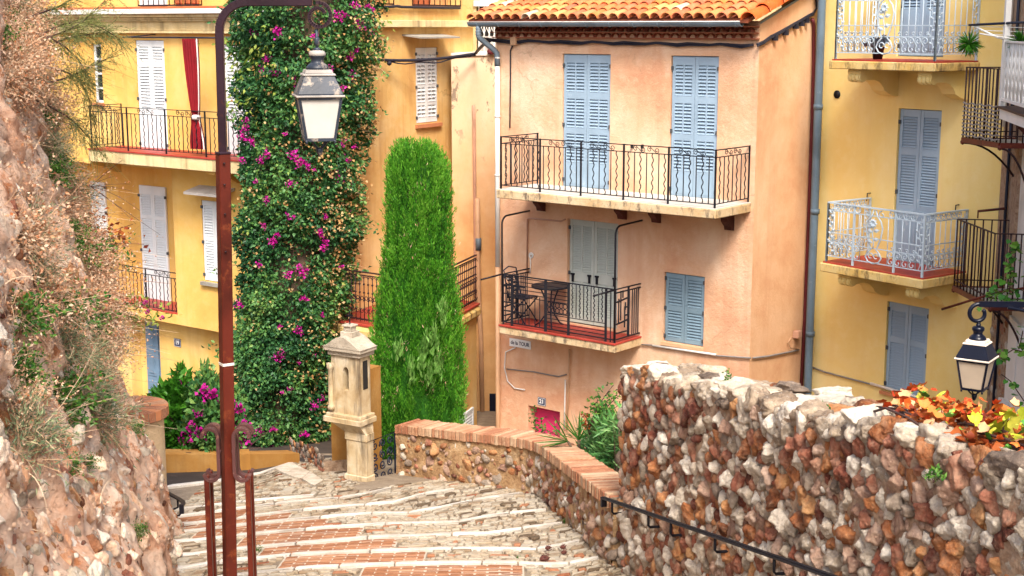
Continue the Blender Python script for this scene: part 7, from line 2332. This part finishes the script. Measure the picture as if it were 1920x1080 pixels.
def orient(p, d, s=1, roll=None):
    d = Vector(d).normalized(); x = d.cross(Vector((rk.uniform(-1, 1), rk.uniform(-1, 1), 1.2)))
    if x.length < 1e-3: x = d.orthogonal()
    x.normalize(); z = x.cross(d)
    return Matrix(((x.x * s, d.x * s, z.x * s, p[0]), (x.y * s, d.y * s, z.y * s, p[1]), (x.z * s, d.z * s, z.z * s, p[2]), (0, 0, 0, 1)))
cnt = 0; stemm = MB()
for k in range(62):
    px, py = rk.uniform(1066, 1178), rk.uniform(795, 900)
    if py > 815 + (px - 1040) * .85 - 8: py = 815 + (px - 1040) * .85 - rk.uniform(20, 70)
    d_ = rk.uniform(14.2, 16.0)
    tip = at(px, py, d_); base = Vector((tip.x + rk.uniform(-.12, .12), tip.y + rk.uniform(-.1, .2), tip.z - rk.uniform(.4, .7)))
    for v_ in (base, tip): v_.x = max(v_.x, right_x(v_.y) + .46 + rk.uniform(0, .12))
    stemm.tube([base, (base + tip) / 2 + Vector((rk.uniform(-.03, .03), 0, 0)), tip], .008, 4, r1=.004)
    for j in range(11):
        t = .35 + .65 * j / 10; p = base + (tip - base) * t; w = rk.uniform(0, 6.28)
        d = Vector((math.cos(w), math.sin(w), rk.uniform(.25, 1.1)))
        if cnt < 298: inst('leaf', rk.choice(olm), ol, orient(p, d, rk.uniform(.7, 1.25))); cnt += 1
stemm.build('stems', M['weed_leaf'] if False else M['bark'], ol)
Cx = np.array([at(rk.uniform(1050, 1175), 0, 15).x for _ in range(2600)]); 
pts = []
for _ in range(3200):
    px = rk.uniform(1055, 1180); top = 790 if px > 1080 else 850 - (px - 1055) * 1.5
    py = rk.uniform(top, 930); q_ = at(px, py, rk.uniform(14.6, 16.4)); q_.x = max(q_.x, right_x(q_.y) + .48 + rk.uniform(0, .1)); pts.append(q_[:])
pts = np.array(pts); o = leaf_obj('inner_leaves', pts, G.normal(size=pts.shape) + np.array([0, 0, .6]), G.uniform(.10, .2, len(pts)), .03, M['olean'], ol, G.uniform(0, .7, len(pts))); o['kind'] = 'stuff'
pal = thing('fan_palm', 'spiky fan palm fronds between the oleander and the pink door', 'palm', at(1090, 850, 15.8))
def fan(c, up, n, L, spread, mat, parent, name='frond'):
    up = Vector(up).normalized(); s = up.cross(Vector((0, 1, .2))).normalized()
    for i in range(n):
        a = (i / (n - 1) - .5) * spread; d = up * math.cos(a) + s * math.sin(a) + Vector((0, rk.uniform(-.15, .15), 0))
        inst('leaflet', palm_l, parent, orient(c, d, L * rk.uniform(.8, 1.1)))
palm_l = strap_mesh(1, .055, M['weed_leaf'], bend=.06)
fan(at(1085, 825, 15.8), (-.15, 0, 1), 15, .36, 2.2, None, pal); fan(at(1065, 828, 15.7), (-1, 0, .35), 12, .36, 1.6, None, pal)
m = MB(); m.tube([at(1095, 900, 15.9), at(1088, 860, 15.85), at(1085, 825, 15.8)], .02, 6); m.tube([at(1095, 880, 15.9), at(1065, 828, 15.7)], .015, 6); m.build('stalk', M['bark'], pal)
pal2 = thing('fan_palm', 'yellow green palm fronds half hidden by the end of the rubble wall', 'palm', at(1170, 860, 14.9))
fan(at(1172, 815, 14.9), (-.35, 0, 1), 13, .42, 1.7, None, pal2); fan(at(1176, 838, 14.8), (-.6, 0, .7), 9, .36, 1.4, None, pal2)
m = MB(); m.tube([at(1178, 900, 15), at(1174, 860, 14.95), at(1172, 815, 14.9)], .02, 6); m.build('stalk', M['bark'], pal2)
def spray_plant(name, label, base_px, tips_px, d, mat, nl, L, W, sw=.012, spread=.05, cat='wild plant'):
    t = thing(name, label, cat, at(*base_px, d)); m = MB(); C = []; Dl = []
    for tx, ty in tips_px:
        a = at(*base_px, d); b = at(tx, ty, d + rk.uniform(-.15, .15)); mid = (a + b) / 2 + Vector((rk.uniform(-.05, .05), 0, rk.uniform(0, .08)))
        pts = bez(a, mid, b, 8); m.tube(pts, sw, 4, r1=sw * .4)
        for k in range(nl):
            f = rk.uniform(.3, 1); i = min(7, int(f * 8)); p = pts[i] + (pts[i + 1] - pts[i]) * (f * 8 - i)
            C.append((p + Vector((rk.gauss(0, spread), rk.gauss(0, spread), rk.gauss(0, spread))))[:]); Dl.append((rk.gauss(0, 1), rk.gauss(0, 1), rk.gauss(.2, .8)))
    m.build('stems', M['dark_twig'], t)
    leaf_obj('foliage', np.array(C), np.array(Dl), G.uniform(L * .7, L * 1.3, len(C)), W, mat, t); return t
spray_plant('wild_rose', 'arching thin rose sprays rising behind the rubble wall end', (1105, 800), [(1150, 722), (1165, 738), (1140, 750), (1160, 760), (1120, 748), (1128, 770)], 15.4, M['weed_leaf'], 46, .05, .035)
spray_plant('dark_seed_plant', 'slim stem with dark red seed heads above the oleander', (1105, 815), [(1092, 774), (1098, 780), (1148, 772), (1140, 790)], 15.5, M['red_leaf'], 22, .035, .03, .006, .02)
spray_plant('door_sprig', 'thin green sprig standing before the magenta door', (1008, 836), [(1002, 765), (1016, 790), (1024, 800), (1045, 806), (1006, 780)], 17.3, M['weed_leaf'], 18, .05, .03, .006, .03)
spray_plant('wall_weed', 'slim weed sprouting from the top of the rubble wall', (1364, 738), [(1363, 693), (1367, 700), (1360, 712)], 10.9, M['weed_leaf'], 16, .03, .015, .004, .01)
for i, (px, py, d_, lab) in enumerate(((1555, 792, 9.0, 'small green weed on the wall top beside the pale capping stones'), (1590, 800, 8.7, 'thin grassy tuft on the rubble wall top'), (1750, 905, 7.1, 'small fern like weed growing from the rubble wall face'))):
    p = at(px, py, d_); spray_plant('wall_weed', lab, (px, py), [(px - 14, py - 6), (px + 12, py - 14), (px + 4, py - 22), (px - 6, py - 14), (px + 18, py - 4)], d_, M['weed_leaf'], 14, .035, .014, .003, .012)

# --- ivy along the top of the rubble wall: every large leaf its own piece
M['ivy_red'] = stone_mat('withered_ivy_leaf', [(.36, .035, .006), (.52, .095, .012), (.60, .20, .045)], 5, 40, .2, .6, 1.0)
M['ivy_lime'] = stone_mat('lime_ivy_leaf', [(.42, .48, .03), (.58, .58, .04), (.66, .62, .08)], 5, 40, .15, .5, 1.0)
M['ivy_green'] = stone_mat('green_ivy_leaf', [(.04, .18, .02), (.10, .30, .03), (.18, .36, .06)], 5, 40, .15, .45, 1.0)
M['ivy_pale'] = stone_mat('pale_dry_ivy_leaf', [(.50, .22, .09), (.58, .36, .19)], 5, 40, .2, .7, 1.0)
def ivy_mesh(kind):
    lob = [(0, .04), (.20, -.08), (.42, .0), (.46, .20), (.54, .42), (.36, .56), (.18, .80), (0, 1.0)]
    out = lob + [(-x, y) for x, y in lob[-2:0:-1]]
    cup = {0: .22, 1: .95, 2: -.7}[kind]
    vs = [(0, .38, 0)] + [(x, y, cup * (x * x * 1.6 + (y - .4) ** 2 * .9) + rk.uniform(-.02, .02) * (1 + kind * 2)) for x, y in out]
    n = len(out); fs = [(0, 1 + i, 1 + (i + 1) % n) for i in range(n)]
    return MB().add(vs, fs, True).mesh([M['ivy_red']])
ivm = [ivy_mesh(k) for k in (0, 0, 1, 1, 2, 1, 2, 1)]
ivy = thing('ivy', 'ivy with withered orange and lime leaves trailing along the rubble wall top', 'ivy', FW.P(4.3, wall_z(4.3)[1], -.2))
stem = MB()
for k in range(6):
    pts = []
    for i in range(12):
        s = 4.2 + 3.0 * i / 11; pts.append(FW.P(s, wall_z(s)[1] + .07 + .05 * math.sin(i * 1.3 + k), -.12 - .06 * k + .05 * math.sin(i * .9 + k * 2)))
    stem.tube(pts, .008, 5)
stem.build('stems', M['dark_twig'], ivy)
cnt = 0
for k in range(400):
    s = rk.uniform(4.0, 6.6); o = -rk.uniform(.10, .5)
    zt = wall_z(s)[1] + rk.uniform(.06, .15) + (.07 if rk.random() < .35 else 0)
    p = FW.P(s, zt, o); px, py = pix(p)
    if px < 1650 + rk.uniform(0, 60): continue
    f = (px - 1680) / 240
    ma = rk.choices([M['ivy_red'], M['ivy_lime'], M['ivy_green'], M['ivy_pale']], [.66 - .3 * max(0, f - .4), .08 + .45 * max(0, f - .35), .10 + .1 * (o > -.15), .16])[0]
    d = Vector((rk.uniform(-1, 1), rk.uniform(-1, .3), rk.uniform(-.3, .7)))
    inst('leaf', rk.choice(ivm), ivy, orient(p, d, rk.uniform(.042, .078)), ma); cnt += 1
pts = []
for k in range(420):
    s = rk.uniform(4.5, 6.5); o = -rk.uniform(.08, .5); pts.append(FW.P(s, wall_z(s)[1] + rk.uniform(.04, .12), o)[:])
pts = np.array(pts); lo_ = leaf_obj('withered_leaves', pts, G.normal(size=pts.shape) * np.array([1, 1, .35]), G.uniform(.05, .10, len(pts)), G.uniform(.04, .07, len(pts)), M['red_leaf'], ivy, None, .4); lo_['kind'] = 'stuff'
for px, py, sz, mk in ((1705, 787, .085, 'ivy_lime'), (1671, 789, .05, 'ivy_lime'), (1714, 796, .075, 'ivy_lime'), (1882, 790, .13, 'ivy_lime'), (1875, 805, .12, 'ivy_lime'), (1895, 800, .11, 'ivy_lime'), (1868, 775, .07, 'ivy_red'), (1910, 815, .09, 'ivy_green'), (1812, 778, .07, 'ivy_red'), (1818, 770, .06, 'ivy_red'),
                       (1803, 792, .055, 'ivy_red'), (1799, 836, .085, 'ivy_lime'), (1815, 838, .08, 'ivy_lime'), (1856, 842, .075, 'ivy_green'), (1890, 846, .085, 'ivy_green'), (1872, 850, .05, 'ivy_green'), (1913, 826, .06, 'ivy_green'), (1760, 830, .06, 'ivy_green'), (1745, 824, .06, 'ivy_green'), (1730, 826, .05, 'ivy_green'), (1840, 812, .07, 'ivy_green'), (1914, 776, .08, 'ivy_lime')):
    d_ = 8.9 - (px - 1660) / 260 * 2.0
    p = at(px, py + 6, d_); inst('leaf', ivm[rk.randrange(2)], ivy, orient(p, (rk.uniform(-.4, .4), -.5, .8), sz), M[mk])
m = MB(); 
for tx, ty, bx, by in ((1815, 772, 1822, 815), (1703, 790, 1708, 806), (1882, 792, 1880, 825), (1798, 795, 1796, 820)):
    d_ = 8.9 - (tx - 1660) / 260 * 2.0; m.tube([at(bx, by, d_), at(tx, ty, d_)], .005, 4)
m.build('leaf_stalks', M['dark_twig'], ivy)

# --- vine on the right-hand balconies
vine = thing('climbing_vine', 'green vine hanging around the lower iron balcony at the right edge', 'vine', at(1890, 560, 17.6))
vpts = [[(1920, 545), (1895, 540), (1870, 548), (1857, 552)], [(1893, 548), (1895, 500), (1897, 470), (1905, 450)], [(1920, 660), (1900, 655), (1885, 665), (1876, 672)], [(1878, 702), (1895, 715), (1912, 740), (1920, 752)], [(1918, 620), (1914, 640), (1910, 655)]]
vm_ = MB()
for i, ln in enumerate(vpts):
    P_ = [at(x, y, 17.3) for x, y in ln]; vm_.tube(P_, .008, 4)
    for a, b in zip(P_, P_[1:]):
        k = 14 if i < 2 else (6 if i < 3 else 3)
        for j in range(k):
            p = a + (b - a) * rk.random() + Vector((rk.gauss(0, .05), rk.gauss(0, .06), rk.gauss(-.02, .05))) * (1.5 if i == 0 else .7)
            inst('leaf', ivm[rk.randrange(2)], vine, orient(p, (rk.uniform(-1, 1), -.4, rk.uniform(-.9, .5)), rk.uniform(.06, .10)), M['ivy_green'])
vm_.build('stems', M['dark_twig'], vine)
# hanging spiny plants on the drying rack
sp_l = strap_mesh(.15, .016, M['green'], bend=.12)
for px, py, d_, lab in ((1817, 83, 16.9, 'round spiny plant hanging from the end of the drying rack'), (1916, 80, 16.2, 'round spiny plant hanging at the right edge by the white balcony')):
    c = at(px, py, d_); t = thing('hanging_plant', lab, 'hanging plant', c, 'spiny hanging plants')
    for k in range(280):
        d = Vector((rk.gauss(0, 1), rk.gauss(0, 1), rk.gauss(0, .9))).normalized()
        inst('leaf', sp_l, t, orient(c + d * rk.uniform(.0, .05), d + Vector((0, 0, -.1)), rk.uniform(.65, 1.0)))
    m = MB(); m.tube([c, c + Vector((0, 0, .22))], .006, 4); m.build('hook_wire', M['iron'], t)
pot_plant(Vector(FY.P(yb1[2] + .55, yb1[4] + .006, yb1[1] * .55)), 'dark pot with a small plant on the upper pale balcony', 24, .2, M['weed_leaf'] if False else M['zinc'])

# --- overgrowth on the rock bank
def proto(kind):
    """returns list of (part name, mesh) for a plant around the origin, growing along +x/+z"""
    out = []
    if kind == 'dry':
        n = 150; d = unit(G.normal(size=(n, 3)) * np.array([.7, .9, .8]) + np.array([.55, 0, .35]))
        me, tips = ribbon_mesh(G.normal(size=(n, 3)) * .05, d, G.uniform(.25, .6, n), .007, M['dry_twig'], droop=.25, curl=.35); out.append(('twigs', me))
        C = np.concatenate([tips(t) for t in G.uniform(.35, 1.0, 8)]) + G.normal(size=(n * 8, 3)) * .025
        V, F = leaves(C, G.normal(size=C.shape), G.uniform(.02, .046, len(C)), G.uniform(.014, .030, len(C))); me = np_mesh(V, F, np.repeat(G.random(len(C)), 2)); me.materials.append(M['dry_leaf']); out.append(('foliage', me))
    elif kind == 'grey':
        n = 110; d = unit(G.normal(size=(n, 3)) * np.array([.7, .9, .8]) + np.array([.5, 0, .4]))
        me, tips = ribbon_mesh(G.normal(size=(n, 3)) * .06, d, G.uniform(.2, .48, n), .007, M['dry_twig'], droop=.15, curl=.25); out.append(('twigs', me))
        C = np.concatenate([tips(t) for t in G.uniform(.3, 1.0, 10)]) + G.normal(size=(n * 10, 3)) * .02
        V, F = leaves(C, np.tile(d, (10, 1)) + G.normal(size=C.shape) * .5, G.uniform(.03, .07, len(C)), .010); me = np_mesh(V, F, np.repeat(G.random(len(C)), 2)); me.materials.append(M['grey_leaf']); out.append(('foliage', me))
    elif kind == 'green':
        n = 40; d = unit(G.normal(size=(n, 3)) * .8 + np.array([.5, 0, .4]))
        me, tips = ribbon_mesh(G.normal(size=(n, 3)) * .04, d, G.uniform(.12, .32, n), .008, M['dry_twig'], droop=.1); out.append(('twigs', me))
        C = np.concatenate([tips(t) for t in G.uniform(.3, 1.0, 12)]) + G.normal(size=(n * 12, 3)) * .025
        V, F = leaves(C, np.tile(d, (12, 1)) + G.normal(size=C.shape) * .7, G.uniform(.03, .06, len(C)), G.uniform(.018, .032, len(C))); me = np_mesh(V, F, np.repeat(G.random(len(C)), 2)); me.materials.append(M['weed_leaf']); out.append(('foliage', me))
    return out
PRO = {k: [proto(k) for _ in range(3)] for k in ('dry', 'grey', 'green')}
LAB = {'dry': ('dry_shrub', 'brittle dry tan shrub growing on the rock bank', 'dry shrubs on the rock bank'),
       'grey': ('grey_shrub', 'grey green twiggy shrub growing on the rock bank', 'grey shrubs on the rock bank'),
       'green': ('green_tuft', 'small leafy green tuft growing on the rock bank', 'green tufts on the rock bank')}
def bank_hit(px, py):
    r = ray(px, py); o_ = Vector((0, 0, CZ)); lo = None
    for i in range(400):
        d = 5.2 + (14.3 - 5.2) * i / 399; p = o_ + r * (d / r.y)
        h = p.z - zs(min(d, 14.3))
        if 0 <= h <= BH:
            q = bank_face(d, h)
            if p.x <= q.x: return d, h
    return None
MASS = {}
def mass_on(kind, px, py, s):
    hit = bank_hit(px, py)
    if hit is None: return
    p = bank_P(*hit)
    Mx = np.array(Matrix.Translation(p) @ Matrix.Rotation(rk.uniform(-.5, .5), 4, 'X') @ Matrix.Rotation(rk.uniform(-.3, .3), 4, 'Z') @ Matrix.Diagonal((s, s * rk.choice((-1, 1)), s, 1)))
    for nmp, me in rk.choice(PRO[kind]):
        n = len(me.vertices); co = np.empty(n * 3, np.float32); me.vertices.foreach_get('co', co)
        k = me.polygons[0].loop_total; fi = np.empty(len(me.loops), np.int32); me.loops.foreach_get('vertex_index', fi)
        rv = np.empty(len(me.polygons), np.float32); me.attributes['rnd'].data.foreach_get('value', rv)
        st_ = MASS.setdefault((kind, nmp), [[], [], [], 0, me.materials[0]])
        st_[0].append(co.reshape(-1, 3) @ Mx[:3, :3].T + Mx[:3, 3]); st_[1].append(fi.reshape(-1, k) + st_[3]); st_[2].append(rv); st_[3] += n
def flush_mass():
    for (kind, nmp), (V, F, r, n, mat) in MASS.items():
        me = np_mesh(np.concatenate(V), np.concatenate(F), np.concatenate(r)); me.materials.append(mat)
        nm_ = {'dry': 'dry_brush', 'grey': 'grey_brush', 'green': 'green_undergrowth'}[kind] + ('_twigs' if nmp == 'twigs' else '_leaves')
        tag(_link(nm_, me, None, None), {'dry': 'tangled mass of dry tan brush', 'grey': 'tangled grey green brush', 'green': 'green undergrowth'}[kind] + (' twigs' if nmp == 'twigs' else ' leaves') + ' covering the rock bank', 'undergrowth', None, 'stuff')
def plant_on(kind, px, py, s, out=.0, lab=None):
    hit = bank_hit(px, py)
    if hit is None: return
    p = bank_P(*hit) + Vector((out, 0, 0)); nm, lab0, grp = LAB[kind]
    t = thing(nm, lab or lab0, 'shrub' if kind != 'green' else 'wild plant', p, grp)
    Mx = Matrix.Translation(p) @ Matrix.Rotation(rk.uniform(-.5, .5), 4, 'X') @ Matrix.Rotation(rk.uniform(-.3, .3), 4, 'Z') @ Matrix.Diagonal((s, s * rk.choice((-1, 1)), s, 1))
    for nmp, me in rk.choice(PRO[kind]): inst(nmp, me, t, Mx)
def in_poly(x, y, P):
    c = False
    for (x1, y1), (x2, y2) in zip(P, P[1:] + P[:1]):
        if (y1 > y) != (y2 > y) and x < (x2 - x1) * (y - y1) / (y2 - y1) + x1: c = not c
    return c
DENSE = [(0, 0), (95, 0), (110, 120), (128, 230), (145, 330), (165, 420), (176, 520), (185, 620), (186, 720), (180, 770), (168, 720), (160, 620), (140, 520), (115, 430), (100, 330), (75, 300), (60, 180), (0, 150)]
n_d = 0
for _ in range(1500):
    x, y = rk.uniform(-20, 245), rk.uniform(-15, 800)
    if in_poly(x, y, DENSE):
        if n_d >= 195: break
        kd = rk.choices(['dry', 'grey', 'green'], [.44, .29, .27])[0]
        edge = max(0, min(1, (x - (60 + y * .17)) / 70)); mass_on(kd, x, y, rk.uniform(.45, .85) * (1 - .45 * edge)); n_d += 1
for x, y, s, kd, lab in (
  (30, 600, .8, 'green', 'dark green tuft at the left picture edge, level with the balcony railing'), (90, 650, .8, 'grey', 'grey green shrub low on the bare rock face, above the street wall'),
  (35, 520, .7, 'grey', 'grey twiggy shrub on the bare rock just above the dark green tuft'), (60, 440, .9, 'grey', 'large grey shrub on the rock face under the dry brush'),
  (75, 590, .9, 'green', 'green shrub with bare twigs in the middle of the rock face'), (25, 690, .7, 'green', 'small green tuft below the middle of the rock face'),
  (35, 715, .6, 'green', 'bright fresh leaf rosette low on the pink rock'), (30, 830, .9, 'grey', 'bushy grey shrub lowest on the rock face at the left edge'),
  (118, 740, .9, 'green', 'hanging green weed in a crack beside the pale rock ledge'), (122, 770, .9, 'green', 'lower of the two green weeds hanging beside the pale rock ledge'),
  (175, 785, 1.0, 'grey', 'grey shrub hanging just before the brick capped pillar'), (160, 755, 1.0, 'grey', 'grey twigs above the shrub before the brick capped pillar'),
  (225, 812, .5, 'green', 'tiny green plant at the crack beside the pillar cap'), (155, 870, .3, 'green', 'tiny green tuft on the lower rock wall below the grey shrub'),
  (110, 880, .4, 'green', 'small moss like tuft on the left part of the lower rock wall'), (322, 1060, .8, 'green', 'green weed growing where the rock wall meets the street'),
  (240, 1000, .35, 'green', 'tiny green plant near the foot of the rock wall'), (85, 330, .8, 'green', 'green shrub within the dry brush beside the bare pink rock'),
  (130, 480, .9, 'green', 'leafy green shrub at the edge of the bank beside the loggia'), (165, 545, .9, 'green', 'dense green shrub at the bank edge under the red creeper'),
  (128, 300, .8, 'green', 'green patch at the bank edge level with the long balcony'), (10, 450, .9, 'dry', 'dry brush clump at the left edge of the bare rock'),
  (45, 560, .7, 'dry', 'brittle dry clump between the green shrubs on the rock face'), (100, 620, .9, 'dry', 'dry twig clump right of the middle of the rock face'), (20, 765, .6, 'dry', 'dry clump low on the rock at the left edge')):
    plant_on(kd, x, y, s, .02, lab)
flush_mass()
# feathery tamarisk reaching over from the bank
tam = thing('tamarisk', 'feathery olive tamarisk branches hanging over the top of the bank', 'tree', at(60, 60, 13.2))
m = MB(); S = []; Dd = []
br = [[(40, 90), (110, 38), (190, 45), (225, 75)], [(40, 90), (120, 60), (160, 40), (205, -8)], [(50, 120), (110, 70), (170, 65), (200, 60)], [(30, 40), (90, 20), (140, 0), (150, -30)], [(60, 120), (130, 130), (165, 170), (175, 215)], [(60, 160), (120, 150), (160, 130), (200, 110)], [(50, 180), (120, 210), (160, 250), (185, 280)], [(60, 60), (100, 70), (150, 110), (170, 150)]]
for ln in br:
    d_ = rk.uniform(12.7, 13.8); P_ = [at(x, y, d_ + .1 * i) for i, (x, y) in enumerate(ln)]
    f = []
    for a, b, c in zip(P_, P_[1:], P_[2:]): f += bez((a + b) / 2 if f else a, b, (b + c) / 2 if c is not P_[-1] else c, 6)
    m.tube(f, .011, 5, r1=.003)
    for i in range(3, len(f)):
        for k in range(9):
            S.append((f[i] + Vector((rk.gauss(0, .02),) * 3))[:]); t = (f[i] - f[i - 1]).normalized(); Dd.append((t + Vector((rk.gauss(0, .5), rk.gauss(0, .6), rk.gauss(-.15, .5))))[:])
m.build('branches', M['dark_twig'], tam)
S = np.array(S); Dd = np.array(Dd)
me, tips = ribbon_mesh(S, Dd, G.uniform(.12, .34, len(S)), .0055, M['olive_leaf'], droop=.3, curl=.3); _link('fronds', me, tam, None)
C = np.concatenate([tips(t) for t in G.uniform(.2, 1, 7)]); leaf_obj('foliage', C, np.tile(Dd, (7, 1)) + G.normal(size=C.shape) * .5, .035, .006, M['olive_leaf'], tam)
# rust-leaved creeper and green sprig leaning out of the bank
spray_plant('red_creeper', 'creeper with rusty red leaves leaning out of the bank toward the balcony', (120, 470), [(270, 458), (230, 440), (200, 400), (215, 470), (165, 420), (250, 420), (180, 455), (210, 425)], 13.9, M['red_leaf'], 24, .06, .04, .007, .05)
spray_plant('creeper', 'green and yellow leaved creeper spreading below the red leaves', (130, 460), [(230, 475), (250, 490), (200, 440), (190, 480), (160, 440), (240, 455), (175, 500)], 13.8, M['weed_leaf'], 34, .05, .03, .006, .06)
sp = spray_plant('bougainvillea_sprig', 'yellow green bougainvillea sprig arching in front of the loggia railing', (165, 565), [(295, 605), (270, 585), (300, 575), (250, 600), (225, 570), (285, 615), (210, 590), (240, 560), (262, 612), (325, 590)], 14.0, M['bou_lime'], 30, .06, .035, .006, .05)
for px, py in ((210, 576), (276, 585), (303, 596), (272, 567)):
    inst('blossom', blossom_me[0], sp, Matrix.Translation(at(px, py, 13.95)) @ Matrix.Diagonal((.28, .28, .28, 1)))
spray_plant('silver_plant', 'silver leaved plant drooping from the end of the bank', (205, 610), [(238, 640), (225, 665), (232, 625), (215, 675), (240, 655)], 13.9, M['silver_leaf'], 30, .10, .018, .006, .03)
spray_plant('straw_stalks', 'pale straw stalks sticking out of the bank against the ochre wall', (170, 350), [(247, 358), (215, 330), (255, 420), (230, 300), (262, 395), (300, 440), (245, 345)], 13.9, M['dry_leaf'], 8, .03, .012, .004, .02)
# low dry ground cover
pts = []; dirs = []
for _ in range(9000):
    x, y = rk.uniform(-20, 250), rk.uniform(-10, 1000)
    w = 1.0 if in_poly(x, y, DENSE) else (.16 if y < 760 else .03)
    if rk.random() > w: continue
    h_ = bank_hit(x, y)
    if h_: pts.append((bank_P(*h_) + Vector((rk.uniform(-.03, .06), 0, 0)))[:])
pts = np.array(pts)
dd = G.normal(size=pts.shape) * .8 + np.array([.5, 0, .3])
me, tips = ribbon_mesh(pts, dd, G.uniform(.06, .2, len(pts)), .006, M['dry_twig'], droop=.3, curl=.4)
o = tag(_link('dry_grass', me, None, None), 'matted dry grass and twigs covering the upper rock bank', 'dry grass', None, 'stuff')
C = np.concatenate([pts + G.normal(size=pts.shape) * .03 for _ in range(3)])
o = leaf_obj('dry_litter', C, G.normal(size=C.shape) + np.array([.4, 0, .2]), G.uniform(.018, .04, len(C)), G.uniform(.012, .024, len(C)), M['dry_leaf'], None)
tag(o, 'pale withered leaf litter caught on the rock bank', 'leaf litter', None, 'stuff')

# --- small things on the paving
cone_me = []
for k in range(2):
    m = MB(); m.lathe([(.006, -.03), (.022, -.02), (.03, 0), (.024, .02), (.008, .034)], (0, 0, 0), 9)
    for i in range(16):
        a, z = i * 2.4, -.022 + .048 * i / 15; r = .026 * (1 - abs(z) * 9) + .006
        d = Vector((math.cos(a), math.sin(a), .3)); leaf_piece(Vector((math.cos(a) * r, math.sin(a) * r, z)), d, .02, d.orthogonal(), Vector((0, 0, 1)), m)
    cone_me.append(m.mesh([M['brown_wood']], 'cone'))
for px, py, lab in ((1027, 1036.5, 'dark cone lying on the white step edge'), (1055, 1035, 'dark cone nearest the low wall on the paving'), (1057, 1045, 'dark cone on the cobbles beside the low wall'), (1020, 1057, 'larger flat dark cone lying lowest on the cobbles')):
    p = on_street(px, py) + Vector((0, 0, .05)); s_ = 1.1 if py > 1050 else .7
    o = _link('fallen_cone', cone_me[0], None, Matrix.Translation(p) @ Matrix.Rotation(1.4, 4, 'Y') @ Matrix.Rotation(px, 4, 'Z') @ Matrix.Diagonal((s_, s_, s_ * 1.3, 1)))
    tag(o, lab, 'cone', 'cones fallen on the steps')
for px, py, s_, lab in ((1060, 981, .22, 'tiny weed in the joint at the foot of the low wall'), (972, 1049, .16, 'tiny weed between the cobbles in the middle of the steps'), (482, 1036, .3, 'low weed between bricks and cobbles beside the lamp post'), (325, 1040, .25, 'weed in the gutter between rock bank and steps')):
    p = on_street(px, py); t = thing('paving_weed', lab, 'weed', p)
    for nmp, me in PRO['green'][1]: inst(nmp, me, t, Matrix.Translation(p) @ Matrix.Rotation(-1.2, 4, 'Y') @ Matrix.Diagonal((s_, s_, s_, 1)))
